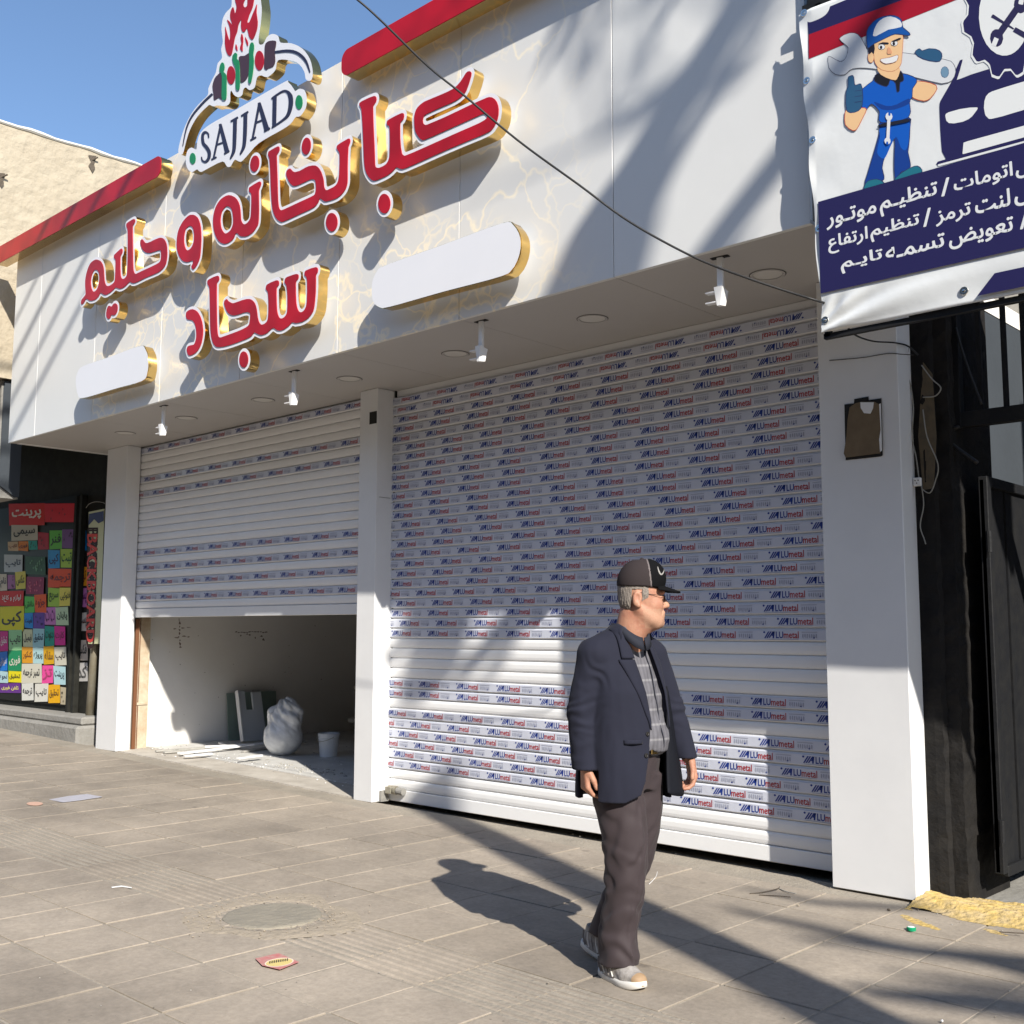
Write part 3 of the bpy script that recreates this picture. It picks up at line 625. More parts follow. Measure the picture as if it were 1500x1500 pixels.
word('sign_word', 'large raised red Persian word for kebab house, longest word of the gold-edged sign', [[kba], [bxa], [nhe, nhe_h]],
     [A_(ell(468, 1092, 44, 72)), A_(ell(83, 1228, 42, 68)), B_(ell(1018, 165, 44, 86, tilt=0.1)), B_(ell(503, 340, 44, 82, tilt=0.12))])
wa = C_([(1235,105),(1190,115),(1130,180),(1085,270),(1068,370),(1070,460),(1095,540),(1135,590),(1185,600),(1225,585),(1240,590),(1235,620),(1220,650),(1235,675),(1250,670),(1280,630),(1310,550),(1320,450),(1325,350),(1318,230),(1295,150),(1265,115)])
wa_h = C_([(1195,225),(1160,260),(1145,330),(1145,400),(1160,460),(1185,478),(1220,450),(1245,390),(1250,310),(1240,250),(1220,225)])
word('sign_word', 'single raised red round letter with a short tail between the two upper words', [[wa, wa_h]], [])
hal = C_([(540,210),(550,190),(615,150),(632,165),(625,195),(608,220),(605,260),(608,450),(612,650),(620,705),(640,725),(680,705),(800,650),(870,615),(895,590),(905,540),(903,490),(890,475),(850,485),(790,505),(745,500),(710,470),(690,420),(688,380),(705,360),(720,375),(740,400),(780,395),(850,360),(900,345),(935,360),(960,410),(968,480),(965,560),(945,640),(900,690),(850,720),(750,760),(640,815),(600,820),(580,805),(560,820),(520,860),(470,880),(430,865),(410,885),(370,920),(320,945),(285,930),(270,920),(250,960),(210,995),(160,1005),(130,985),(115,990),(100,1020),(75,1045),(65,1030),(72,995),(100,960),(115,935),(112,880),(110,800),(125,710),(160,620),(205,580),(240,575),(275,595),(300,650),(308,730),(312,800),(330,845),(360,850),(400,825),(420,790),(425,700),(428,580),(412,560),(412,530),(430,510),(485,460),(500,475),(495,510),(480,535),(476,580),(478,700),(485,760),(510,778),(540,750),(550,700),(555,500),(555,280),(545,240)])
hal_h = C_([(215,680),(185,720),(168,790),(172,860),(190,905),(215,905),(240,870),(255,810),(258,740),(245,695)])
hdot = C_([(335,1100),(350,1062),(368,1058),(385,1068),(405,1038),(430,1032),(448,1060),(445,1110),(425,1150),(400,1158),(385,1150),(368,1188),(345,1192),(330,1155)])
word('sign_word', 'raised red Persian word at the left end of the sign, with a double dot below', [[hal, hal_h]], [hdot])
saj = D_([(290,285),(300,260),(380,222),(400,235),(400,265),(382,290),(378,320),(378,500),(382,700),(390,790),(410,812),(450,800),(600,745),(680,700),(695,650),(700,590),(690,575),(650,570),(560,600),(510,595),(475,560),(450,490),(455,460),(475,445),(490,465),(530,485),(570,475),(640,450),(700,445),(740,480),(760,540),(770,620),(785,670),(810,690),(850,670),(870,620),(875,500),(868,380),(850,355),(850,325),(870,300),(950,265),(972,280),(970,315),(950,340),(950,450),(955,560),(975,620),(1005,630),(1040,600),(1055,540),(1055,400),(1045,315),(1028,290),(1030,260),(1050,235),(1140,205),(1160,220),(1155,255),(1135,280),(1133,350),(1138,480),(1155,550),(1185,572),(1220,545),(1240,480),(1245,350),(1240,245),(1220,220),(1220,185),(1245,165),(1325,140),(1345,160),(1340,195),(1325,225),(1325,350),(1315,480),(1300,560),(1260,620),(1200,660),(1130,675),(1100,665),(1070,700),(1010,740),(960,745),(925,720),(900,730),(860,770),(800,790),(755,770),(735,765),(710,800),(650,830),(500,885),(400,905),(360,890),(335,840),(320,750),(315,600),(312,400),(308,330),(295,310)])
dal = D_([(85,600),(90,570),(125,545),(165,545),(205,580),(235,650),(248,740),(240,830),(215,910),(175,960),(120,985),(100,965),(92,925),(105,895),(135,885),(160,880),(175,850),(185,790),(180,720),(165,670),(140,645),(100,640),(88,620)])
word('sign_word', 'raised red Persian word on the lower line of the sign, centred under the others', [[saj], [dal]], [D_(ell(637, 1022, 42, 78))])
# ---- blank plates
def plate(px, label, name='blank_sign_plate'):
    c = onY(*px[0], YF); loc = (c.x, YF, c.z); t_ = thing(name, label, 'sign plate', loc, 0)
    P = [to_plane(px, YF, 4)]; org = Matrix.Translation(-Vector(loc))
    w = slab('plate', region(P, 0.0, 0.008), YF, YBK, M_acr_white, M_gold, t_, org)
    slab('edge_trim', region(P, 0.004, 0.008), YF+0.006, YF+0.016, M_gold, M_gold, w, org)
    return t_
plate([(546,440),(545,415),(552,398),(566,388),(650,358),(735,327),(752,330),(762,348),(761,372),(750,395),(730,406),(650,427),(572,449),(556,450)], 'large blank white capsule-shaped plate with gold edge, right of the lower word')
plate([(111,560),(113,547),(122,536),(160,523),(204,507),(213,512),(217,525),(216,545),(208,558),(170,569),(122,583),(114,578)], 'small blank white capsule-shaped plate with gold edge near the left end of the fascia')
# ---- red bars along the top edge
def bar(x0, x1, z0, z1, label, rl, rr):
    loc = (x0, YF, z0); t_ = thing('red_sign_bar', label, 'sign bar', loc, 0, 'red bars along the top of the fascia')
    r_ = (z1-z0)/2*0.75; P = []
    def cor(cx, cz, a0): return [(cx+r_*math.cos(math.radians(a0+d)), cz+r_*math.sin(math.radians(a0+d))) for d in range(0, 91, 15)]
    P += cor(x1-r_, z1-r_, 0) if rr else [(x1, z1)]
    if rr: P = cor(x1-r_, z0+r_, -90)+P
    P += cor(x0+r_, z1-r_, 90)+cor(x0+r_, z0+r_, 180) if rl else [(x0, z1), (x0, z0)]
    if not rr: P = [(x1, z0)]+P
    org = Matrix.Translation(-Vector(loc))
    s_ = slab('gold_casing', [P], YF+0.004, YBK+0.03, M_gold, M_gold, t_, org)
    slab('red_front', [P], YF-0.004, YF+0.003, M_acr_red, M_acr_red, t_, org)
zt0 = onY(0, 385, YF).z; zt1 = onY(0, 361, YF).z
bar(-12.98, onY(236, 240, YF).x, zt0, zt1+0.0, 'left red gold-edged bar along the top of the fascia, its right end rounded', False, True)
bar(onY(501, 80, YF).x, -2.2, onY(525, 101, YF).z, onY(560, 43, YF).z, 'right red gold-edged bar along the top of the fascia, its left end rounded', True, False)
# ---- logo: skewer plate with flames, and name plate
cl = onY(380, 130, YF); lloc = (cl.x, YF, cl.z); lg = thing('shop_logo_sign', 'raised logo of flames over a kebab skewer above a plate reading SAJJAD', 'logo sign', lloc)
org = Matrix.Translation(-Vector(lloc))
def lay(name, polys, m, dy, parent, conv, sub=3, h=0.005):
    P = [to_plane(conv(p), YF, sub) for p in polys]
    return slab(name, region(P, 0, h), YF-dy-0.003, YF-dy, m, m, parent, org)
skew = E_c([(70,1395),(85,1300),(130,1160),(190,1040),(260,950),(340,870),(345,810),(380,730),(415,660),(430,580),(470,530),(462,450),(478,380),(465,270),(478,170),(510,110),(555,60),(560,-40),(580,-160),(640,-280),(700,-380),(740,-270),(800,-150),(825,0),(835,100),(822,240),(805,350),(812,405),(850,400),(880,340),(930,310),(985,330),(1005,390),(1100,395),(1200,440),(1270,530),(1300,640),(1295,720),(1265,742),(1235,720),(1225,660),(1180,590),(1110,555),(985,550),(960,640),(900,700),(865,705),(830,690),(790,710),(770,800),(720,825),(690,800),(665,820),(655,870),(620,890),(580,870),(555,830),(545,860),(545,930),(510,970),(430,965),(390,975),(360,960),(340,970),(250,1060),(180,1180),(140,1300),(110,1410)])
s1 = slab('skewer_plate', region([to_plane(skew, YF)], 0.0, 0.006), YF, YBK, M_acr_white, M_gold, lg, org)
fl_out = [(500,240),(515,290),(530,345),(543,370),(548,300),(540,240),(518,180),(548,205),(570,242),(560,200),(548,165),(550,110),(575,65),(592,125),(606,60),(592,0),(600,-90),(655,-200),(700,-290),(735,-180),(765,-40),(755,60),(725,130),(705,200),(722,205),(745,150),(775,80),(792,40),(788,120),(800,200),(790,280),(755,362),(725,345),(712,300),(700,258),(682,290),(658,290),(645,240),(648,180),(622,230),(612,290),(592,340),(580,400),(560,500),(532,508),(508,460),(498,380),(503,310)]
fl_h = [(688,-10),(668,35),(676,66),(697,62),(706,20),(702,-50)]
lay('flame', [fl_out, fl_h], M_acr_red, 0.001, s1, E_c)
lay('flame', [[(655,308),(642,350),(650,395),(637,440),(660,475),(662,420),(668,360)]], M_acr_red, 0.001, s1, E_c)
lay('flame', [[(600,405),(594,440),(613,467),(612,432)]], M_acr_red, 0.001, s1, E_c)
lay('flame', [[(684,338),(690,380),(706,425),(711,388)]], M_acr_red, 0.001, s1, E_c)
lay('meat_piece', [[(385,790),(405,720),(440,680),(470,670),(478,790),(475,910),(440,895),(400,918),(395,860)]], M_brown, 0.001, s1, E_c)
lay('meat_piece', [[(627,525),(680,512),(724,487),(726,560),(724,640),(700,720),(660,755),(640,745),(638,640)]], M_brown, 0.001, s1, E_c)
lay('meat_piece', [[(865,420),(890,383),(930,372),(966,378),(966,420),(955,470),(960,560),(940,610),(900,625),(880,640),(858,620),(862,520)]], M_brown, 0.001, s1, E_c)
lay('tomato', [ell(555, 690, 38, 85)], M_acr_red, 0.001, s1, E_c); lay('tomato', [ell(815, 555, 42, 90)], M_acr_red, 0.001, s1, E_c)
lay('pepper', [[(455,610),(470,578),(490,578),(500,620),(490,660),(515,690),(518,790),(515,900),(490,918),(472,890),(475,700),(452,650)]], M_green, 0.0045, s1, E_c)
lay('pepper', [[(570,520),(595,485),(615,500),(612,540),(632,570),(638,680),(638,800),(620,828),(600,800),(600,640),(575,570)]], M_green, 0.0045, s1, E_c)
lay('pepper', [[(725,440),(740,395),(762,395),(770,440),(762,500),(768,560),(760,660),(745,740),(730,768),(715,740),(725,620),(725,500)]], M_green, 0.0045, s1, E_c)
lay('skewer_rod', [stroke_poly([(385,860),(300,940),(200,1060),(145,1180),(112,1340)], [20, 18, 14, 6])], M_navyl, 0.001, s1, E_c, 1)
lay('skewer_rod', [stroke_poly([(955,478),(1080,466),(1170,490),(1240,560),(1278,665)], [20, 26, 26, 8])], M_navyl, 0.001, s1, E_c, 1)
namep = F_c([(245,1040),(270,970),(340,910),(500,820),(870,607),(910,602),(945,640),(962,668),(990,650),(1030,660),(1048,720),(1040,790),(1000,850),(965,857),(935,900),(880,942),(700,1045),(620,1130),(565,1185),(520,1170),(490,1218),(462,1220),(430,1182),(330,1230),(270,1260),(243,1240),(205,1262),(170,1230),(160,1160),(175,1100),(205,1080),(238,1095)])
s2 = slab('name_plate', region([to_plane(namep, YF)], 0.0, 0.006), YF, YBK, M_acr_white, M_gold, lg, org)
def letter(*strokes): 
    for k, (pts, w) in enumerate(strokes): pass
    P = [to_plane(E_c(stroke_poly(pts, w)), YF, 1) for pts, w in strokes]
    # union through the minimum of distance fields
    A = np.concatenate(P); h = 0.004; x0, z0 = A.min(0)-0.02; x1, z1 = A.max(0)+0.02
    X, Z = np.meshgrid(np.arange(x0, x1, h), np.arange(z0, z1, h), indexing='ij'); Fd = None
    for p in P:
        d = sdf_polys([p], X, Z); Fd = d if Fd is None else np.minimum(Fd, d)
    slab('letter', [simplify(c, 0.0008) for c in contours(Fd, x0, z0, h)], YF-0.004, YF-0.001, M_navyl, M_navyl, s2, org)
letter(([(350,1262),(345,1225),(318,1210),(295,1240),(300,1310),(332,1350),(355,1395),(350,1450),(322,1482),(292,1470),(284,1435)], [10, 16, 24, 26, 32, 30, 24, 16, 8]))
letter(([(462,1140),(395,1450)], [20, 16]), ([(455,1135),(520,1395)], [24, 42]), ([(425,1325),(495,1300)], 14), ([(375,1462),(422,1438)], 14), ([(492,1410),(540,1380)], 14))
letter(([(592,1090),(588,1250),(580,1380),(548,1455)], [34, 34, 30, 12]), ([(552,1113),(618,1073)], 16))
letter(([(687,1040),(683,1210),(672,1340),(638,1415)], [34, 34, 30, 12]), ([(648,1063),(713,1022)], 16))
letter(([(815,945),(752,1270)], [22, 18]), ([(812,940),(885,1195)], [26, 48]), ([(778,1125),(855,1095)], 15), ([(732,1285),(785,1255)], 15), ([(858,1205),(912,1172)], 15))
letter(([(955,885),(950,1155)], 36), ([(925,905),(1010,845),(1062,835),(1098,880),(1102,960),(1078,1050),(1030,1100),(928,1170)], [14, 16, 22, 40, 40, 30, 18, 14]))
lay('green_dot', [ell(1178, 937, 33, 66)], M_green, 0.001, s2, E_c); lay('green_dot', [ell(204, 1452, 28, 52)], M_green, 0.001, s2, E_c)

# ================================================================== NEIGHBOUR ON THE LEFT
nb = thing('upper_storey_building', 'rough beige plastered upper storey of the neighbouring building behind the red bar', 'building', (-16.5, 7, 0))
nbo = Matrix.Translation((16.5, -7, 0))
def nb_obj(mb, name, m, parent=None, smooth=False):
    o = mb.build(name, m, parent or nb, smooth)
    if parent is None or parent is nb: o.matrix_parent_inverse = nbo
    return o
# side wall as a lumpy sheet with thickness
XB = -13.32
nx_, nz_ = 70, 40; V = []; F = []
ya, yb_, za, zb2 = 4.2, 13.5, 4.45, 7.62
for i in range(nx_+1):
    for j in range(nz_+1):
        y = ya+(yb_-ya)*i/nx_; z = za+(zb2-za)*j/nz_
        if j == nz_: z += 0.012*math.sin(y*2.1)+0.008*math.sin(y*9.3+1)
        tq = 0 if j >= nz_-1 else 1; V.append((XB+tq*(0.004*math.sin(y*3.1+z*2)+0.004*math.sin(y*7+z*5.2)+random.uniform(-.003, .003)), y, z))
for i in range(nx_):
    for j in range(nz_): a = i*(nz_+1)+j; F.append((a, a+nz_+1, a+nz_+2, a+1))
mb = MB(); mb.add(V, F); mb.box(-20, XB-0.03, ya, yb_, za+0.01, zb2-0.02); top = [(XB+0.0, ya+(yb_-ya)*i/nx_) for i in range(nx_+1)]
V = []; F = []
for i in range(nx_+1):
    y = ya+(yb_-ya)*i/nx_; z = zb2+0.012*math.sin(y*2.1)+0.008*math.sin(y*9.3+1)
    V += [(XB, y, z), (XB-0.25, y, z-0.01)]
for i in range(nx_): F.append((2*i, 2*i+1, 2*i+3, 2*i+2))
mb.add(V, F)
nb_obj(mb, 'wall', M_plaster, smooth=False)
rim = MB(); rr_ = random.Random(8); P = [(XB+0.004, ya+(yb_-ya)*k/60, zb2+0.012*math.sin((ya+(yb_-ya)*k/60)*2.1)+0.008*math.sin((ya+(yb_-ya)*k/60)*9.3+1)-.015+rr_.uniform(-.004, .004)) for k in range(61)]
rim.tube(P, [rr_.uniform(.018, .030) for _ in P], 6); nb_obj(rim, 'parapet_edge', mat('whitewashed_edge', (.62, .60, .55), .9))
for (px, py, s_) in ((135, 240, 0.10), (2, 264, 0.08)):          # broken holes with stubs
    p = onX(px, py, XB+0.012); k = MB()
    k.add([(p.x+0.004, p.y-s_*.6, p.z+s_), (p.x+0.006, p.y+s_*.5, p.z+s_*1.2), (p.x+0.004, p.y+s_*.25, p.z), (p.x+0.006, p.y+s_*.4, p.z-s_*.5), (p.x+0.004, p.y+s_*.1, p.z-s_*1.2), (p.x+0.004, p.y-s_*.5, p.z-s_*.4), (p.x+0.004, p.y-s_*.15, p.z+s_*.2)], [(0, 1, 2, 3, 4, 5, 6)])
    k.tube([(p.x, p.y, p.z+s_*.5), (p.x+0.05, p.y+0.05, p.z+s_*.9)], 0.012, 6)
    nb_obj(k, 'wall_hole', M_bark)
ns = thing('neighbour_shop', 'dark little print and copy shop with coloured paper notices on its window', 'shop', (-15, 6.7, 0))
nso = Matrix.Translation((15, -6.7, 0))
def ns_obj(mb, name, m, parent=None):
    o = mb.build(name, m, parent or ns); 
    if parent is None: o.matrix_parent_inverse = nso
    return o
DN = 6.6; zc = lambda px, py: onY(px, py, DN).z
# canopy slab and its end panel
pc = onX(10.8, 690, -13.36)
cy1 = onX(31.7, 651, -13.38).y
ns_obj(MB().box(-20, -13.42, 5.30, cy1, 3.02, 4.44), 'canopy', M_conc)
ns_obj(MB().add([(-13.38, 5.32, 4.43), (-13.38, cy1, 4.43), (-13.38, cy1, 3.04), (-13.38, cy1-.05, 3.04), (-13.38, 5.32, 3.16)], [(0, 1, 2, 3, 4)]).add([(-13.415, 5.32, 4.43), (-13.415, cy1, 4.43), (-13.415, cy1, 3.04), (-13.415, cy1-.05, 3.04), (-13.415, 5.32, 3.16)], [(4, 3, 2, 1, 0)]), 'canopy_end_panel', M_bluegrey)
ns_obj(MB().box(-20, -12.9, DN+0.03, DN+0.3, -0.1, 4.44), 'wall', M_granite)
ns_obj(MB().box(-12.9, -12.42, DN+0.05, DN+0.3, -0.1, 4.44), 'wall', M_granite)
# window glass and frame
xg0, xg1 = -19, onY(108, 900, DN).x
ns_obj(MB().box(xg0, xg1, DN+0.008, DN+0.028, 0.47, 3.22), 'window_glass', M_dglass)
for (a, c) in ((xg1-0.02, xg1+0.10), (onY(112, 900, DN).x+0.05, onY(118, 900, DN).x+0.1)):
    ns_obj(MB().box(a, a+0.07, DN-0.05, DN+0.02, 0.40, 3.2, bev=0.004), 'window_post', M_granite)
ns_obj(MB().box(-19, -13.0, 6.22, DN+0.02, -0.1, 0.30, bev=0.03), 'plinth', M_conc)
ns_obj(MB().box(-19, -13.05, 6.30, DN+0.03, 0.302, 0.40, bev=0.02), 'sill', M_conc)
G_ = crop((0, 700), 3.75)
papers = [((50,140,245,260),(.50,.05,.04),'پرینت',(.7,.7,.66)),((245,138,415,245),(.55,.06,.07),None,None),((60,262,205,345),(.50,.49,.43),'سیمی',(.02,.02,.02)),
 ((207,300,270,395),(.35,.03,.05),None,None),((272,290,340,390),(.13,.42,.08),'فنر',(.02,.03,.02)),((342,280,408,385),(.16,.08,.22),None,None),
 ((45,350,100,400),(.55,.42,.28),'تایپ',(.2,.05,.02)),((102,350,155,400),(.60,.22,.05),'فوری',(.1,.02,.02)),((157,345,205,395),(.05,.30,.27),None,None),
 ((22,420,125,515),(.48,.53,.56),'تایپ',(.03,.05,.1)),((140,430,250,530),(.03,.08,.04),None,None),((145,545,240,640),(.22,.03,.08),None,None),
 ((265,395,330,495),(.08,.28,.55),'کپی',(.02,.02,.1)),((332,390,400,490),(.34,.50,.10),'ثبت'.replace('ث','ت'),(.02,.1,.02)),((0,530,38,620),(.60,.55,.45),'نام',(.1,.1,.1)),
 ((40,530,83,610),(.33,.15,.30),None,None),((85,515,140,610),(.60,.55,.15),'عکس',(.1,.1,.02)),((265,500,398,600),(.60,.10,.04),'ترجمه',(.15,.02,.02)),
 ((0,622,130,703),(.50,.04,.04),'لوازم و کاغذ',(.7,.65,.6)),((265,605,325,705),(.33,.50,.10),'سریع',(.05,.1,.02)),((327,600,390,705),(.65,.58,.16),'فتوکپی',(.1,.1,.02)),
 ((0,707,130,840),(.62,.58,.08),'کپی',(.03,.03,.03)),((135,650,188,740),(.12,.45,.10),'دانش',(.02,.1,.02)),((190,640,255,740),(.66,.13,.06),'جزوه',(.2,.02,.02)),
 ((245,712,305,808),(.50,.22,.46),'ت ت',(.1,.02,.1)),((307,710,375,808),(.48,.60,.42),'پایان',(.03,.05,.03)),((135,742,183,825),(.06,.26,.58),'لمینت',(.01,.03,.1)),
 ((185,740,245,825),(.12,.06,.28),None,None),((0,845,46,950),(.50,.04,.22),'تحقیق',(.7,.6,.6)),((48,838,120,950),(.30,.55,.30),'تایپ',(.05,.06,.05)),
 ((125,830,180,930),(.60,.62,.42),'ایمیل',(.05,.05,.05)),((182,830,242,930),(.35,.56,.60),'تحقیق',(.03,.06,.1)),((245,815,297,925),(.04,.28,.22),'دعوت',(.01,.08,.05)),
 ((299,815,360,920),(.58,.06,.28),'کارت',(.2,.02,.08)),((0,955,43,1060),(.03,.18,.52),'آموزش'.replace('آ','ا'),(.5,.5,.6)),((45,950,118,1060),(.03,.22,.10),'فوری',(.6,.6,.5)),
 ((120,928,180,1020),(.62,.32,.08),'کنکور',(.2,.08,.02)),((182,930,238,1020),(.45,.62,.64),'پروژه',(.05,.06,.05)),((240,925,297,1025),(.60,.36,.06),'مقاله',(.2,.1,.02)),
 ((299,930,365,1030),(.58,.56,.48),'تایپ',(.05,.04,.04)),((0,1062,43,1125),(.45,.60,.64),'نحوه',(.03,.05,.1)),((45,1062,118,1125),(.70,.62,.05),'تحقیق',(.08,.06,.02)),
 ((118,1022,228,1125),(.62,.60,.52),'تمبر ترجمه',(.04,.04,.04)),((230,1030,293,1130),(.72,.14,.34),'تز',(.4,.05,.15)),((295,1035,362,1135),(.45,.62,.66),'پرینت',(.05,.07,.1)),
 ((0,1127,115,1180),(.13,.05,.22),'تلفن فوری',(.7,.66,.2)),((118,1128,185,1220),(.68,.68,.64),'ترجمه',(.05,.05,.05)),((190,1130,264,1228),(.68,.67,.62),'تایپ',(.05,.05,.05)),
 ((266,1135,330,1238),(.70,.40,.06),'تحقیق',(.15,.08,.02)),((332,1150,365,1245),(.45,.40,.30),None,None)]
papers2 = [((435,290,475,400),(.05,.20,.45),'کد',(.01,.02,.1)),((425,490,480,595),(.62,.30,.08),'ثبت'.replace('ث','ت'),(.2,.05,.02)),((430,605,480,710),(.45,.20,.42),'پست',(.1,.02,.1)),
 ((438,740,478,840),(.55,.53,.50),'پست',(.1,.05,.05)),((425,890,480,1000),(.55,.50,.45),'فکس',(.05,.05,.05)),((420,1015,480,1120),(.50,.49,.48),'کد',(.1,.1,.1))]
for k, (r_, col, txt, tc_) in enumerate(papers+papers2):
    Y_ = DN-0.004-0.0008*(k % 3) if k < len(papers) else DN+0.022
    jr = random.Random(k*7+1); a, b_, c, d = [onY(q[0]+jr.uniform(-.7, .7), q[1]+jr.uniform(-.9, .9), Y_) for q in G_([(r_[0], r_[1]), (r_[2], r_[1]), (r_[2], r_[3]), (r_[0], r_[3])])]
    mb = MB(); mb.add([(a.x, Y_, a.z), (b_.x, Y_, b_.z), (c.x, Y_, c.z), (d.x, Y_, d.z)], [(0, 3, 2, 1)], 0)
    gr_ = sum(col)/3; ms = [flat(tuple(max(.004, min(.75, (gr_+(v-gr_)*1.25)*0.95)) for v in col))]
    if txt:
        q = [np.array((p.x, p.z)) for p in (a, b_, c, d)]; ce = sum(q)/4
        q2 = [ce+(p-ce)*np.array((0.80, 0.46 if len(txt) > 3 else 0.6)) for p in q]
        fit_text(mb, shape_ar(txt), 0, 0, 0, 0, Y_-0.003, 1, 0.0, quad=q2, heavy=0.025); ms.append(flat(tc_))
    else:
        q = [np.array((p.x, p.z)) for p in (a, b_, c, d)]; ce = sum(q)/4; rr = random.Random(k)
        for _ in range(14 if k in (10, 11) else 5):
            w = rr.uniform(-.35, .35), rr.uniform(-.35, .35); o_ = ce+np.array(w)*(q[1]-q[3]); s_ = 0.02
            mb.add([(o_[0]-s_, Y_-0.003, o_[1]), (o_[0], Y_-0.003, o_[1]-s_), (o_[0]+s_, Y_-0.003, o_[1]), (o_[0], Y_-0.003, o_[1]+s_)], [(0, 1, 2, 3)], 1)
        ms.append(flat((0.16, .34, .20) if k == 10 else (.6, .12, .2) if k == 11 else tuple(v*0.35 for v in col)))
    ns_obj(mb, 'paper_notice', ms)
# vertical banner hanging by our left pillar
H_ = crop((100, 730), 6.522); DV = 6.45
vb_ = thing('vertical_banner', 'narrow pale yellow vertical banner with red outlined letters beside the left pillar', 'banner', tuple(onY(130, 850, DV)))
vo = Matrix.Translation(-Vector(onY(130, 850, DV)))
q = [onY(*p, DV) for p in H_([(195, 130), (345, 100), (300, 1390), (190, 1390)])]
o = MB().add([(p.x, DV, p.z) for p in q], [(0, 3, 2, 1)]).add([(p.x, DV+0.004, p.z) for p in q], [(0, 1, 2, 3)]).build('banner_sheet', mat('pale_yellow_vinyl', (0.62, 0.62, 0.36), 0.5, noise=(2, .6, (0.5, 0.53, 0.33), 3)), vb_); o.matrix_parent_inverse = vo
w_ = [onY(*p, DV) for p in H_([(186, 345), (285, 345), (252, 1372), (174, 1372)])]
for (nm, bo, m_, yy) in (('letter_outline', 0.045, flat((.03, .01, .01)), 0.003), ('letters', 0.004, flat((.60, .06, .05)), 0.006)):
    mb = MB(); fit_text(mb, 'BACKBOARD', 0, 0, 0, 0, DV-yy, 0, 0.0, rot=1, heavy=bo, quad=[(p.x, p.z) for p in w_]); o = mb.build(nm, m_, vb_); o.matrix_parent_inverse = vo
mb = MB(); q = [onY(*p, DV) for p in H_([(200, 150), (340, 120), (340, 215), (290, 240), (250, 200), (195, 260)])]
o = mb.add([(p.x, DV-0.003, p.z) for p in q], [tuple(range(6))]).build('banner_picture', flat((.06, .08, .16)), vb_); o.matrix_parent_inverse = vo
# drain pipe
pt_, pb_ = onY(140, 940, 6.54), onY(131, 1058, 6.54)
dp = thing('drain_pipe', 'rusty galvanised drain pipe between the neighbouring shop and the left pillar', 'drain pipe', (pb_.x, 6.54, 0.2))
MB().tube([(pt_.x-pb_.x, 0, 2.2), (pt_.x-pb_.x, 0, pt_.z-0.2), (0, 0, pb_.z-0.2)], 0.055, 12).build('pipe', M_galv, dp, smooth=True)
MB().lathe([(0.062, -0.02), (0.066, 0), (0.062, 0.03)], (0, 0, pb_.z-0.2), 14).build('pipe_collar', M_galv, dp)
MB().tube([(0, 0, pb_.z-0.2), (0, -0.01, pb_.z-0.27), (-0.03, -0.07, pb_.z-0.36)], 0.05, 12).build('outlet', M_galv, dp, smooth=True)
MB().lathe([(0.001, 0.004), (0.06, 0.003), (0.085, 0.0)], (-0.06, -0.16, -0.05), 14).build('outlet_mouth', M_hole, dp)
# rusty steel upright inside the left jamb
su = thing('steel_upright', 'pale painted steel upright with rust at the left jamb of the open bay', 'steel post', (-12.04, 6.51, 0))
MB().box(-0.06, 0.05, -0.07, 0.07, 0.02, 2.6, bev=0.004).build('post', M_steelp, su)
MB().box(0.051, 0.055, -0.066, -0.055, 0.02, 2.6).build('rust_edge', flat((.17, .09, .055), .8), su)
MB().box(0.0, 0.062, -0.09, 0.06, 0.59, 0.62, bev=0.003).build('latch_bar', M_steelp, su)
su2 = MB().box(-11.975, -11.955, 6.375, 6.42, 0.03, 1.58); sp_obj(su2, 'rusty_jamb_strip', flat((.16, .07, .035), .85))
# ================================================================== HANGING BANNER OF THE WORKSHOP NEXT DOOR
DB = 5.06
J_ = crop((1150, 0), 4.2857); K_ = crop((1150, 220), 4.2857)
bl = onY(1205, 487, DB); bt = onY(1172, 20, DB)
bx0, bz0, bz1, bx1 = bl.x-0.0, bl.z, bt.z, 0.55
ban = thing('workshop_banner', 'large vinyl banner with cartoon mechanic, car and gear hung over the gate at the right', 'banner', (bx0, DB, bz0))
bo_ = Matrix.Translation((-bx0, -DB, -bz0))
def b_obj(mb, name, m, smooth=False):
    o = mb.build(name, m, ban, smooth); o.matrix_parent_inverse = bo_; return o
def b_xedge(z):                          # scalloped left edge between grommets
    u = (z-bz0)/(bz1-bz0)
    return bx0-0.005-0.085*u+0.012*math.sin(math.pi*u*4)**2*(1 if u < 1 else 0)
prx = onY(1199.5, 296.5, DB).x; prz0 = onY(1206.5, 430, DB).z; prz1 = onY(1199.5, 296.5, DB).z
def ripple(x, z):
    a = 0.0; dx = x-bx0+0.04
    m1 = max(0, 1-dx/0.16); a += 0.007*m1*math.sin((z-bz0)*17)*min(1, dx/0.03)
    m2 = max(0, 1-(z-bz0)/(prz0-bz0-0.01)); ang = math.atan2(z-bz0+0.01, dx+0.02)
    a += 0.013*min(1, m2*3)*math.sin(ang*16+1.0)*min(1, dx/0.15)*max(0, 1-dx/1.3)
    a += 0.0025*math.sin(x*9+z*14)*min(1, m1+m2)
    return a
V = []; F = []; nu, nv = 190, 110
for i in range(nu+1):
    for j in range(nv+1):
        z = bz0+(bz1-bz0)*j/nv; u = (i/nu)**1.6; xe = b_xedge(z); x = xe+(bx1-xe)*u
        V.append((x, DB+ripple(x, z), z))
for i in range(nu):
    for j in range(nv): a = i*(nv+1)+j; F.append((a, a+nv+1, a+nv+2, a+1))
M_vinyl = mat('white_vinyl', (0.74, 0.76, 0.76), 0.42, noise=(1.5, .6, (0.70, 0.72, 0.725), 4), bump=(4.5, 0.22, 0.02))
o = b_obj(MB().add(V, F), 'banner_sheet', M_vinyl, True)
sd = o.modifiers.new('thickness', 'SOLIDIFY'); sd.thickness = 0.0015; sd.offset = 1
layer = [0]
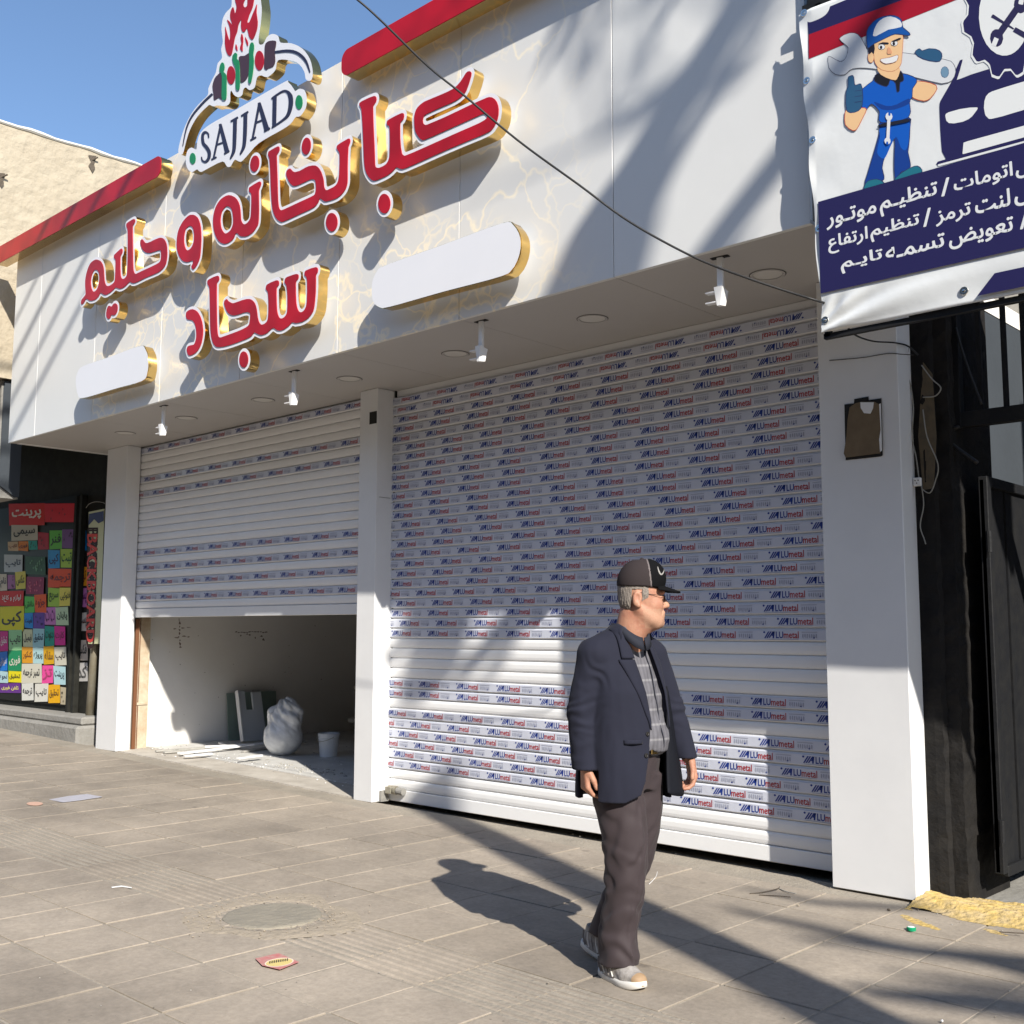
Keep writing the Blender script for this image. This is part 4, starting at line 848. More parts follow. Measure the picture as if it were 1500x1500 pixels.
def pr(polys, col, name='print', conv=J_, sub=3, grow=0.0, h=0.004, raw=False, outline=None):
    layer[0] += 1; dy = 0.0025+0.00009*layer[0]
    P = [(to_plane(conv(p), DB, sub)) for p in polys] if not raw else polys
    lp = region(P, grow, h)
    if lp: 
        s_ = slab(name, lp, DB-dy-0.00004, DB-dy, flat(col, 0.4), flat(col, 0.4), ban, bo_)
navy = (.022, .020, .085)
def zrect(x0, x1, z0, z1, col, name='print'):
    layer[0] += 1; y = DB-0.0025-0.00009*layer[0]
    b_obj(MB().add([(x0, y, z0), (x1, y, z0), (x1, y, z1), (x0, y, z1)], [(0, 1, 2, 3)]), name, flat(col, 0.4))
# stripes top left, drawn as slanted bands clipped by the sheet's print margin
def pxz(p, conv=J_): q = onY(*conv([p])[0], DB); return (q.x, q.z)
mg = pxz((137, 72)); n2 = pxz((150, 218)); r2 = pxz((150, 370)); n3 = pxz((740, 0)); r3 = pxz((1075, 0))
zt = bz1-0.03
def ext(a, b, z): t_ = (z-a[1])/(b[1]-a[1]); return (a[0]+(b[0]-a[0])*t_, z)
at = lambda a, b, x: a[1]+(b[1]-a[1])*(x-a[0])/(b[0]-a[0])
xm = bx1-0.06
for pts, col in (([r2, (xm, at(r2, r3, xm)), (xm, at(n2, n3, xm)), n2], (.36, .010, .025)), ([n2, (xm, min(zt-.01, at(n2, n3, xm))), (xm, zt), (mg[0], zt)], navy)):
    layer[0] += 1; y = DB-0.0025-0.00009*layer[0]
    b_obj(MB().add([(p[0], y, p[1]) for p in pts], [tuple(range(len(pts)))]), 'print', flat(col, .4))
white = (.74, .76, .76)
# car
pr([[(1118,372),(1100,378),(1072,440),(1055,500),(1020,560),(975,638),(970,660),(975,800),(985,950),(1012,1000),(960,1015),(950,1030),(960,1042),(1300,940),(1700,830),(1700,300),(1500,368),(1180,465),(1078,505),(1100,440)]], navy, 'car_picture', sub=1)
pr([[(1008,720),(1040,702),(1120,682),(1207,675),(1200,700),(1165,742),(1110,768),(1040,776),(1015,760)]], white, 'car_picture')
pr([[(1252,640),(1275,590),(1340,562),(1520,508),(1640,480),(1640,640),(1500,690),(1310,746),(1270,738),(1252,700)]], white, 'car_picture')
pr([[(1122,895),(1640,752),(1640,825),(1115,970)]], white, 'car_picture', sub=1)
pr([[(960,1036),(1700,835),(1700,845),(965,1044)]], white, 'car_picture', sub=1, grow=0.0015)
# gear with tools
def gear(rx, ry, amp, n=11):
    c = (1385, 95); o_ = []
    for k in range(180):
        a = 2*math.pi*k/180; s_ = math.sin(a*n+0.6); q = 1+amp*max(-1, min(1, s_*1.6)); o_.append((c[0]+rx*q*math.cos(a), c[1]+ry*q*math.sin(a)))
    return o_
gsh = lambda P: P
pr([gear(262, 382, 0.075)], white, 'gear_picture', sub=1)
pr([gear(250, 366, 0.075)], navy, 'gear_picture', sub=1)
pr([ell(1378, 100, 160, 252, 40)], white, 'gear_picture', sub=1)
pr([stroke_poly([(1325, 245), (1465, 45)], 42)], (.03, .027, .08), 'gear_picture', sub=1)
for cx_, cy_, nx2, ny2 in ((1330, 240, -20, 50), (1480, 30, 14, -60)):
    pr([ell(cx_, cy_, 42, 56, 24)], (.03, .027, .08), 'gear_picture', sub=1)
    pr([stroke_poly([(cx_, cy_), (cx_+nx2, cy_+ny2)], 30)], white, 'gear_picture', sub=1)
pr([stroke_poly([(1300, 100), (1440, 185)], [24, 9])], (.03, .027, .08), 'gear_picture', sub=1)
pr([stroke_poly([(1440, 185), (1560, 255)], 34)], (.03, .027, .08), 'gear_picture', sub=1)
# mechanic
ol = (.03, .04, .12); skin = (.72, .36, .20); skl = (.80, .52, .28); blu = (.010, .10, .48); blud = (.012, .05, .26); glo = (.03, .10, .20)
def fig(p, col, o_=ol, g=0.0035): 
    if o_ is not None: pr([p], o_, 'mechanic_picture', grow=g, h=0.0035)
    pr([p], col, 'mechanic_picture', h=0.0035)
fig([(345,245),(400,212),(450,214),(485,250),(505,290),(540,320),(740,334),(1000,376),(1055,400),(1072,450),(1050,505),(1000,524),(950,518),(750,470),(560,432),(430,430),(380,468),(320,468),(280,430),(272,372),(284,357),(345,390),(382,370),(400,312),(392,288)], (.66,.68,.70), (.10,.11,.15), 0.0025)
fig(ell(1005,455,24,34), (.16,.28,.40), (.05,.1,.2), 0.002)
fig([(800,555),(830,512),(950,540),(930,600),(880,634),(800,610)], skl, (.45,.08,.05))
fig([(822,325),(845,310),(862,325),(900,310),(955,315),(985,342),(973,385),(920,384),(862,368),(828,345)], glo)
fig([(525,1085),(550,1000),(580,900),(600,820),(605,770),(775,740),(785,800),(780,900),(772,960),(788,1050),(730,1080),(695,1125),(690,1000),(693,862),(650,930),(622,1000),(610,1060),(622,1128),(560,1140),(505,1160)], blud)
fig([(605,800),(775,765),(782,830),(778,900),(760,945),(730,930),(700,860),(660,930),(625,998),(580,960),(600,860)], blu, None)
fig([(500,1190),(520,1142),(580,1128),(622,1150),(626,1190),(560,1210)], (.02,.16,.22))
fig([(700,1118),(760,1072),(830,1045),(862,1080),(800,1098),(702,1132)], (.02,.16,.22))
fig([(492,560),(560,508),(585,478),(720,462),(828,500),(800,560),(800,610),(782,640),(775,740),(605,770),(597,700),(545,652),(505,700),(485,660),(490,600)], blu)
fig([(560,640),(640,668),(700,660),(780,620),(780,655),(690,690),(610,690)], blud, None)
fig([(582,465),(566,510),(640,545),(662,502),(698,522),(706,576),(720,570),(722,520),(746,505),(728,450),(650,470)], (.015,.015,.02))
fig([(390,690),(480,680),(512,690),(490,740),(455,808),(430,820),(397,800),(380,770)], skl, (.50,.08,.05))
fig([(400,492),(415,480),(432,484),(440,540),(478,532),(490,600),(480,680),(430,708),(390,690),(388,580),(402,545)], glo)
for yy in (575, 610, 645): pr([stroke_poly([(438, yy), (486, yy-6)], 5)], ol, 'mechanic_picture', sub=1)
fig([(590,420),(720,420),(706,500),(664,500),(600,468)], skl, None)
fig([(553,262),(560,340),(570,400),(608,440),(680,450),(728,412),(737,340),(737,200),(640,220)], skl, (.45,.08,.05), 0.002)
fig(ell(543,362,19,34), skl, (.45,.08,.05), 0.002)
fig([(522,270),(552,262),(568,300),(560,345),(548,330),(530,345),(524,300)], (.02,.018,.03), None)
fig([(523,300),(519,200),(560,140),(610,112),(680,102),(730,125),(742,178),(780,208),(780,226),(700,214),(640,238),(555,280)], (.012,.09,.36))
fig([(562,235),(566,180),(600,130),(660,106),(722,128),(735,172),(650,190)], (.70,.72,.74), None)
for (ex, ey) in ((610, 298), (690, 275)):
    fig(ell(ex, ey, 21, 17, 12), (.75,.75,.75), (.02,.02,.03), 0.0015); fig(ell(ex-3, ey+3, 9, 12, 10), (.02,.02,.03), None)
fig([(588,280),(620,268),(655,272),(650,282),(615,282)], (.02,.02,.03), None); fig([(672,262),(700,250),(728,240),(730,250),(690,268)], (.02,.02,.03), None)
fig([(604,376),(660,366),(712,350),(702,388),(645,404),(618,396)], (.76,.76,.76), (.25,.03,.03), 0.002)
fig([(650,300),(668,310),(676,338),(655,345),(645,336)], skin, None)
fig([(605,782),(775,750),(777,768),(610,798)], (.02,.02,.03), None)
pr([stroke_poly([(657, 745), (650, 880)], 20)], (.7, .72, .74), 'mechanic_picture', sub=1)
fig(ell(657,735,22,26,14), (.7,.72,.74), None); fig(ell(648,888,20,22,14), (.7,.72,.74), None)
fig(ell(660,718,8,16,10), blu, None); fig(ell(646,902,8,12,10), blu, None)
# text block
zrect(prx, bx1-0.06, prz0, prz1, navy, 'text_field')
layer[0] += 1
def btext(s_, x0, x1, top, bot, m=(.70, .72, .74)):
    a = pxz((x0, top[1]), K_)[0]; c = pxz((x1, top[1]), K_)[0]; z1 = pxz(top, K_)[1]; z0 = pxz(bot, K_)[1]
    mb = MB(); fit_text(mb, shape_ar(s_), a, c, z0, z1, DB-0.0025-0.00009*layer[0]-0.0004, 0, 0.0, heavy=0.022)
    b_obj(mb, 'lettering', flat(m, .4))
for a in (('موتـور', 265, 575, (430, 355), (285, 500)), ('تنظیـم', 598, 957, (820, 226), (610, 420)), ('/', 985, 1032, (1025, 178), (990, 292)), ('اتومات', 1060, 1428, (1415, 78), (1280, 228)), ('گیربکس'.replace('گ', 'ک'), 1448, 1900, (1700, 0), (1500, 175)),
          ('ارتفاع', 275, 520, (510, 483), (300, 652)), ('تنظیم', 540, 845, (705, 428), (550, 580)), ('/', 872, 916, (910, 368), (880, 482)), ('ترمز', 950, 1167, (1110, 345), (965, 480)), ('لنت', 1195, 1412, (1405, 245), (1260, 390)), ('تعویض', 1440, 1900, (1700, 170), (1480, 352)),
          ('تایـم', 355, 612, (590, 618), (365, 778)), ('تسمـه', 635, 1002, (980, 528), (650, 690)), ('تعویض', 1030, 1432, (1415, 424), (1210, 590)), ('/', 1478, 1525, (1515, 395), (1485, 498))): btext(*a)
p1 = pxz((1210, 918), K_); p2 = pxz((1320, 775), K_); layer[0] += 1; y = DB-0.0025-0.00009*layer[0]
b_obj(MB().add([(p1[0], y, p1[1]), (bx1-0.06, y, p1[1]), (bx1-0.06, y, p2[1]), (p2[0], y, p2[1])], [(0, 1, 2, 3)]), 'print', flat(navy, .4))
# grommets with screws
for gp in [J_([(120, 82)])[0], J_([(132, 510)])[0], J_([(152, 888)])[0], J_([(190, 1440)])[0], K_([(233, 1072)])[0], K_([(1124, 884)])[0]]:
    q = onY(*gp, DB); xx = max(q.x, b_xedge(q.z)+0.022)
    mb = MB(); n = 18
    for r_, dz_ in ((0.021, 0.0), (0.019, 0.003), (0.011, 0.003), (0.010, 0.0), (0.007, 0.0045), (0.001, 0.0055)):
        for k in range(n): a = 2*math.pi*k/n; mb.V.append((xx+r_*math.cos(a), DB-0.002-dz_+min(0, ripple(xx, q.z)), q.z+r_*math.sin(a)))
    for r_ in range(5):
        for k in range(n): k2 = (k+1) % n; mb.F.append((r_*n+k, r_*n+k2, (r_+1)*n+k2, (r_+1)*n+k)); mb.M.append(0)
    b_obj(mb, 'grommet', M_chrome)
b_obj(MB().box(bx0-0.005, bx1, DB+0.02, DB+0.05, bz0-0.03, bz0-0.003).box(bx0-0.075, bx1, DB+0.02, DB+0.05, bz1+0.003, bz1+0.05).box(bx0-0.0, bx0+0.03, DB+0.02, DB+0.05, bz0-0.02, bz1+0.03), 'frame_tube', M_black)

fb = MB().box(-2.66, 1.3, DB+0.055, DB+0.16, bz1-0.16, bz1+1.2, bev=.004).build('sun_block_board', M_black); tag(fb, 'black board above the hanging workshop banner, added to block the sun', 'sun block')  # added board, stops sun passing over the banner onto the shutter
# ================================================================== GATEWAY AT THE RIGHT
gw = thing('black_gate', 'black sheet-metal gate leaf swung open inwards with scuffed paint', 'gate', (-2.33, 6.42, 0))
gx = -2.33; g0 = onX(1397, 1290, gx); 
MB().box(-0.02, 0.0, 0, 2.6, 0.13, 2.32).build('sheet', M_black, gw)
for (a, b_, c, d) in ((0.0, 0.06, 0.12, 2.34), (1.25, 1.29, 0.18, 2.28), (2.54, 2.6, 0.12, 2.34)): MB().box(-0.03, 0.022, a, b_, c, d, bev=0.004).build('frame_post', M_black, gw)
for z in (0.10, 2.28): MB().box(-0.03, 0.024, 0.061, 2.539, z, z+0.06, bev=0.004).build('frame_rail', M_black, gw)
MB().box(0.001, 0.012, 0.30, 0.335, 0.16, 2.28).build('stiffener', M_black, gw)
MB().tube([(0.03, -0.03, 0.30), (0.03, -0.03, 0.42)], 0.018, 10).build('hinge', M_black, gw)
MB().tube([(0.03, -0.03, 1.9), (0.03, -0.03, 2.02)], 0.018, 10).build('hinge', M_black, gw)
wp = thing('wall_end', 'grimy black rendered wall end between the white pillar and the gate', 'wall', (-2.55, 6.3, 0))
V = []; F = []; nz_ = 60
for j in range(nz_+1):
    z = -0.05+3.55*j/nz_; w_ = 0
    r1, r2_ = random.uniform(-.004, .004), random.uniform(-.006, .006); V += [(-2.665, 6.27, z), (-2.60, 6.262+r1, z), (-2.555+r2_, 6.27+r2_, z), (-2.54+r1, 6.30+r2_, z), (-2.465+r2_, 6.305+r1, z), (-2.45, 6.9, z)]
for j in range(nz_):
    for i in range(5): a = j*6+i; F.append((a, a+1, a+7, a+6))
o = mesh('wall', [(v[0]+2.55, v[1]-6.3, v[2]) for v in V], F, M_dirtyblack, wp)
V = [onY(*q, 6.262) for q in ((1352, 530), (1366, 548), (1372, 640), (1368, 715), (1352, 718), (1345, 640))]
mesh('exposed_brick_patch', [(v.x+2.55, v.y-6.3, v.z) for v in V], [(5, 4, 3, 2, 1, 0)], mat('exposed_mortar', (0.16, 0.12, 0.07), .9, noise=(20, .6, (.07, .06, .045), 7)), wp)
# transom grille above the gate
tg = thing('gate_grille', 'black steel bar grille above the gate opening', 'grille', (-1.6, 6.42, 2.6))
zb_ = onY(1440, 612, 6.42).z
MB().box(-0.88, 1.4, -0.03, 0.03, zb_-2.6-0.045, zb_-2.6+0.045, bev=0.003).build('rail', M_black, tg)
MB().box(-0.88, 1.4, -0.03, 0.03, 1.35, 1.42, bev=0.003).build('rail', M_black, tg)
for px in (1436, 1473):
    x_ = onY(px, 560, 6.42).x; MB().box(x_+1.6-0.013, x_+1.6+0.013, -0.012, 0.012, zb_-2.6+0.046, 1.349).build('bar', M_black, tg)
for k in range(7):
    x_ = onY(1473, 560, 6.42).x+0.108*(k+1); MB().box(x_+1.6-0.013, x_+1.6+0.013, -0.012, 0.012, zb_-2.6+0.046, 1.349).build('bar', M_black, tg)
MB().box(-0.89, -0.83, -0.032, 0.032, zb_-2.6-0.05, 1.45, bev=0.003).build('frame_post', M_black, tg)
pp = thing('steel_pipe', 'shiny steel flue pipe running down behind the gate grille', 'pipe', tuple(onY(1393, 560, 6.6)))
a = onY(1390, 440, 6.6); b_ = onY(1400, 590, 6.6)
MB().tube([tuple(onY(1388, 400, 6.6)-onY(1393, 560, 6.6)), (b_.x-onY(1393, 560, 6.6).x, 0, b_.z-onY(1393, 560, 6.6).z)], 0.032, 16).build('pipe', M_chrome, pp, True)
MB().tube([tuple(onY(1404, 440, 6.7)-onY(1393, 560, 6.6)), tuple(onY(1412, 560, 6.7)-onY(1393, 560, 6.6))], 0.016, 12).build('conduit', M_chrome, pp, True)
# alley walls far right
aw = MB().box(-2.2, 6, 11.5, 11.8, -0.1, 6).build('alley_wall', M_bluegrey); tag(aw, 'blue-grey rendered wall at the far end of the gateway alley', 'wall')
rb = MB().box(1.2, 9, 6.35, 11.4, -0.1, 6).build('workshop_wall', M_bluegrey); tag(rb, 'plain plastered workshop wall to the right of the gateway', 'wall')
rf = MB().box(-2.65, 6, 8.2, 11.49, 4.4, 4.6).build('alley_sun_block', M_conc); tag(rf, 'concrete slab added over the back of the gateway alley to block the sun', 'roof')  # added slab, keeps direct sun off the alley wall
# yellow painted broken threshold, thinning out over the pavement
ryl = np.random.default_rng(12); V = []; F = []; nx2, ny2 = 110, 60; ph = ryl.uniform(0, 6.28, 12); fq = ryl.uniform(4, 26, (12, 2))
for i in range(nx2+1):
    for j in range(ny2+1):
        u = i/nx2; v = j/ny2; x = -2.66+u*2.4; y = 5.42+v*1.02
        cover = sum(math.sin(x*fq[k, 0]+y*fq[k, 1]+ph[k]) for k in range(12))/5
        lump = max(0, min(1, (y-5.92)/.12)); hgt = gz(x)+0.0025+lump*(0.030*math.sin(math.pi*min(1, (y-5.9)/.50))+0.010*max(0, cover)+random.uniform(-.003, .008))
        V.append((x, y, hgt)); 
def cov(i, j):
    x = -2.66+(i+.5)/nx2*2.4; y = 5.42+(j+.5)/ny2*1.02; c_ = sum(math.sin(x*fq[k, 0]*1.3+y*fq[k, 1]*1.5+ph[k]) for k in range(12))/3
    return y > 5.93+.04*math.sin(x*9) or c_ > 2.4-(y-5.42)*4.2+max(0, -2.5-x)*6+max(0, x+1.7)*1.2
for i in range(nx2):
    for j in range(ny2):
        if cov(i, j): a = i*(ny2+1)+j; F.append((a, a+ny2+1, a+ny2+2, a+1))
o = mesh('painted_threshold', V, F, M_yellow, None, False); tag(o, 'broken mortar threshold daubed with yellow paint in front of the gate', 'threshold')
al = mesh('alley_floor', [(-2.65, 6.2, gz(-2)-0.012), (1.2, 6.2, gz(0)-0.012), (1.2, 11.5, gz(0)+0.03), (-2.65, 11.5, gz(-2)+0.03)], [(0, 1, 2, 3)], M_conc); tag(al, kind='structure')
# ================================================================== PILLAR DETAILS
PX = DP-0.083
eb = thing('meter_box_opening', 'torn brown cardboard covering a dark hole cut in the right pillar', 'electrical opening', tuple(onY(1265, 630, PX))); c_ = onY(1265, 630, PX)
R_ = crop((1150, 550), 4.2857)
def ppoly(pts, y, name, m, parent, cen, th=0.003):
    q = [onY(*p, y) for p in R_(pts)]; n = len(q)
    V = [(p.x-cen.x, y-cen.y, p.z-cen.z) for p in q]+[(p.x-cen.x, y-cen.y+th, p.z-cen.z) for p in q]
    return mesh(name, V, [tuple(reversed(range(n)))]+[(i, (i+1) % n, n+(i+1) % n, n+i) for i in range(n)], m, parent)
ppoly([(372,182),(432,175),(434,148),(522,132),(524,155),(603,143),(612,500),(600,508),(380,532)], PX-0.002, 'hole', M_hole, eb, c_, 0.004)
ppoly([(405,200),(440,175),(480,165),(560,165),(588,180),(596,260),(606,330),(592,360),(600,420),(596,488),(380,515),(368,490),(385,380),(392,280)], PX-0.010, 'cardboard', M_cardb, eb, c_, 0.004)
ppoly([(472,168),(556,168),(552,205),(535,240),(495,236),(475,205)], PX-0.013, 'paper_scrap', M_whitepl, eb, c_, 0.002)
ppoly([(590,180),(600,175),(604,330),(606,400),(608,470),(596,480),(590,400),(600,340)], PX-0.012, 'paper_scrap', M_whitepl, eb, c_, 0.002)
def wire(name, pts, r, label, m=M_cable, cat='wire', n=6):
    P = catmull(np.array([tuple(p) for p in pts]), 6, False); o = MB().tube([tuple(p) for p in P], r, n).build(name, m, None, True); tag(o, label, cat); return o
wire('overhead_cable', [onY(x, y, D) for x, y, D in ((470, -40, 3.6), (524, 0, 3.75), (560, 32, 3.85), (628, 98, 4.0), (680, 140, 4.12), (760, 206.7, 4.3), (848, 270.7, 4.45), (924, 326, 4.6), (1017, 377, 4.75), (1094, 407, 4.85), (1160, 429, 4.95), (1194, 439.5, 5.0), (1215, 446, 5.12))], 0.0065, 'long black cable running diagonally down across the shop fascia to the banner', cat='cable')
wire('loose_wire', [onY(x, y, D) for x, y, D in ((1242, 480, 5.4), (1255, 492, 5.6), (1280, 500, 5.9), (1310, 502, 6.05), (1330, 507, 6.2), (1345, 520, 6.24))], 0.005, 'black wire dangling below the banner corner, upper of two')
wire('loose_wire', [onY(x, y, PX-0.006) for x, y in ((1215, 528), (1262, 524), (1300, 518), (1322, 519), (1338, 520))], 0.0025, 'thin wire stretched across the top of the right pillar, lower of two')
wire('loose_wire', [onY(x, y, 6.25) for x, y in ((1331, 510), (1328, 540), (1334, 565), (1338, 600), (1336, 640), (1342, 670), (1346, 700))], 0.004, 'pale wire hanging beside the right pillar down to the socket', M_cablew)
wire('loose_wire', [onY(x, y, 6.25) for x, y in ((1350, 535), (1365, 555), (1378, 568), (1370, 580), (1352, 582))], 0.004, 'pale looped wire on the black wall end near the steel pipe', M_cablew)
wire('loose_wire', [onY(x, y, 6.24) for x, y in ((1350, 712), (1353, 740), (1348, 770), (1354, 790), (1356, 797))], 0.0035, 'pale wire end hanging below the socket', M_cablew)
wire('loose_wire', [onY(x, y, 6.24) for x, y in ((1350, 716), (1362, 722), (1370, 705), (1374, 680), (1358, 640), (1352, 600))], 0.0035, 'pale wire curving from the socket back up the black wall', M_cablew)
wire('loose_wire', [onY(x, y, 6.38) for x, y in ((1400, 480), (1410, 515), (1422, 550), (1438, 592))], 0.008, 'thick black wire slanting across the gate grille')
wire('loose_wire', [onY(x, y, 6.36) for x, y in ((1405, 625), (1380, 636), (1400, 655), (1432, 678))], 0.012, 'thick black cable kinked below the gate grille')
sk = onY(1344, 706, 6.24); so_ = thing('wall_socket', 'small white socket hanging on wires beside the right pillar', 'socket', tuple(sk))
MB().box(-0.022, 0.022, -0.012, 0.012, -0.025, 0.025, bev=0.004).build('socket_body', M_whitepl, so_)
for a, b_ in ((-.009, .008), (.009, .008), (0, -.008)): MB().box(a-.003, a+.003, -0.0135, -0.0115, b_-.003, b_+.003).build('socket_hole', M_hole, so_)
wire('door_wire', [onY(x, y, 6.40) for x, y in ((126, 744), (131, 738), (140, 735), (150, 736), (154, 738))], 0.004, 'pale wire looping from the vertical banner to the left pillar', M_cablew)

# ================================================================== INSIDE THE OPEN BAY
def panel_thing(label, px, yy, w, h, lean, m, notch=False):
    p = onX(px[0], px[1], -11.98 if not notch else -11.70); b_ = Vector((-11.98 if not notch else -11.72, p.y, fz(-11.9)+.002))
    t_ = thing('board_offcut', label, 'board', tuple(b_), 0); 
    xf = Matrix.Rotation(lean, 4, 'Y'); M2 = xf
    mb = MB()
    if notch: mb.box(0, 0.03, 0, w, 0, h*0.62, bev=.002, M=M2).box(0, 0.03, 0, w*0.34, h*0.62, h, bev=.002, M=M2).box(0, 0.03, w*0.62, w, h*0.62, h*.97, bev=.002, M=M2)
    else: mb.box(0, 0.012, 0, w, 0, h, M=M2)
    mb.build('board', m, t_); 
    if notch: MB().box(0.031, 0.09, -0.015, 0.0, 0, h, bev=.002, M=M2).build('edge_strip', M_whitepl, t_)
panel_thing('greenish glass-like board leaning on the left wall of the open bay', (334, 1092), 0, 0.72, 0.58, -0.12, mat('green_board', (.20, .26, .23), .4))
panel_thing('pale notched board offcut leaning on the left wall beside the plastic bag', (353, 1096), 0, 0.36, 0.62, -0.25, mat('grey_board', (.56, .59, .62), .5), True)
bk = onF(481, 1108); bu = thing('bucket', 'white plastic bucket standing inside the open bay by the middle pillar', 'bucket', (bk.x, bk.y, bk.z))
MB().lathe([(0.001, 0.004), (0.095, 0.0), (0.112, 0.19), (0.116, 0.192), (0.116, 0.205), (0.113, 0.21), (0.118, 0.235), (0.122, 0.24), (0.122, 0.255), (0.114, 0.257), (0.108, 0.20), (0.092, 0.012), (0.001, 0.012)], n=30).build('bucket_body', M_bucket, bu, False)
P = [(0.12*math.cos(a), -0.02-0.118*math.sin(a)*0.15-0.10*math.sin(a), 0.22-0.05*math.sin(a)) for a in [math.pi*k/12 for k in range(13)]]
MB().tube(P, 0.0025, 6).build('handle', M_galv, bu)
# dark stack by the pillar
sk_ = onF(510, 1092); st = thing('paint_can_stack', 'dark stack of old tins and rubble bags behind the bucket', 'stack', (sk_.x, sk_.y+0.25, sk_.z))
zz = 0
for k, (w_, h_) in enumerate(((0.24, 0.26), (0.20, 0.22), (0.22, 0.16))):
    MB().lathe([(0.001, 0), (w_*.45, 0), (w_*.5, h_*.3), (w_*.48, h_*.9), (w_*.3, h_), (0.001, h_)], (0.02*k, 0.015*k, zz), 14).build('tin', flat((.02, .02, .022), .5), st); zz += h_+0.004
MB().box(-0.12, 0.08, -0.10, 0.10, zz, zz+0.05, bev=.01).build('plaster_lump', M_dust, st)
MB().box(-0.16, -0.02, -0.14, 0.0, 0.26, 0.31, bev=.01).build('plaster_lump', M_dust, st)
# strips on the floor
strips = [((240, 1104), (352, 1096), 0.05), ((262, 1108), (400, 1094), 0.07), ((300, 1100), (372, 1098), 0.05), ((355, 1103), (448, 1090), 0.06), ((322, 1092), (334, 1099), 0.04), ((348, 1118), (383, 1114), 0.05), ((228, 1102), (300, 1097), 0.04), ((270, 1112), (310, 1109), 0.05)]
for k, (a, b_, w_) in enumerate(strips):
    A_2, B_2 = onF(*a), onF(*b_); d = (B_2-A_2); ang = math.atan2(d.y, d.x)
    o = MB().box(0, d.length, -w_/2, w_/2, 0, 0.018, bev=.002).build('plasterboard_strip', M_whitepl if k % 3 else M_dust, None); o.location = (A_2.x, A_2.y, A_2.z+0.004+0.018*(k % 3)); o.rotation_euler = (0, -0.02*(k % 2), ang)
    tag(o, ['grey strip offcut nearest the left wall of the open bay', 'long white strip running across the bay floor towards the plastic bag', 'short white strip lying over the long one', 'grey strip ending beside the foot of the plastic bag', 'tiny white strip standing out at the foot of the leaning boards', 'white strip lying alone in front of the plastic bag', 'grey strip at the sunlit left corner of the bay floor', 'short white strip nearest the threshold'][k], 'strip', 'loose strips on the bay floor')
mb = MB()
for _ in range(260):
    px = random.uniform(-12, -7.9); py = random.uniform(6.35, 8.6) if random.random() < .5 else random.gauss(6.75, .12)
    pebble(mb, (px, py, fz(px)+.004), random.uniform(.003, .012), random.randint(0, 1))
for _ in range(60):
    px = random.gauss(-9.4, .35); py = random.gauss(6.9, .08); pebble(mb, (px, py, fz(px)+.004), random.uniform(.006, .02), 0)
o = mb.build('plaster_rubble', [M_dust, M_whitepl]); tag(o, 'plaster crumbs and dust on the floor of the open bay', 'rubble', kind='stuff')
# stains on the inner wall
def stain(px, col, name='wall_mark'):
    q = [onX(x, y, -12.096) for x, y in px]; mb = MB(); mb.add([tuple(p) for p in q], [tuple(range(len(q)))]); sp_obj(mb, name, flat(col, .9))
rs = random.Random(4)
def blotch(cx, cy, rx, ry, col):
    stain([(cx+rx*math.cos(a)*rs.uniform(.45, 1.25), cy+ry*math.sin(a)*rs.uniform(.45, 1.25)) for a in [2*math.pi*k/9 for k in range(9)]], col)
for k in range(9): blotch(263+rs.uniform(-1.2, 1.2), 908+k*5, rs.uniform(.7, 1.6), rs.uniform(1.5, 3), (.20, .16, .14))
for (x, y) in ((256, 921), (268, 920), (276, 919), (270, 932), (276, 933), (259, 934), (264, 948)): blotch(x, y, rs.uniform(2, 4), rs.uniform(.6, 1.2), (.30, .26, .23))
for k in range(12): blotch(346+k*4, 926+rs.uniform(-.6, .8), rs.uniform(1.5, 3), rs.uniform(.5, 1.1), (.16, .13, .12))
for (x, y) in ((353, 931), (366, 930), (374, 934), (383, 932), (386, 937), (362, 929)): blotch(x, y, rs.uniform(1, 2.2), rs.uniform(1.2, 2.4), (.17, .14, .12))
for k in range(30): blotch(rs.uniform(215, 500), rs.uniform(915, 1075), rs.uniform(.4, 1.1), rs.uniform(.4, 1), (.3, .27, .25))
# ================================================================== LITTER ON THE PAVEMENT
def litter(name, label, px, pts, m, cat='litter', th=0.002):
    c = onZ(*px, gz(onZ(*px, 0).x)+0.006); c.z = gz(c.x)+0.006
    q = [onZ(x, y, c.z) for x, y in pts]; n = len(q)
    V = [(p.x-c.x, p.y-c.y, 0) for p in q]+[(p.x-c.x, p.y-c.y, -th) for p in q]
    o = mesh(name, V, [tuple(range(n))]+[(i, n+i, n+(i+1) % n, (i+1) % n) for i in range(n)], m, None, loc=tuple(c)); tag(o, label, cat); return o, c
o, c = litter('ground_sticker', 'worn red sticker with a cream oval stuck on the pavement', (405, 1409), [(374, 1404), (408, 1396), (438, 1409), (410, 1420), (384, 1414)], mat('worn_red_sticker', (.46, .09, .10), .8, noise=(30, .5, (.42, .30, .26), 6)), 'sticker', .001)
def oval(cx, cy, rx, ry, zz, m, name):
    q = [onZ(x, y, c.z+zz) for x, y in ell(cx, cy, rx, ry, 22, -.12)]; mesh(name, [(p.x-c.x, p.y-c.y, zz) for p in q], [tuple(range(len(q)))], m, o)
oval(409, 1409.5, 21.5, 6.2, .0006, flat((.75, .62, .50)), 'sticker_ring'); oval(409, 1409.5, 19.5, 5.2, .0012, flat((.62, .50, .20)), 'sticker_oval')
mb = MB()
for k in range(9): 
    q = [onZ(x, y, c.z+.0018) for x, y in ((394+k*3.2, 1411-k*.5), (396+k*3.2, 1411.6-k*.5), (396.5+k*3.2, 1408-k*.5), (395+k*3.2, 1407.4-k*.5))]; mb.add([(p.x-c.x, p.y-c.y, .0018) for p in q], [(0, 1, 2, 3)])
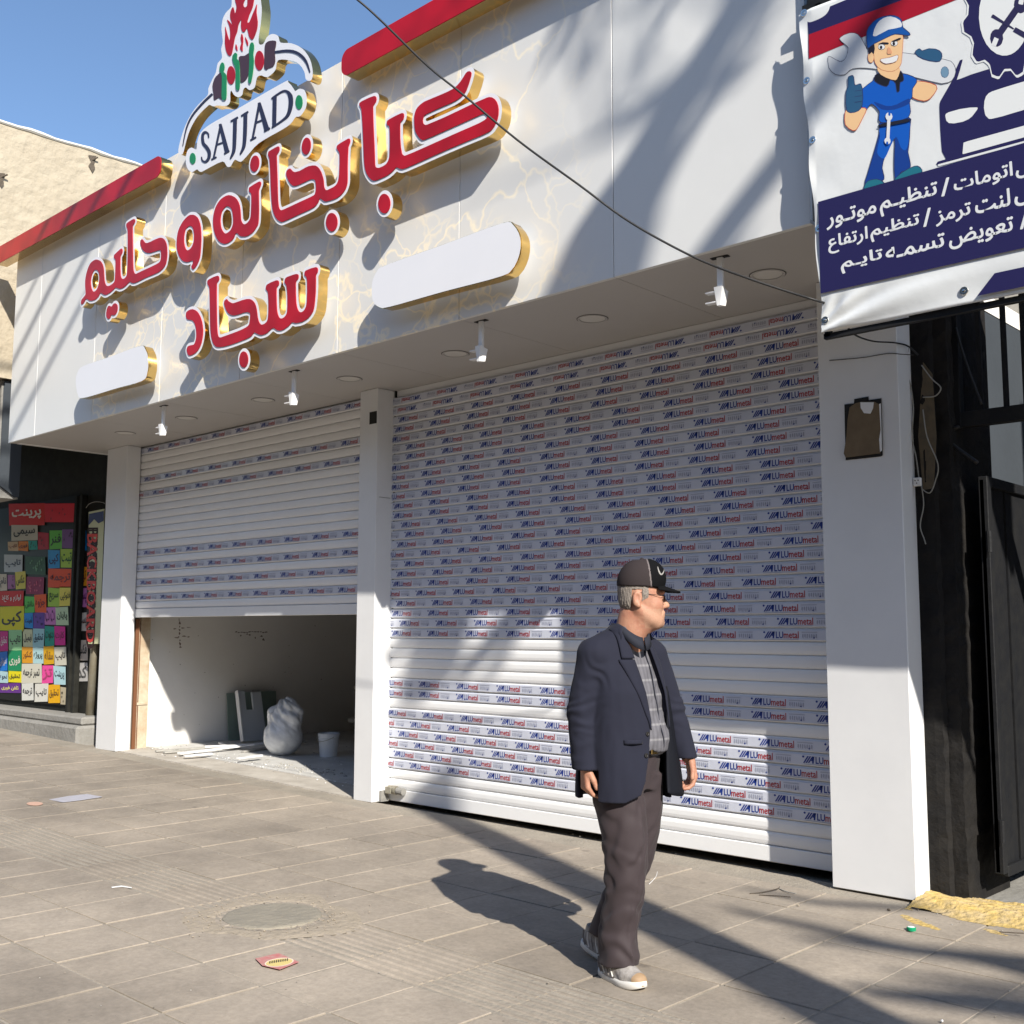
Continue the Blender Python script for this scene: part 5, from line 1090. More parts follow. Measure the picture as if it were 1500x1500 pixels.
mb.build('sticker_print', flat((.06, .05, .04)), o)
litter('paper_scrap', 'flattened bluish paper scrap on the pavement at the far left', (112, 1168), [(72, 1171), (100, 1166), (128, 1163), (150, 1167), (118, 1172), (92, 1175)], mat('bluish_paper', (.42, .42, .48), .8, noise=(15, .6, (.34, .33, .36), 5)))
litter('faded_sticker', 'faded pinkish round sticker on the pavement at the far left', (51, 1177), ell(51, 1177, 12, 2.6, 16), mat('faded_pink', (.52, .33, .25), .8))
litter('twig', 'thin white straw lying on a paving slab near the ribbed strip', (178, 1299), [(163, 1299), (178, 1297), (193, 1299.5), (193, 1300.5), (178, 1298.5), (164, 1300)], M_whitepl)
for k, pts in enumerate((((1098, 1309), (1118, 1307), (1138, 1302), (1142, 1299)), ((1112, 1311), (1135, 1312), (1158, 1314)), ((1464, 1365), (1480, 1366), (1500, 1367)), ((1140, 1301), (1152, 1306), (1166, 1309)))):
    wire('twig', [onZ(x, y, gz(-2.8)+0.008+0.004*i) for i, (x, y) in enumerate(pts)], 0.003, ['dark forked twig on the pavement before the right pillar', 'straight dark twig on the pavement below the forked one', 'black twig near the right edge of the photo', 'pale bent twig right of the forked one'][k], M_bark if k < 3 else M_dust, 'twig', 5)
wire('string_scrap', [onZ(x, y, gz(-3.5)+0.006) for x, y in ((963, 1277), (961, 1284), (955, 1291), (951, 1295))], 0.002, 'pale curl of string on the pavement right of the man', M_whitepl, 'string', 5)
cp_ = onZ(1335, 1361, gz(-2.2)+.01); bc = thing('bottle_cap', 'green and white bottle cap on the pavement near the right pillar', 'bottle cap', (cp_.x, cp_.y, gz(cp_.x)))
MB().lathe([(0.001, 0.002), (0.022, 0.002), (0.023, 0.016), (0.019, 0.020)], n=18).build('cap', flat((.01, .26, .12), .4), bc); MB().lathe([(0.018, 0.0195), (0.001, 0.021)], n=18).build('cap_liner', M_whitepl, bc)
for k, (x, y) in enumerate(((1169, 1328), (1302, 1334), (1344, 1333), (949, 1216+41), (1380, 1495), (470, 1145), (237, 1121))):
    c = onZ(x, y, gz(-3)); mb = MB(); pebble(mb, (0, 0, .004), .010); o = mb.build('stone_chip', (M_mort, M_bark, M_bark, M_bark, M_whitepl, M_dust, M_whitepl)[k], None); o.location = (c.x, c.y, gz(c.x)+.003)
    tag(o, ['reddish chip on the pavement below the twigs', 'brown leaf bit just left of the right pillar foot', 'dark chip just below the right pillar corner', 'dark chip on the pavement right of the man\'s knee', 'pale chip at the bottom right corner of the pavement', 'pale chip before the open bay threshold', 'white crumb before the left jamb'][k], 'chip')
# ================================================================== THE MAN (bodies grown from distance fields)
class Vol:
    def __init__(s, lo, hi, h):
        s.h = h; s.lo = np.array(lo, np.float32); s.n = [int((b-a)/h)+1 for a, b in zip(lo, hi)]
        s.ax = [s.lo[i]+h*np.arange(s.n[i], dtype=np.float32) for i in range(3)]; s.F = np.full(s.n, 0.25, np.float32); s.hs = 1.0
    def sub(s, lo, hi):
        sl = tuple(slice(max(0, int((lo[i]-s.lo[i])/s.h)), max(0, min(s.n[i], int((hi[i]-s.lo[i])/s.h)+2))) for i in range(3))
        return sl, (s.ax[0][sl[0]][:, None, None], s.ax[1][sl[1]][None, :, None], s.ax[2][sl[2]][None, None, :])
    def mix(s, sl, d, k):
        A = s.F[sl]
        if k > 0: hh = np.clip(0.5+0.5*(A-d)/k, 0, 1); s.F[sl] = A*(1-hh)+d*hh-k*hh*(1-hh)
        else: s.F[sl] = np.minimum(A, d)
    def cut(s, sl, d, k=0.004):
        A = s.F[sl]; d = -d; hh = np.clip(0.5-0.5*(A-d)/k, 0, 1); s.F[sl] = A*(1-hh)+d*hh+k*hh*(1-hh)
    def cap(s, a, b, ra, rb, k=0.02, flat_=None, cut=False):
        ra *= s.hs; rb *= s.hs
        a = np.array(a, float); b = np.array(b, float); R = max(ra, rb)+k+2*s.h
        sl, (X, Y, Z) = s.sub(np.minimum(a, b)-R, np.maximum(a, b)+R)
        d = b-a; L2 = float(d@d)+1e-9; t = np.clip(((X-a[0])*d[0]+(Y-a[1])*d[1]+(Z-a[2])*d[2])/L2, 0, 1)
        px, py, pz = X-a[0]-t*d[0], Y-a[1]-t*d[1], Z-a[2]-t*d[2]
        D = np.sqrt(px*px+py*py+pz*pz)-(ra+(rb-ra)*t)
        s.cut(sl, D, k) if cut else s.mix(sl, D, k)
    def ell(s, c, r, k=0.02, M=None, cut=False):
        c = np.array(c, float); r = np.array(r, float)*s.hs; R = max(r)+k+2*s.h
        sl, (X, Y, Z) = s.sub(c-R, c+R); x, y, z = X-c[0], Y-c[1], Z-c[2]
        if M is not None: x, y, z = (M[0, 0]*x+M[1, 0]*y+M[2, 0]*z), (M[0, 1]*x+M[1, 1]*y+M[2, 1]*z), (M[0, 2]*x+M[1, 2]*y+M[2, 2]*z)
        k0 = np.sqrt((x/r[0])**2+(y/r[1])**2+(z/r[2])**2); k1 = np.sqrt((x/r[0]**2)**2+(y/r[1]**2)**2+(z/r[2]**2)**2)+1e-9
        D = k0*(k0-1)/k1; s.cut(sl, D, k) if cut else s.mix(sl, D, k)
    def loft(s, secs, k=0.02, off=0.0, pw=2.0):
        """secs rows: z, cx, cy, a (x radius), b (y radius)"""
        S = np.array(secs, float); zl, zh = S[0, 0], S[-1, 0]; R = 0.05
        sl, (X, Y, Z) = s.sub((S[:, 1].min()-S[:, 3].max()-R, S[:, 2].min()-S[:, 4].max()-R, zl-R), (S[:, 1].max()+S[:, 3].max()+R, S[:, 2].max()+S[:, 4].max()+R, zh+R))
        zz = np.clip(Z, zl, zh); g = lambda i: np.interp(zz, S[:, 0], S[:, i]); a = g(3)+off; b = g(4)+off
        q = (np.abs((X-g(1))/a)**pw+np.abs((Y-g(2))/b)**pw)**(1/pw); D = (q-1)*np.minimum(a, b)*0.97
        D = np.maximum(D, np.maximum(zl-Z, Z-zh)); s.mix(sl, D, k)
    def noise(s, amp, fx, seed=0, rng_=None):
        X, Y, Z = s.ax[0][:, None, None], s.ax[1][None, :, None], s.ax[2][None, None, :]; r = np.random.default_rng(seed); n = np.zeros(s.F.shape, np.float32)
        for k in range(5):
            w = r.normal(size=3)*np.array(fx); ph = r.uniform(0, 6.28, 3); v = r.normal(size=3)*np.array(fx)*.5
            n += np.sin(X*w[0]+Y*w[1]+Z*w[2]+ph[0]+1.5*np.sin(X*v[0]+Y*v[1]+Z*v[2]+ph[1])).astype(np.float32)
        s.F += n*amp/2.5
    def surf(s, smooth=1):
        F = s.F; S = F < 0; n = s.n; c8 = [(i, j, k) for i in (0, 1) for j in (0, 1) for k in (0, 1)]
        cnt = sum(S[i:n[0]-1+i, j:n[1]-1+j, k:n[2]-1+k].astype(np.int8) for i, j, k in c8)
        act = np.nonzero((cnt > 0) & (cnt < 8)); I = np.stack(act, 1); idx = np.full([m-1 for m in n], -1, np.int32); idx[act] = np.arange(len(I))
        val = np.stack([F[I[:, 0]+i, I[:, 1]+j, I[:, 2]+k] for i, j, k in c8], 1); P = np.zeros((len(I), 3)); C = np.zeros(len(I))
        for a in range(8):
            for ax_ in range(3):
                if c8[a][ax_] == 0:
                    b = a+(4, 2, 1)[ax_]; m = (val[:, a] < 0) != (val[:, b] < 0); t = val[m, a]/(val[m, a]-val[m, b])
                    q = np.tile(np.array(c8[a], float), (m.sum(), 1)); q[:, ax_] += t; P[m] += q; C[m] += 1
        V = (I+P/C[:, None])*s.h+s.lo; Q = []
        for ax_ in range(3):
            u, v = (ax_+1) % 3, (ax_+2) % 3; sa = [slice(None)]*3; sb = [slice(None)]*3; sa[ax_] = slice(0, -1); sb[ax_] = slice(1, None)
            A, B = S[tuple(sa)], S[tuple(sb)]; K = np.stack(np.nonzero(A != B), 1); K = K[(K[:, u] > 0) & (K[:, v] > 0) & (K[:, u] < n[u]-1) & (K[:, v] < n[v]-1)]
            f = A[K[:, 0], K[:, 1], K[:, 2]]; eu = np.eye(3, dtype=int)[u]; ev = np.eye(3, dtype=int)[v]; g = lambda M: idx[M[:, 0], M[:, 1], M[:, 2]]
            q = np.stack([g(K-eu-ev), g(K-ev), g(K), g(K-eu)], 1); q[~f] = q[~f][:, ::-1]; Q.append(q)
        Q = np.concatenate(Q)
        for _ in range(smooth):
            acc = np.zeros_like(V); ct = np.zeros(len(V))
            for a, b in ((0, 1), (1, 2), (2, 3), (3, 0)):
                np.add.at(acc, Q[:, a], V[Q[:, b]]); np.add.at(ct, Q[:, a], 1)
            V = V*0.5+0.5*acc/ct[:, None]
        return V, Q
def qmesh(name, V, Q, mats, parent, mi=None):
    me = bpy.data.meshes.new(name); me.vertices.add(len(V)); me.vertices.foreach_set('co', np.asarray(V, np.float32).ravel())
    me.loops.add(Q.size); me.loops.foreach_set('vertex_index', Q.ravel().astype(np.int32)); me.polygons.add(len(Q)); me.polygons.foreach_set('loop_start', np.arange(0, Q.size, 4, dtype=np.int32))
    me.update(calc_edges=True); me.polygons.foreach_set('use_smooth', np.ones(len(Q), bool))
    for m in (mats if isinstance(mats, (list, tuple)) else [mats]): me.materials.append(m)
    if mi is not None: me.polygons.foreach_set('material_index', mi.astype(np.int32))
    o = bpy.data.objects.new(name, me); link(o, parent); return o
# plastic bag, one crumpled sack
bp = onF(414, 1106); bvb = Vol((-.30, -.30, 0), (.30, .30, .70), .009)
bvb.ell((0, 0, .20), (.215, .215, .205), .05); bvb.ell((.01, .02, .40), (.165, .15, .15), .07); bvb.ell((-.10, -.03, .42), (.085, .085, .085), .05); bvb.ell((.05, .02, .54), (.095, .08, .075), .05); bvb.ell((.12, .05, .42), (.08, .08, .13), .05)
_X, _Y, _Z = bvb.ax[0][:, None, None], bvb.ax[1][None, :, None], bvb.ax[2][None, None, :]; _A = np.arctan2(_Y, _X); _rg = np.random.default_rng(3)
for k in range(7):
    a_, b_2, c_2 = _rg.uniform(3, 9), _rg.uniform(6, 22), _rg.uniform(0, 6); up_ = np.clip((_Z-.16)/.3, .25, 1)
    bvb.F += (.0065*up_*(1-2*np.abs(np.sin(round(a_)*_A*.5+b_2*_Z+c_2+.8*np.sin(_Z*19+a_))))).astype(np.float32)
V, Q = bvb.surf(0); bg_ = thing('plastic_bag', 'bulging crumpled translucent white plastic bag of rubbish inside the open bay', 'plastic bag', tuple(bp)); qmesh('bag', V, Q, M_plastic, bg_)
# materials
M_skin = mat('sun_tanned_skin', (0.43, 0.235, 0.155), 0.55, spec=.3, noise=(26, 0.45, (0.34, 0.15, 0.10), 9), bump=(60, 0.6, 0.003)); N(M_skin)['Principled BSDF'].inputs['Subsurface Weight'].default_value = 0.12
N(M_skin)['Principled BSDF'].inputs['Subsurface Radius'].default_value = (.012, .005, .003)
M_stub = mat('white_stubble', (0.44, 0.26, 0.18), 0.65, spec=.2, noise=(260, 0.45, (0.36, 0.19, 0.125), 3), bump=(350, 0.5, 0.0015))
M_hair = mat('short_grey_hair', (0.30, 0.265, 0.23), 0.85, spec=.2, noise=(230, 0.5, (0.13, 0.11, 0.10), 3), bump=(260, 0.9, 0.004))
M_suit = mat('navy_wool_jacket', (0.019, 0.0205, 0.034), 0.85, spec=.12, noise=(6, 0.8, (0.015, 0.016, 0.026), 8), bump=(420, 0.25, 0.0008)); N(M_suit)['Principled BSDF'].inputs['Sheen Weight'].default_value = 0.03
M_suitd = mat('dark_jacket_lining', (0.007, 0.008, 0.012), 0.7, spec=.15)
M_trous = mat('brown_grey_trousers', (0.047, 0.036, 0.039), 0.7, spec=.2, noise=(5, 0.8, (0.037, 0.028, 0.031), 6), bump=(300, 0.2, 0.0008)); N(M_trous)['Principled BSDF'].inputs['Sheen Weight'].default_value = 0.05
M_belt = mat('black_belt', (0.012, 0.010, 0.009), 0.35); M_brass = mat('brass_buckle', (0.55, 0.38, 0.15), 0.3, metal=1.0)
M_capd = mat('black_cap_front', (0.005, 0.005, 0.006), 0.9, spec=.1, bump=(200, .3, .001)); M_capg = mat('charcoal_cap_back', (0.036, 0.028, 0.029), 0.9, spec=.1, noise=(12, .6, (0.034, 0.028, 0.029), 5), bump=(220, .4, .001))
M_shoe = mat('grey_mesh_shoe', (0.36, 0.335, 0.315), 0.8, noise=(34, 0.35, (0.17, 0.155, 0.145), 5), bump=(160, .5, .002)); M_sole = mat('white_shoe_sole', (0.66, 0.64, 0.60), 0.6); M_gum = mat('gum_toe', (0.30, 0.20, 0.115), 0.7)
M_shirt = mat('grey_striped_shirt', (0.22, 0.215, 0.235), 0.8, spec=.2, bump=(200, .3, .001)); t = M_shirt.node_tree; b = t.nodes['Principled BSDF']; tc = t.nodes.new('ShaderNodeTexCoord'); sp = t.nodes.new('ShaderNodeSeparateXYZ'); L(M_shirt, tc.outputs['Object'], sp.inputs[0])
def wv(inp, mulv, addv, out_lo, out_hi, lo, hi):
    m1 = t.nodes.new('ShaderNodeMath'); m1.operation = 'MULTIPLY_ADD'; m1.inputs[1].default_value = mulv; m1.inputs[2].default_value = addv; L(M_shirt, inp, m1.inputs[0])
    m2 = t.nodes.new('ShaderNodeMath'); m2.operation = 'SINE'; L(M_shirt, m1.outputs[0], m2.inputs[0])
    r = t.nodes.new('ShaderNodeMapRange'); r.inputs['From Min'].default_value = lo; r.inputs['From Max'].default_value = hi; r.inputs['To Min'].default_value = out_lo; r.inputs['To Max'].default_value = out_hi; L(M_shirt, m2.outputs[0], r.inputs['Value']); return r.outputs[0]
hs = wv(sp.outputs['Z'], 2*math.pi/0.063, 0.6, 0, 1, 0.80, 0.99); vs = wv(sp.outputs['Y'], 2*math.pi/0.022, 0, 0.86, 1.1, -1, 1)
mxn = t.nodes.new('ShaderNodeMix'); mxn.data_type = 'RGBA'; mxn.inputs['A'].default_value = (0.115, 0.113, 0.128, 1); mxn.inputs['B'].default_value = (0.19, 0.187, 0.20, 1); L(M_shirt, hs, mxn.inputs['Factor'])
vmn = t.nodes.new('ShaderNodeVectorMath'); vmn.operation = 'SCALE'; L(M_shirt, mxn.outputs['Result'], vmn.inputs[0]); L(M_shirt, vs, vmn.inputs['Scale']); L(M_shirt, vmn.outputs[0], b.inputs['Base Color'])
M_shirtd = mat('dark_shirt_trim', (0.022, 0.024, 0.034), 0.8, spec=.15)

mo = Vector((-3.09, 3.965, gz(-3.09)-0.002)); PHI = math.radians(-12)
man = thing('person', 'elderly man in navy jacket, striped shirt and black cap walking past the closed shutter', 'person', tuple(mo), PHI)
MANM = Matrix.Translation(mo) @ Matrix.Rotation(PHI, 4, 'Z')
def man_xf(p): return MANM @ Vector(tuple(float(v) for v in p))
# head frame : turned to the man's left, seen in profile
HS = 1.14; hc = np.array((0.130, 0.045, 1.626)); ha = math.radians(56); Hx = np.array((math.cos(ha), math.sin(ha), 0.0)); Hy = np.array((-math.sin(ha), math.cos(ha), 0.0)); Hz = np.array((0, 0, 1.0))
tl = math.radians(-2); Hx, Hz = Hx*math.cos(tl)+Hz*math.sin(tl)*0+np.array((0, 0, math.sin(tl))), Hz
HM = np.stack([Hx, Hy, Hz], 1)
def H(x, y, z): return hc+HM @ (HS*np.array((x, y, z), float))
bv = Vol((-0.30, -0.36, -0.01), (0.38, 0.42, 1.82), 0.0042)
# hidden trunk and limbs, slimmer than the clothes
bv.loft([(0.80, .03, 0, .09, .13), (0.95, .04, 0, .12, .15), (1.1, .05, 0, .12, .15), (1.3, .05, 0, .10, .16), (1.42, .055, 0, .07, .13)], .03)
for s_, hip, kn, an in ((-1, (.03, -.085, .88), (.11, -.055, .48), (.088, -.07, .10)), (1, (.02, .085, .88), (-.005, .08, .47), (-.165, .06, .15))):
    bv.cap(hip, kn, .075, .05, .03); bv.cap(kn, an, .05, .036, .02)
# neck
bv.cap((.06, .0, 1.38), (.105, .020, 1.56), .066, .063, .03); bv.cap((.09, .008, 1.42), (.130, .035, 1.55), .052, .046, .03)
# skull, face
bv.hs = HS
bv.ell(H(-.006, 0, .035), (.082, .073, .092), .02, HM); bv.ell(H(.020, 0, -.030), (.062, .060, .090), .03, HM); bv.ell(H(.026, 0, -.070), (.060, .055, .047), .03, HM); bv.cap(H(.03, 0, -.085), H(-.01, 0, -.115), .032, .036, .03)
bv.cap(H(.054, -.022, -.090), H(.054, .022, -.090), .024, .024, .02); bv.ell(H(.072, 0, -.093), (.018, .020, .017), .012, HM)      # chin
bv.cap(H(-.018, -.052, -.040), H(.035, -.042, -.080), .017, .018, .02); bv.cap(H(-.018, .052, -.040), H(.035, .042, -.080), .017, .018, .02)   # jaw
bv.ell(H(.048, -.036, -.022), (.030, .022, .026), .02, HM); bv.ell(H(.048, .036, -.022), (.030, .022, .026), .02, HM)             # cheeks
bv.cap(H(.078, -.038, .026), H(.078, .038, .026), .010, .010, .012)                                                            # brow
bv.cap(H(.078, 0, .018), H(.096, 0, -.018), .007, .010, .012); bv.ell(H(.098, 0, -.024), (.0125, .0125, .0105), .008, HM)             # nose
bv.ell(H(.086, -.012, -.028), (.012, .008, .008), .005, HM); bv.ell(H(.086, .012, -.028), (.012, .008, .008), .005, HM)
bv.ell(H(.080, -.030, .008), (.014, .018, .011), .006, HM, cut=True); bv.ell(H(.080, .030, .008), (.014, .018, .011), .006, HM, cut=True)
bv.ell(H(.072, -.030, .007), (.012, .013, .011), .003, HM); bv.ell(H(.072, .030, .007), (.012, .013, .011), .003, HM)
bv.cap(H(.083, -.014, -.052), H(.083, .014, -.052), .008, .008, .006); bv.cap(H(.080, -.013, -.066), H(.080, .013, -.066), .009, .009, .006)     # lips
bv.cap(H(.094, -.020, -.0585), H(.094, .020, -.0585), .0045, .0045, .003, cut=True)
bv.cap(H(.078, -.026, -.045), H(.066, -.036, -.066), .004, .004, .006, cut=True)
for s_ in (-1, 1):                                                                                                            # ears
    bv.ell(H(-.026, s_*.073, -.004), (.018, .009, .031), .006, HM); bv.ell(H(-.023, s_*.082, .002), (.010, .007, .017), .003, HM, cut=True); bv.ell(H(-.020, s_*.075, -.029), (.009, .008, .010), .005, HM)
bv.hs = 1.0
# arms and hands
def hand(wr, dirv, palm_n, thumb_d, curls, spread=0.0165):
    d = np.array(dirv, float); d /= np.linalg.norm(d); nrm = np.array(palm_n, float); nrm -= d*(nrm@d); nrm /= np.linalg.norm(nrm); w = np.cross(d, nrm)
    if w @ np.array(thumb_d) < 0: w = -w
    g_ = 1.07; bv.hs = g_; d = d*g_; nrm = nrm*g_; w = w*g_; wr = np.array(wr, float)
    for k in (-1.4, -.5, .5, 1.4): bv.cap(wr+w*k*.010, wr+d*.085+w*k*spread*.95, .0135, .0115, .010)
    Ls = (.078, .085, .080, .062)
    for i, k in enumerate((1.45, .5, -.5, -1.45)):
        a = wr+d*.085+w*k*spread; c1 = curls[i]; f1 = d*math.cos(c1)+nrm*math.sin(c1); f2 = d*math.cos(c1*2.0)+nrm*math.sin(c1*2.0); f3 = d*math.cos(c1*2.9)+nrm*math.sin(c1*2.9)
        b_ = a+f1*Ls[i]*.45; c = b_+f2*Ls[i]*.32; e = c+f3*Ls[i]*.26
        bv.cap(a, b_, .0098, .0090, .004); bv.cap(b_, c, .0090, .0083, .002); bv.cap(c, e, .0083, .0070, .002)
    a = wr+d*.022+w*.022+nrm*.006; b_ = a+d*.036+w*.020+nrm*.012; c = b_+d*.030+w*.004+nrm*.010; bv.cap(a, b_, .0145, .0115, .008); bv.cap(b_, c, .0112, .0088, .002); bv.hs = 1.0
bv.cap((.05, -.155, 1.39), (.015, -.195, 1.13), .045, .038, .02); bv.cap((.015, -.195, 1.13), (.042, -.205, .905), .038, .027, .02)
hand((.042, -.208, .905), (.04, .0, -1), (.25, .95, 0), (.97, -.25, 0), (.62, .68, .74, .8))
bv.cap((.07, .15, 1.39), (.10, .235, 1.14), .045, .036, .02); bv.cap((.10, .235, 1.14), (.15, .29, .92), .036, .026, .02)
hand((.155, .300, .925), (.14, .06, -1), (-.25, -.95, 0), (.97, -.25, 0), (.55, .62, .68, .75))
V, Q = bv.surf(1); cen = V[Q].mean(1)
hp = (cen-hc) @ HM/HS; inh = cen[:, 2] > 1.46
sb = inh & (hp[:, 2] < -.040) & (hp[:, 2] > -.115) & (hp[:, 0] > -.005+.2*np.maximum(0, -(hp[:, 2]+.03)))
lip = inh & (hp[:, 0] > .078) & (np.abs(hp[:, 1]) < .017) & (hp[:, 2] < -.046) & (hp[:, 2] > -.072)
mi = np.zeros(len(Q), int); mi[sb] = 1; mi[lip] = 2
M_lip = mat('lips', (.40, .15, .11), .5)
body = qmesh('body', V, Q, [M_skin, M_stub, M_lip], man, mi); del bv
# hair
hv = Vol(hc-.155, hc+.155, 0.003); hv.hs = HS
hv.ell(H(-.008, 0, .033), (.0845, .0755, .094), .01, HM); hv.ell(H(-.036, 0, -.015), (.050, .062, .050), .02, HM)
hv.cap(H(.006, -.0690, .045), H(.000, -.0705, .012), .006, .0025, .006); hv.cap(H(.006, .0690, .045), H(.000, .0705, .012), .006, .0025, .006)
sl, (X, Y, Z) = hv.sub(hc-.2, hc+.2); x = (X-hc[0])*HM[0, 0]+(Y-hc[1])*HM[1, 0]+(Z-hc[2])*HM[2, 0]; y = (X-hc[0])*HM[0, 1]+(Y-hc[1])*HM[1, 1]; z = Z-hc[2]; x, y, z = x/HS, y/HS, z/HS
hv.F = np.maximum(hv.F, (x-.020)); hv.F = np.maximum(hv.F, np.minimum(-(x+.028)*-1, .05-z)*1.0 if False else hv.F)
cutm = np.maximum(x+.030, -.1)  # keep hair behind the ear below the ear top
low = np.minimum(.035-z, x+.024); hv.F = np.maximum(hv.F, np.where((z < .035) & (x > -.046) & (x < -.008), np.minimum(.035-z, x+.046), -1))
hv.F = np.maximum(hv.F, -.040-z-.5*(x+.07)); hv.noise(.0016, (420, 420, 120), 3); hv.F += (.004*np.clip((-.005-z)/.03, 0, 1)*np.abs(np.sin((x+y)*520+np.sin(z*160)))).astype(np.float32)
V, Q = hv.surf(0); qmesh('hair', V, Q, M_hair, man)
# cap
cv = Vol(hc-.21, hc+.25, 0.0034); cv.hs = HS
cv.ell(H(-.002, 0, .062), (.093, .084, .096), .01, HM); 
sl, (X, Y, Z) = cv.sub(hc-.3, hc+.3); x = (X-hc[0])*HM[0, 0]+(Y-hc[1])*HM[1, 0]+(Z-hc[2])*HM[2, 0]; y = (X-hc[0])*HM[0, 1]+(Y-hc[1])*HM[1, 1]; z = Z-hc[2]; x, y, z = x/HS, y/HS, z/HS
bottom = .040-.10*(x+.0)*0.0-.02*(x/.1); cv.F = np.maximum(cv.F, (.046-.03*x)-z)
cv.F = np.maximum(cv.F, (z-.150)*.8)
cv.ell(H(.026, 0, .085), (.066, .070, .062), .03, HM)
inner = H(-.008, 0, .040); cv.ell(inner, (.080, .072, .070), .002, HM, cut=True)
cv.F = np.maximum(cv.F, (.040-.03*x)-z)
br = ((x-.055)/.098)**2+(y/.073)**2-1; curve = .050-.9*np.maximum(0, x-.07)**2-3.2*y*y-.24*np.maximum(0, x-.07)
brim = np.maximum(np.maximum(br*.06, np.abs(z-curve)-.0036), .055-x); cv.F = np.minimum(cv.F, brim)
cv.ell(H(.004, 0, .156), (.008, .008, .005), .002, HM)
V, Q = cv.surf(1); cen = (V[Q].mean(1)-hc) @ HM/HS; seam = np.abs(cen[:, 0]-(.014+(.15-cen[:, 2])*.13)) < .0026
mi = np.where(cen[:, 0] > .014+(.15-cen[:, 2])*.13, 0, 1); mi[seam] = 2
cap_o = qmesh('cap', V, Q, [M_capd, M_capg, mat('cap_piping', (.13, .11, .11), .8)], man, mi)
# pale curved mark on the cap front (right side of the cap faces the camera)
capL = (V-hc) @ HM/HS; side = capL[:, 1] < -.01
def cap_pt(x_, z_):
    d = (capL[:, 0]-x_)**2+(capL[:, 2]-z_)**2; d[~side] = 9; near = d < .006**2
    return H(x_, (capL[near, 1].min() if near.any() else -.06)-.0022, z_)
hcw = man_xf(hc); q0 = proj(hcw); sc_ = q0[2]/FPX/HS
mb = MB(); P_ = catmull([((px-q0[0])*sc_, -(py-q0[1])*sc_) for px, py in ((961, 830), (961.8, 836), (965, 841.5), (969, 839), (972.3, 833))], 4, False); n_ = len(P_)
T_ = np.gradient(P_, axis=0); T_ /= np.hypot(T_[:, 0], T_[:, 1])[:, None]
for k in range(n_):
    w_ = .0006+.0026*math.sin(math.pi*(k/(n_-1))**.9)
    for s_ in (-1, 1): mb.V.append(tuple(cap_pt(P_[k, 0]-T_[k, 1]*w_*s_, P_[k, 1]+T_[k, 0]*w_*s_)))
for k in range(n_-1): mb.F.append((2*k, 2*k+2, 2*k+3, 2*k+1)); mb.M.append(0)
mb.build('cap_emblem', flat((.26, .25, .24), .6), cap_o)
gl = MB(); gl.tube([H(-.022, -.074, .022), H(.03, -.070, .016), H(.070, -.058, .013), H(.083, -.045, .012)], .0013, 5); gl.tube([H(.083, -.045, .012), H(.093, -.012, .014), H(.093, .012, .014), H(.083, .045, .012)], .0014, 5)
g_o = gl.build('spectacles', M_belt, man, True)
for s_ in (-1, 1):
    o_ = [H(.0865+.005*(1-abs(math.cos(a))), s_*(.029)+.016*math.cos(a), .002+.0125*math.sin(a)) for a in [2*math.pi*k/16 for k in range(16)]]
    mesh('lens', [tuple(p) for p in o_], [tuple(range(16))], mat('tinted_lens', (.05, .03, .03), .1) if s_ < 0 else MATS['tinted_lens'], g_o)
# spectacles are not worn ; jacket -----------------------------------------------------
JS = [(.745, .048, 0, .196, .206), (.85, .052, 0, .190, .207), (.98, .058, 0, .178, .204), (1.10, .062, 0, .168, .195), (1.22, .060, 0, .155, .190), (1.33, .052, 0, .130, .190), (1.40, .050, 0, .108, .180), (1.445, .055, 0, .088, .135), (1.475, .062, 0, .074, .092), (1.50, .070, .004, .066, .074)]
JA = np.array(JS)
def yr(z): return np.interp(z, [.757, .79, .85, .95, 1.03, 1.10, 1.20, 1.30, 1.40, 1.47, 1.5], [-.125, -.060, -.036, -.014, -.002, .000, -.012, -.028, -.046, -.062, -.068])
def yl(z): return np.interp(z, [.745, .80, .86, .95, 1.03, 1.10, 1.20, 1.30, 1.40, 1.47, 1.5], [.150, .145, .142, .140, .140, .138, .125, .100, .075, .066, .066])
jv = Vol((-.22, -.34, .70), (.30, .42, 1.56), 0.0055)
jv.loft(JS, .01, pw=2.25)
jv.cap((.045, -.10, 1.42), (.045, -.155, 1.385), .060, .068, .035); jv.cap((.055, .10, 1.42), (.065, .150, 1.385), .060, .066, .035)
jv.cap((.045, -.158, 1.375), (.012, -.200, 1.13), .073, .067, .02); jv.cap((.012, -.200, 1.13), (.042, -.200, .895), .067, .060, .012)
jv.cap((.07, .152, 1.375), (.10, .235, 1.14), .071, .062, .015); jv.cap((.10, .235, 1.14), (.148, .285, .925), .062, .050, .012)
jv.noise(.0022, (26, 26, 13), 11); jv.noise(.0009, (60, 60, 34), 5)
X, Y, Z = jv.ax[0][:, None, None], jv.ax[1][None, :, None], jv.ax[2][None, None, :]
# elbow and armpit creases
def crease(c, d, R, fr, amp):
    global jv
    r2 = ((X-c[0])**2+(Y-c[1])**2+(Z-c[2])**2)/R**2; u_ = X*d[0]+Y*d[1]+Z*d[2]; v_ = X*d[2]-Z*d[0]+Y*.7; jv.F += (.95*amp*np.exp(-r2*1.8)*np.sin(u_*fr*.8+1.9*np.sin(v_*31+c[0]*50)+1.1*np.sin(u_*47))).astype(np.float32)
crease((.05, -.24, 1.13), (-.6, .3, 1), .10, 165, .0050); crease((.07, -.17, 1.30), (.9, .4, .8), .09, 120, .0045); crease((.05, -.25, .98), (.5, 0, 1), .07, 120, .003)
crease((.16, .25, 1.13), (.6, .3, 1), .09, 150, .004); crease((.13, -.08, 1.05), (.2, 1, .5), .09, 60, .002)
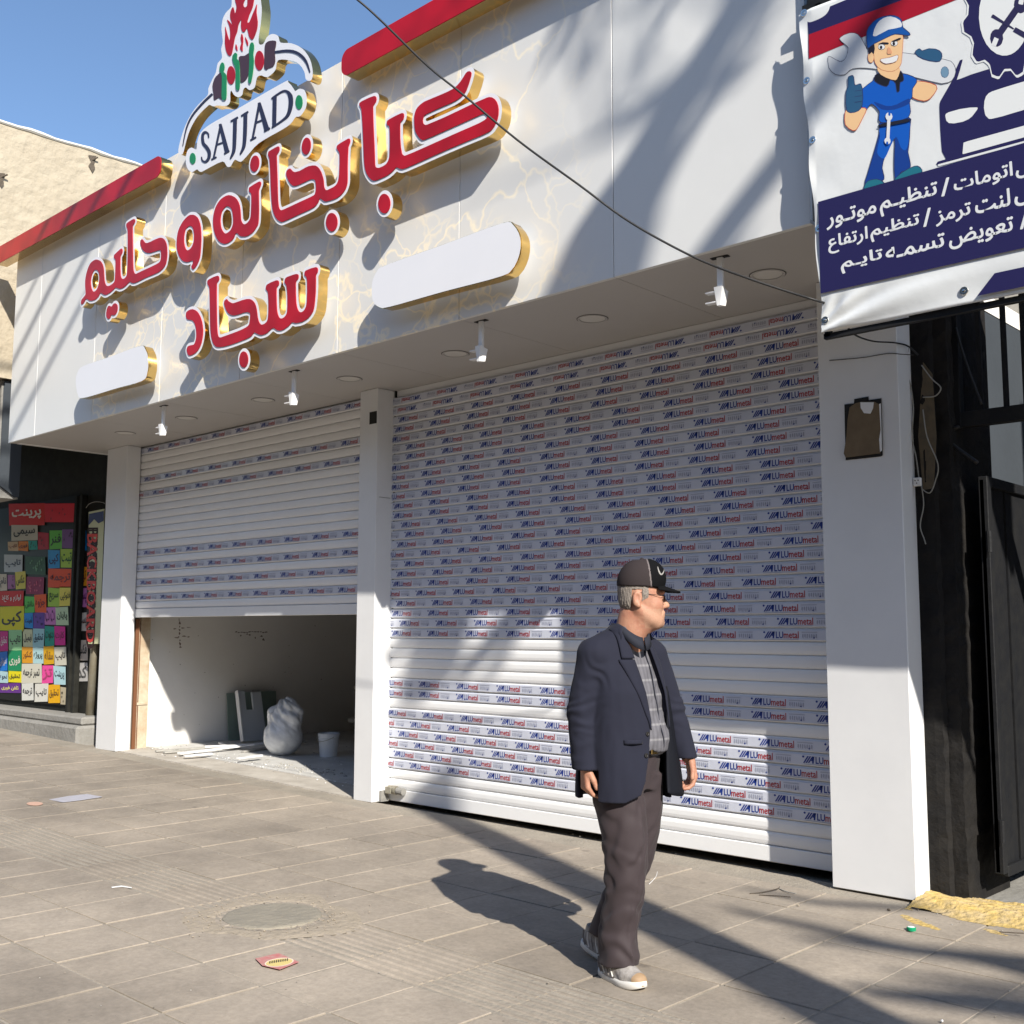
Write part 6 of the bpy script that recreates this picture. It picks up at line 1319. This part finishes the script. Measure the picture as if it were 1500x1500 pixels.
# cuffs cut flat, hem cut, hollow opening
arm_r = (X > -.02) & (Y < -.12); jv.F = np.where((Y < -.135) & (Z < .90), np.maximum(jv.F, np.where(np.sqrt((X-.042)**2+(Y+.200)**2) < .070, .888-Z, -1)), jv.F).astype(np.float32)
jv.F = np.where((Y > .22) & (Z < .96), np.maximum(jv.F, np.where(np.sqrt((X-.15)**2+(Y-.287)**2) < .075, .918-Z, -1)), jv.F).astype(np.float32)
g = lambda i: np.interp(Z, JA[:, 0], JA[:, i]); inner = ((np.abs((X-g(1))/(g(3)-.026))**2.25+np.abs(Y/(g(4)-.026))**2.25)**(1/2.25)-1)*.12
op = np.maximum(np.maximum(yr(Z)-Y, Y-yl(Z)), .03-X).astype(np.float32)               # region between the two front edges
hemz = .752+.05*np.clip((yr(Z)*0+Y+.05)/.1, 0, 0)
jv.F = np.maximum(jv.F, -op).astype(np.float32)                                     # open the front
trunk = (np.abs(Y) < .21)
jv.F = np.maximum(jv.F, np.where((Z < 1.06), -inner, -1)).astype(np.float32)          # hollow below the waist
jv.F = np.maximum(jv.F, (.757-Z)).astype(np.float32)
V, Q = jv.surf(1); cen = V[Q].mean(1); nx = np.cross(V[Q[:, 2]]-V[Q[:, 0]], V[Q[:, 3]]-V[Q[:, 1]]); 
ga = lambda i: np.interp(cen[:, 2], JA[:, 0], JA[:, i]); rad = (np.abs((cen[:, 0]-ga(1))/(ga(3)-.012))**2.25+np.abs(cen[:, 1]/(ga(4)-.012))**2.25); mi = ((rad < 1) & (cen[:, 2] < 1.08) & (np.abs(cen[:, 1]) < .2)).astype(int)
jac = qmesh('jacket', V, Q, [M_suit, M_suitd], man, mi); del jv
def jx(y, z, off=0.0):
    a = np.interp(z, JA[:, 0], JA[:, 3]); b_ = np.interp(z, JA[:, 0], JA[:, 4]); c = np.interp(z, JA[:, 0], JA[:, 1])
    return c+(a+off)*max(0.0, 1-abs(y/(b_+off))**2.25)**(1/2.25)
def ribbon(name, e1, e2, zs, off, m, parent, th=.004, nseg=6):
    """strip lying on the front of the jacket between two edge curves"""
    V = []; F = []; n = nseg+1
    for z in zs:
        for k in range(n):
            y = e1(z)+(e2(z)-e1(z))*k/nseg; V.append((jx(y, z, off+.004*math.sin(math.pi*k/nseg)), y, z))
    r = len(zs); nf = len(V)
    for z in zs:
        for k in range(n): y = e1(z)+(e2(z)-e1(z))*k/nseg; V.append((jx(y, z, off-th), y, z))
    for i in range(r-1):
        for k in range(nseg):
            a = i*n+k; F.append((a, a+1, a+n+1, a+n)); F.append((nf+a, nf+a+n, nf+a+n+1, nf+a+1))
        for k in (0, nseg): a = i*n+k; F.append((a, a+n, nf+a+n, nf+a) if k == 0 else (a, nf+a, nf+a+n, a+n))
    for i in (0, r-1):
        for k in range(nseg): a = i*n+k; F.append((a, nf+a, nf+a+1, a+1) if i == 0 else (a, a+1, nf+a+1, nf+a))
    return mesh(name, V, F, m, parent, True)
ofs = .006
ribbon('lapel', lambda z: float(yr(z))+.002, lambda z: float(yr(z))-float(np.interp(z, [1.06, 1.12, 1.25, 1.355, 1.36, 1.44], [.002, .020, .050, .075, .072, .052])), list(np.linspace(1.06, 1.36, 26)), ofs, M_suit, jac)
ribbon('collar', lambda z: float(yr(z))+.004, lambda z: float(yr(z))-float(np.interp(z, [1.362, 1.40, 1.46, 1.495], [.060, .052, .034, .022])), list(np.linspace(1.364, 1.495, 14)), ofs+.002, M_suit, jac)
ribbon('lapel', lambda z: float(yl(z))-.004, lambda z: float(yl(z))+float(np.interp(z, [1.06, 1.12, 1.25, 1.36, 1.37, 1.47], [.002, .012, .030, .045, .035, .02])), list(np.linspace(1.06, 1.47, 26)), ofs, M_suit, jac)
ribbon('pocket_flap', lambda z: -.128, lambda z: -.050, [1.005+.0, 1.012, 1.018, 1.022], .007, M_suit, jac, .006)
for z in (1.045, .955):
    y = float(yr(z))-.018; o = MB().lathe([(0.0001, .0), (.006, .0015), (.0095, .001), (.0105, -.003)], n=14).build('button', M_belt, jac); o.location = (jx(y, z, .004), y, z); o.rotation_euler = (0, math.radians(80), math.radians(-4))
# shirt
sv = Vol((-.16, -.20, .90), (.27, .20, 1.53), 0.005)
sv.loft([(z, cx, cy_, a-.018, b_-.020) for z, cx, cy_, a, b_ in JS if z > .86 and z < 1.44]+[(1.445, .062, 0, .070, .100), (1.475, .076, .004, .064, .068), (1.505, .088, .008, .060, .062)], .01, pw=2.2)
sv.ell((.115, .055, 1.02), (.112, .115, .10), .05); sv.noise(.0028, (30, 45, 38), 21); sv.noise(.0012, (90, 90, 80), 8)
V, Q = sv.surf(1); sh = qmesh('shirt', V, Q, M_shirt, man)
def sx(y, z, off=0.0): 
    a = np.interp(z, JA[:, 0], JA[:, 3])-.018; b_ = np.interp(z, JA[:, 0], JA[:, 4])-.020; c = np.interp(z, JA[:, 0], JA[:, 1])
    d1 = c+a*max(0.0, 1-abs(y/b_)**2.2)**(1/2.2); q = 1-((y-.055)/.115)**2-((z-1.02)/.10)**2; d2 = .115+.112*math.sqrt(q) if q > 0 else 0
    return max(d1, d2)+off+.006*math.exp(-((d1-d2)/.03)**2)
# placket and open collar
mb = MB(); zs = np.linspace(.965, 1.43, 24); P = []
for z in zs:
    y = .075-.02*(z-1.0)/.4+.004*math.sin(z*40); P.append((sx(y, z, .0035), y, z))
mb.tube(P, .0030, 6); mb.build('placket_edge', M_shirtd, sh, True)
def collar_band(name, a0, a1, r0, r1, z0, z1, drop, m, n=40):
    V = []; F = []
    for k in range(n+1):
        a = math.radians(a0+(a1-a0)*k/n); fr = max(0, math.cos(a))**2; td = .030 if name == 'jacket_collar' else .062
        for rr, zz in ((r0+.012*fr, z1-td*fr), (r0+.012*fr+.004, z1-td*fr+.002), (r1+.018*fr, z0-drop*fr), (r1+.018*fr-.004, z0-drop*fr-.001)):
            V.append((.090+(rr+.006)*math.cos(a), .008+rr*math.sin(a), zz))
    for k in range(n):
        for q in range(4): F.append((4*k+q, 4*(k+1)+q, 4*(k+1)+(q+1) % 4, 4*k+(q+1) % 4))
    F.append((0, 1, 2, 3)); F.append((4*n+3, 4*n+2, 4*n+1, 4*n)); return mesh(name, V, F, m, sh, True)
collar_band('shirt_collar', 3, 357, .073, .084, 1.474, 1.515, .075, M_shirtd, 60)
collar_band('jacket_collar', 62, 298, .080, .100, 1.450, 1.508, .03, M_suit)
# open left front of the jacket, swung outwards, lining side towards the camera
V = []; F = []; rows = 22; cols = 10
for i in range(rows+1):
    z = .765+(1.24-.765)*i/rows; k_ = 1-i/rows; fl_ = k_**.8
    A2 = Vector((jx(.138, z, 0)+.002, .138, z)); B2 = Vector((.178, .137, z)).lerp(Vector((.212, .108, z)), fl_); C2 = Vector((.155, .170, z)).lerp(Vector((.215, .205, z)), fl_); D2 = Vector((.10, .185, z)).lerp(Vector((.125, .285, z)), fl_)
    for j in range(cols+1):
        t_ = j/cols; p = (B2*(1-t_)**2+C2*2*t_*(1-t_)*1.0+D2*t_**2)
        q = p+(Vector((.05, .0, z))-p).normalized()*-.004 if False else p
        zz = z-(.022*math.exp(-((t_-.0)/.12)**2)*-1 if i == 0 else 0)+(.004*math.sin(9*t_) if i == 0 else 0)
        V.append((p.x+.004*math.sin(t_*9+z*12), p.y, zz))
nf = len(V); V += [(v[0]+.006, v[1]+.006, v[2]) for v in V]; cc = cols+1
for i in range(rows):
    for j in range(cols): a = i*cc+j; F.append((a, a+cc, a+cc+1, a+1)); F.append((nf+a, nf+a+1, nf+a+cc+1, nf+a+cc))
    F.append((i*cc, nf+i*cc, nf+(i+1)*cc, (i+1)*cc)); F.append((i*cc+cols, (i+1)*cc+cols, nf+(i+1)*cc+cols, nf+i*cc+cols))
for j in range(cols): F.append((j, j+1, nf+j+1, nf+j))
mesh('jacket_front', V, F, [M_suitd], jac, True)
# trousers
tv = Vol((-.26, -.24, .05), (.27, .24, 1.03), 0.0055)
tv.loft([(.80, .04, 0, .135, .165), (.90, .05, .0, .142, .170), (.99, .060, .0, .145, .168)], .03)
R_leg = [(.86, .06, -.062, .128, .100), (.72, .085, -.050, .122, .100), (.60, .108, -.050, .108, .092), (.48, .120, -.052, .096, .084), (.36, .115, -.056, .088, .077), (.22, .092, -.066, .090, .078), (.072, .090, -.064, .096, .082)][::-1]
L_leg = [(.86, .045, .092, .125, .095), (.72, .045, .098, .112, .095), (.60, .035, .095, .100, .088), (.48, .010, .088, .092, .082), (.36, -.035, .076, .086, .074), (.22, -.105, .064, .084, .075), (.125, -.150, .060, .090, .078)][::-1]
tv.loft(R_leg, .02); tv.loft(L_leg, .02)
tv.noise(.0035, (26, 26, 6), 31); tv.noise(.0010, (60, 60, 20), 9)
X, Y, Z = tv.ax[0][:, None, None], tv.ax[1][None, :, None], tv.ax[2][None, None, :]
def tcre(c, d, R, fr, amp, p=0):
    r2 = (((X-c[0])/R[0])**2+((Y-c[1])/R[1])**2+((Z-c[2])/R[2])**2); u_ = X*d[0]+Y*d[1]+Z*d[2]; v_ = X*d[2]-Z*d[0]+Y*.7; tv.F += (.6*amp*np.exp(-r2)*np.sin(u_*fr*.75+p+1.8*np.sin(v_*27+c[0]*40)+1.2*np.sin(u_*33+v_*12))).astype(np.float32)
tcre((.06, -.07, .45), (-.5, .2, 1), (.16, .15, .13), 75, .0075); tcre((.10, .0, .78), (.5, -.8, 1), (.12, .12, .12), 70, .006); tcre((.10, -.07, .15), (.3, .2, 1), (.15, .15, .10), 78, .010)
tcre((.05, -.10, .66), (-.3, .3, 1), (.14, .12, .14), 48, .006); tcre((-.05, .07, .3), (.3, .1, 1), (.15, .15, .2), 60, .006); tcre((.12, -.06, .55), (1, -.9, .25), (.2, .2, .30), 90, .006); tcre((.12, -.05, .26), (1, -.9, -.3), (.2, .2, .20), 85, .006)
crl = (.0045*np.exp(-((Y+.058+.02*np.sin(Z*7))/.007)**2)*(X > .1)).astype(np.float32); tv.F -= crl
V, Q = tv.surf(1); tr = qmesh('trousers', V, Q, M_trous, man); del tv
# belt
zs = []; V = []; F = []; n = 60
for k in range(n):
    a = 2*math.pi*k/n
    for z, o_ in ((.962, .004), (.962, .009), (.998, .009), (.998, .004)):
        ca, sa = math.cos(a), math.sin(a); V.append((.058+(.147+o_)*ca, (.170+o_)*sa, z-.004*ca))
for k in range(n):
    k2 = (k+1) % n
    for j in range(4): F.append((4*k+j, 4*k2+j, 4*k2+(j+1) % 4, 4*k+(j+1) % 4))
be = mesh('belt', V, F, M_belt, man, False)
mb = MB(); mb.box(-.004, .004, -.024, .024, -.021, .021, bev=.003); bk_ = mb.build('buckle', M_brass, be); bk_.location = (.2175, .035, .976); bk_.rotation_euler = (0, 0, .18)
MB().box(.0045, .006, -.013, .013, -.011, .011).build('buckle_plate', M_belt, bk_)
# shoes
def shoe(name, org, ang, pitch, lab):
    s_ = Vol((-.10, -.07, -.02), (.22, .07, .13), 0.0035)
    s_.loft([(.018, .055, 0, .135, .044), (.045, .048, 0, .125, .042), (.07, .012, 0, .082, .038), (.098, -.012, 0, .052, .034)], .02, pw=2.3); s_.cap((.10, 0, .035), (.155, .004, .028), .036, .026, .02)
    s_.ell((-.015, 0, .115), (.040, .026, .04), .006, cut=True); s_.noise(.0010, (90, 90, 90), 4)
    s_.F = np.maximum(s_.F, .016-s_.ax[2][None, None, :]).astype(np.float32)
    V, Q = s_.surf(1); cen = V[Q].mean(1); mi = np.zeros(len(Q), int); mi[(cen[:, 0] > .158)] = 1
    o = qmesh(name, V, Q, [M_shoe, M_gum], man, mi); o.location = org; o.rotation_euler = (0, pitch, ang); o.scale = (1.05, 1.14, 1.14)
    pts = []; 
    for k in range(40):
        a = 2*math.pi*k/40; c_, s2 = math.cos(a), math.sin(a); pts.append((.052+.142*math.copysign(abs(c_)**.8, c_), .048*math.copysign(abs(s2)**.8, s2)*(1-.12*(c_ < 0))))
    V = []; F = []; zz = ((-.004, .90), (.002, 1.0), (.014, 1.0), (.024, .985), (.024, .9))
    for z, q in zz: V += [((x-.05)*q+.05, y*q, z+(.014*max(0, (x-.12)/.08)**2 if z < .02 else .010*max(0, (x-.12)/.08))) for x, y in pts]
    for j in range(4):
        for k in range(40): k2 = (k+1) % 40; F.append((j*40+k, j*40+k2, (j+1)*40+k2, (j+1)*40+k))
    F.append(tuple(reversed(range(40)))); mesh('sole', V, F, M_sole, o, True)
    for k in range(4):
        x = .020+.020*k; MB().tube([(x, -.018, .082-.011*k), (x+.006, 0, .088-.011*k), (x, .018, .082-.011*k)], .0028, 6).build('lace', M_sole, o)
    for k in range(4): MB().tube([(.055-.028*k, -.0435+.001*k, .026), (.035-.028*k, -.040, .052), (.022-.026*k, -.034, .075)], .0035, 6).build('side_stripe', flat((.20, .18, .17), .6) if k % 2 else M_sole, o)
    return o
shoe('shoe', (.062, -.072, .004), math.radians(-3), 0, '')
shoe('shoe', (-.215, .056, .030), math.radians(4), math.radians(11), '')
# ================================================================== OFF-FRAME TREE, POLE AND CABLES THAT THROW THE SHADOWS SEEN ON THE FACADE
SD = Vector((2.2, -1.0, 1.6))            # per metre of y
def back(px, py, D, s): p = onY(px, py, D); return p+SD*s
T0 = Vector((4.15, 1.30, gz(1)))
tree = thing('street_tree', 'tall bare street tree on the pavement outside the right of the frame', 'tree', tuple(T0))
rel = lambda p: tuple(Vector(p)-T0)
tb = MB(); tb.tube([(0, 0, -.1), (.02, 0, 1.5), (-.03, .03, 3.5), (.03, 0, 6.0), (0.0, .02, 8.6)], [.25, .22, .20, .18, .15], 14); tb.build('trunk', M_bark, tree, True)
def limb(pts, rr):
    MB().tube([rel(p) for p in pts], rr, 10).build('limb', M_bark, tree, True)
DFz = DF
top = T0+Vector((0, .02, 8.6))
s0 = DF-T0.y
limb([back(845, 480, DF, s0), back(880, 330, DF, s0), back(905, 235, DF, s0-.05), back(965, 130, DF, s0-.1), back(1030, 30, DF, s0-.1), back(1110, -120, DF, s0-.1)], [.19, .20, .15, .12, .10, .07])
limb([back(760, 470, DF, s0), back(815, 380, DF, s0), back(875, 265, DF, s0), back(905, 220, DF, s0)], [.07, .10, .13, .12])
limb([back(880, 420, DF, s0), back(915, 300, DF, s0+.2), back(980, 170, DF, s0+.4), back(1045, 60, DF, s0+.5), back(1110, -60, DF, s0+.6)], [.10, .07, .05, .045, .03])
limb([back(930, 440, DF, s0), back(985, 375, DF, s0+.2), back(1070, 250, DF, s0+.4), back(1165, 120, DF, s0+.6), back(1260, -20, DF, s0+.8)], [.08, .085, .09, .08, .05])
limb([back(990, 430, DF, s0), back(1040, 340, DF, s0+.2), back(1090, 270, DF, s0+.5)], [.05, .04, .02])
for k in range(34):                       # twigs on the upper limbs
    a = back(random.uniform(780, 1150), random.uniform(-260, 60), DF, s0+random.uniform(-.3, .6)); b_ = a+Vector((random.uniform(-.5, .5), random.uniform(-.6, .4), random.uniform(.3, 1.1)))
    c_ = b_+Vector((random.uniform(-.3, .3), random.uniform(-.3, .3), random.uniform(.2, .7))); limb([a, b_, c_], [.022, .014, .006])
# cables across the street, seen only by their shadows at the left end of the fascia
def street_cable(px, py, s, r, label):
    p = back(px, py, DF, s); o = MB().tube([(p.x, -14, p.z+.2), (p.x, p.y, p.z), (p.x, 13, p.z+.3)], r, 8).build('street_cable', M_cable, None, True); tag(o, label, 'cable', 'bundled cables crossing the street overhead')
for k, (px, py, s, r) in enumerate(((48, 440, 4.2, .045), (66, 455, 4.6, .035), (84, 470, 5.0, .04), (30, 425, 4.0, .03))):
    street_cable(px, py, s, r, ['thick overhead cable bundle crossing high above the left end of the fascia', 'second overhead cable bundle above the left end of the fascia', 'rightmost of the overhead cable bundles at the left end', 'leftmost of the overhead cable bundles at the left end', 'lowest of the overhead cable bundles at the left end'][k])
def gback(px, py, s): p = onZ(px, py, gz(-2.5)); return p+SD*s
for pts, r in ((((1010,1392),(1200,1462),(1420,1545)), .16), (((930,1352),(1130,1440),(1330,1530)), .10), (((980,1296),(1220,1348),(1500,1376)), .05), (((1060,1330),(1300,1358),(1560,1424)), .045), (((1130,1392),(1300,1410),(1600,1450)), .075), (((1240,1436),(1420,1486),(1600,1530)), .05), (((1000,1270),(1100,1290),(1250,1300)), .03), (((1180,1372),(1330,1392),(1500,1400)), .03)):
    limb([gback(x, y, 6.2-.5*i) for i, (x, y) in enumerate(pts)], [r*.7, r*1.5, r*1.5])
# houses and trees across the street : they close off the low sky in front of the facade
M_opp = [mat('opposite_brick', (.23, .17, .12), .9, noise=(1.2, .6, (.17, .12, .09), 6)), mat('opposite_stucco', (.30, .28, .24), .9, noise=(1, .6, (.22, .20, .17), 6)), mat('opposite_grey', (.18, .18, .18), .9, noise=(1, .6, (.13, .13, .13), 6))]
for k, (x0, x1, h) in enumerate(((-46, -31, 7), (-30.8, -18, 9.5), (-17.8, -6, 8.5), (-5.8, 7, 10), (7.2, 20, 8.5), (20.2, 36, 7.5))):
    b_ = thing('opposite_building', ['brick house across the street, far left', 'grey stucco house across the street, second from the left', 'dark grey house across the street, third from the left', 'brick house straight across from the shop', 'grey stucco house across the street to the right', 'dark grey house across the street, far right'][k], 'building', ((x0+x1)/2, -14, 0), 0, 'houses across the street')
    hw = (x1-x0)/2; MB().box(-hw, hw, -6, 4.5, -.2, h).box(-hw-.1, hw+.1, -6.1, 4.6, h+.002, h+.3).build('wall', M_opp[k % 3], b_)
    for i in range(int(hw)):
        for j in range(int(h/3.2)):
            x = -hw+1.0+i*2.0; z = 1.2+j*3.2
            w_ = MB().box(x, x+1.2, 4.45, 4.53, z, z+1.5).build('window', M_dglass, b_); MB().box(x-.06, x+1.26, 4.501, 4.56, z-.09, z-.002).build('sill', M_conc, w_)
def street_tree(x, y, h, label, seed):
    r = random.Random(seed); t_ = thing('leafy_tree', label, 'tree', (x, y, 0), 0, 'trees across the street')
    MB().tube([(0, 0, -.2), (.1, 0, h*.35), (0, .1, h*.7)], [.22, .16, .08], 8).build('trunk', M_bark, t_); mb = MB()
    for _ in range(1500):
        a = r.uniform(0, 6.28); q = r.random()**.4*h*.34; zz = h*(.66)+r.uniform(-1, 1)*h*.3; q *= math.sqrt(max(.05, 1-((zz-h*.66)/(h*.32))**2)); c = Vector((q*math.cos(a), q*math.sin(a), zz)); s_ = .16
        v = [c+Vector((r.uniform(-s_, s_), r.uniform(-s_, s_), r.uniform(-s_, s_))) for _ in range(3)]; mb.add(v, [(0, 1, 2)])
    o = mb.build('crown', M_leaf, t_)
for k, (x, h) in enumerate(((-22, 7.5), (-13, 8), (-4, 7), (5, 8), (14, 7.5))): street_tree(x, -6.5, h, ['leafy tree across the street, far left', 'leafy tree across the street, left of the middle', 'leafy tree straight across the street', 'leafy tree across the street, right of the middle', 'leafy tree across the street, far right'][k], k)
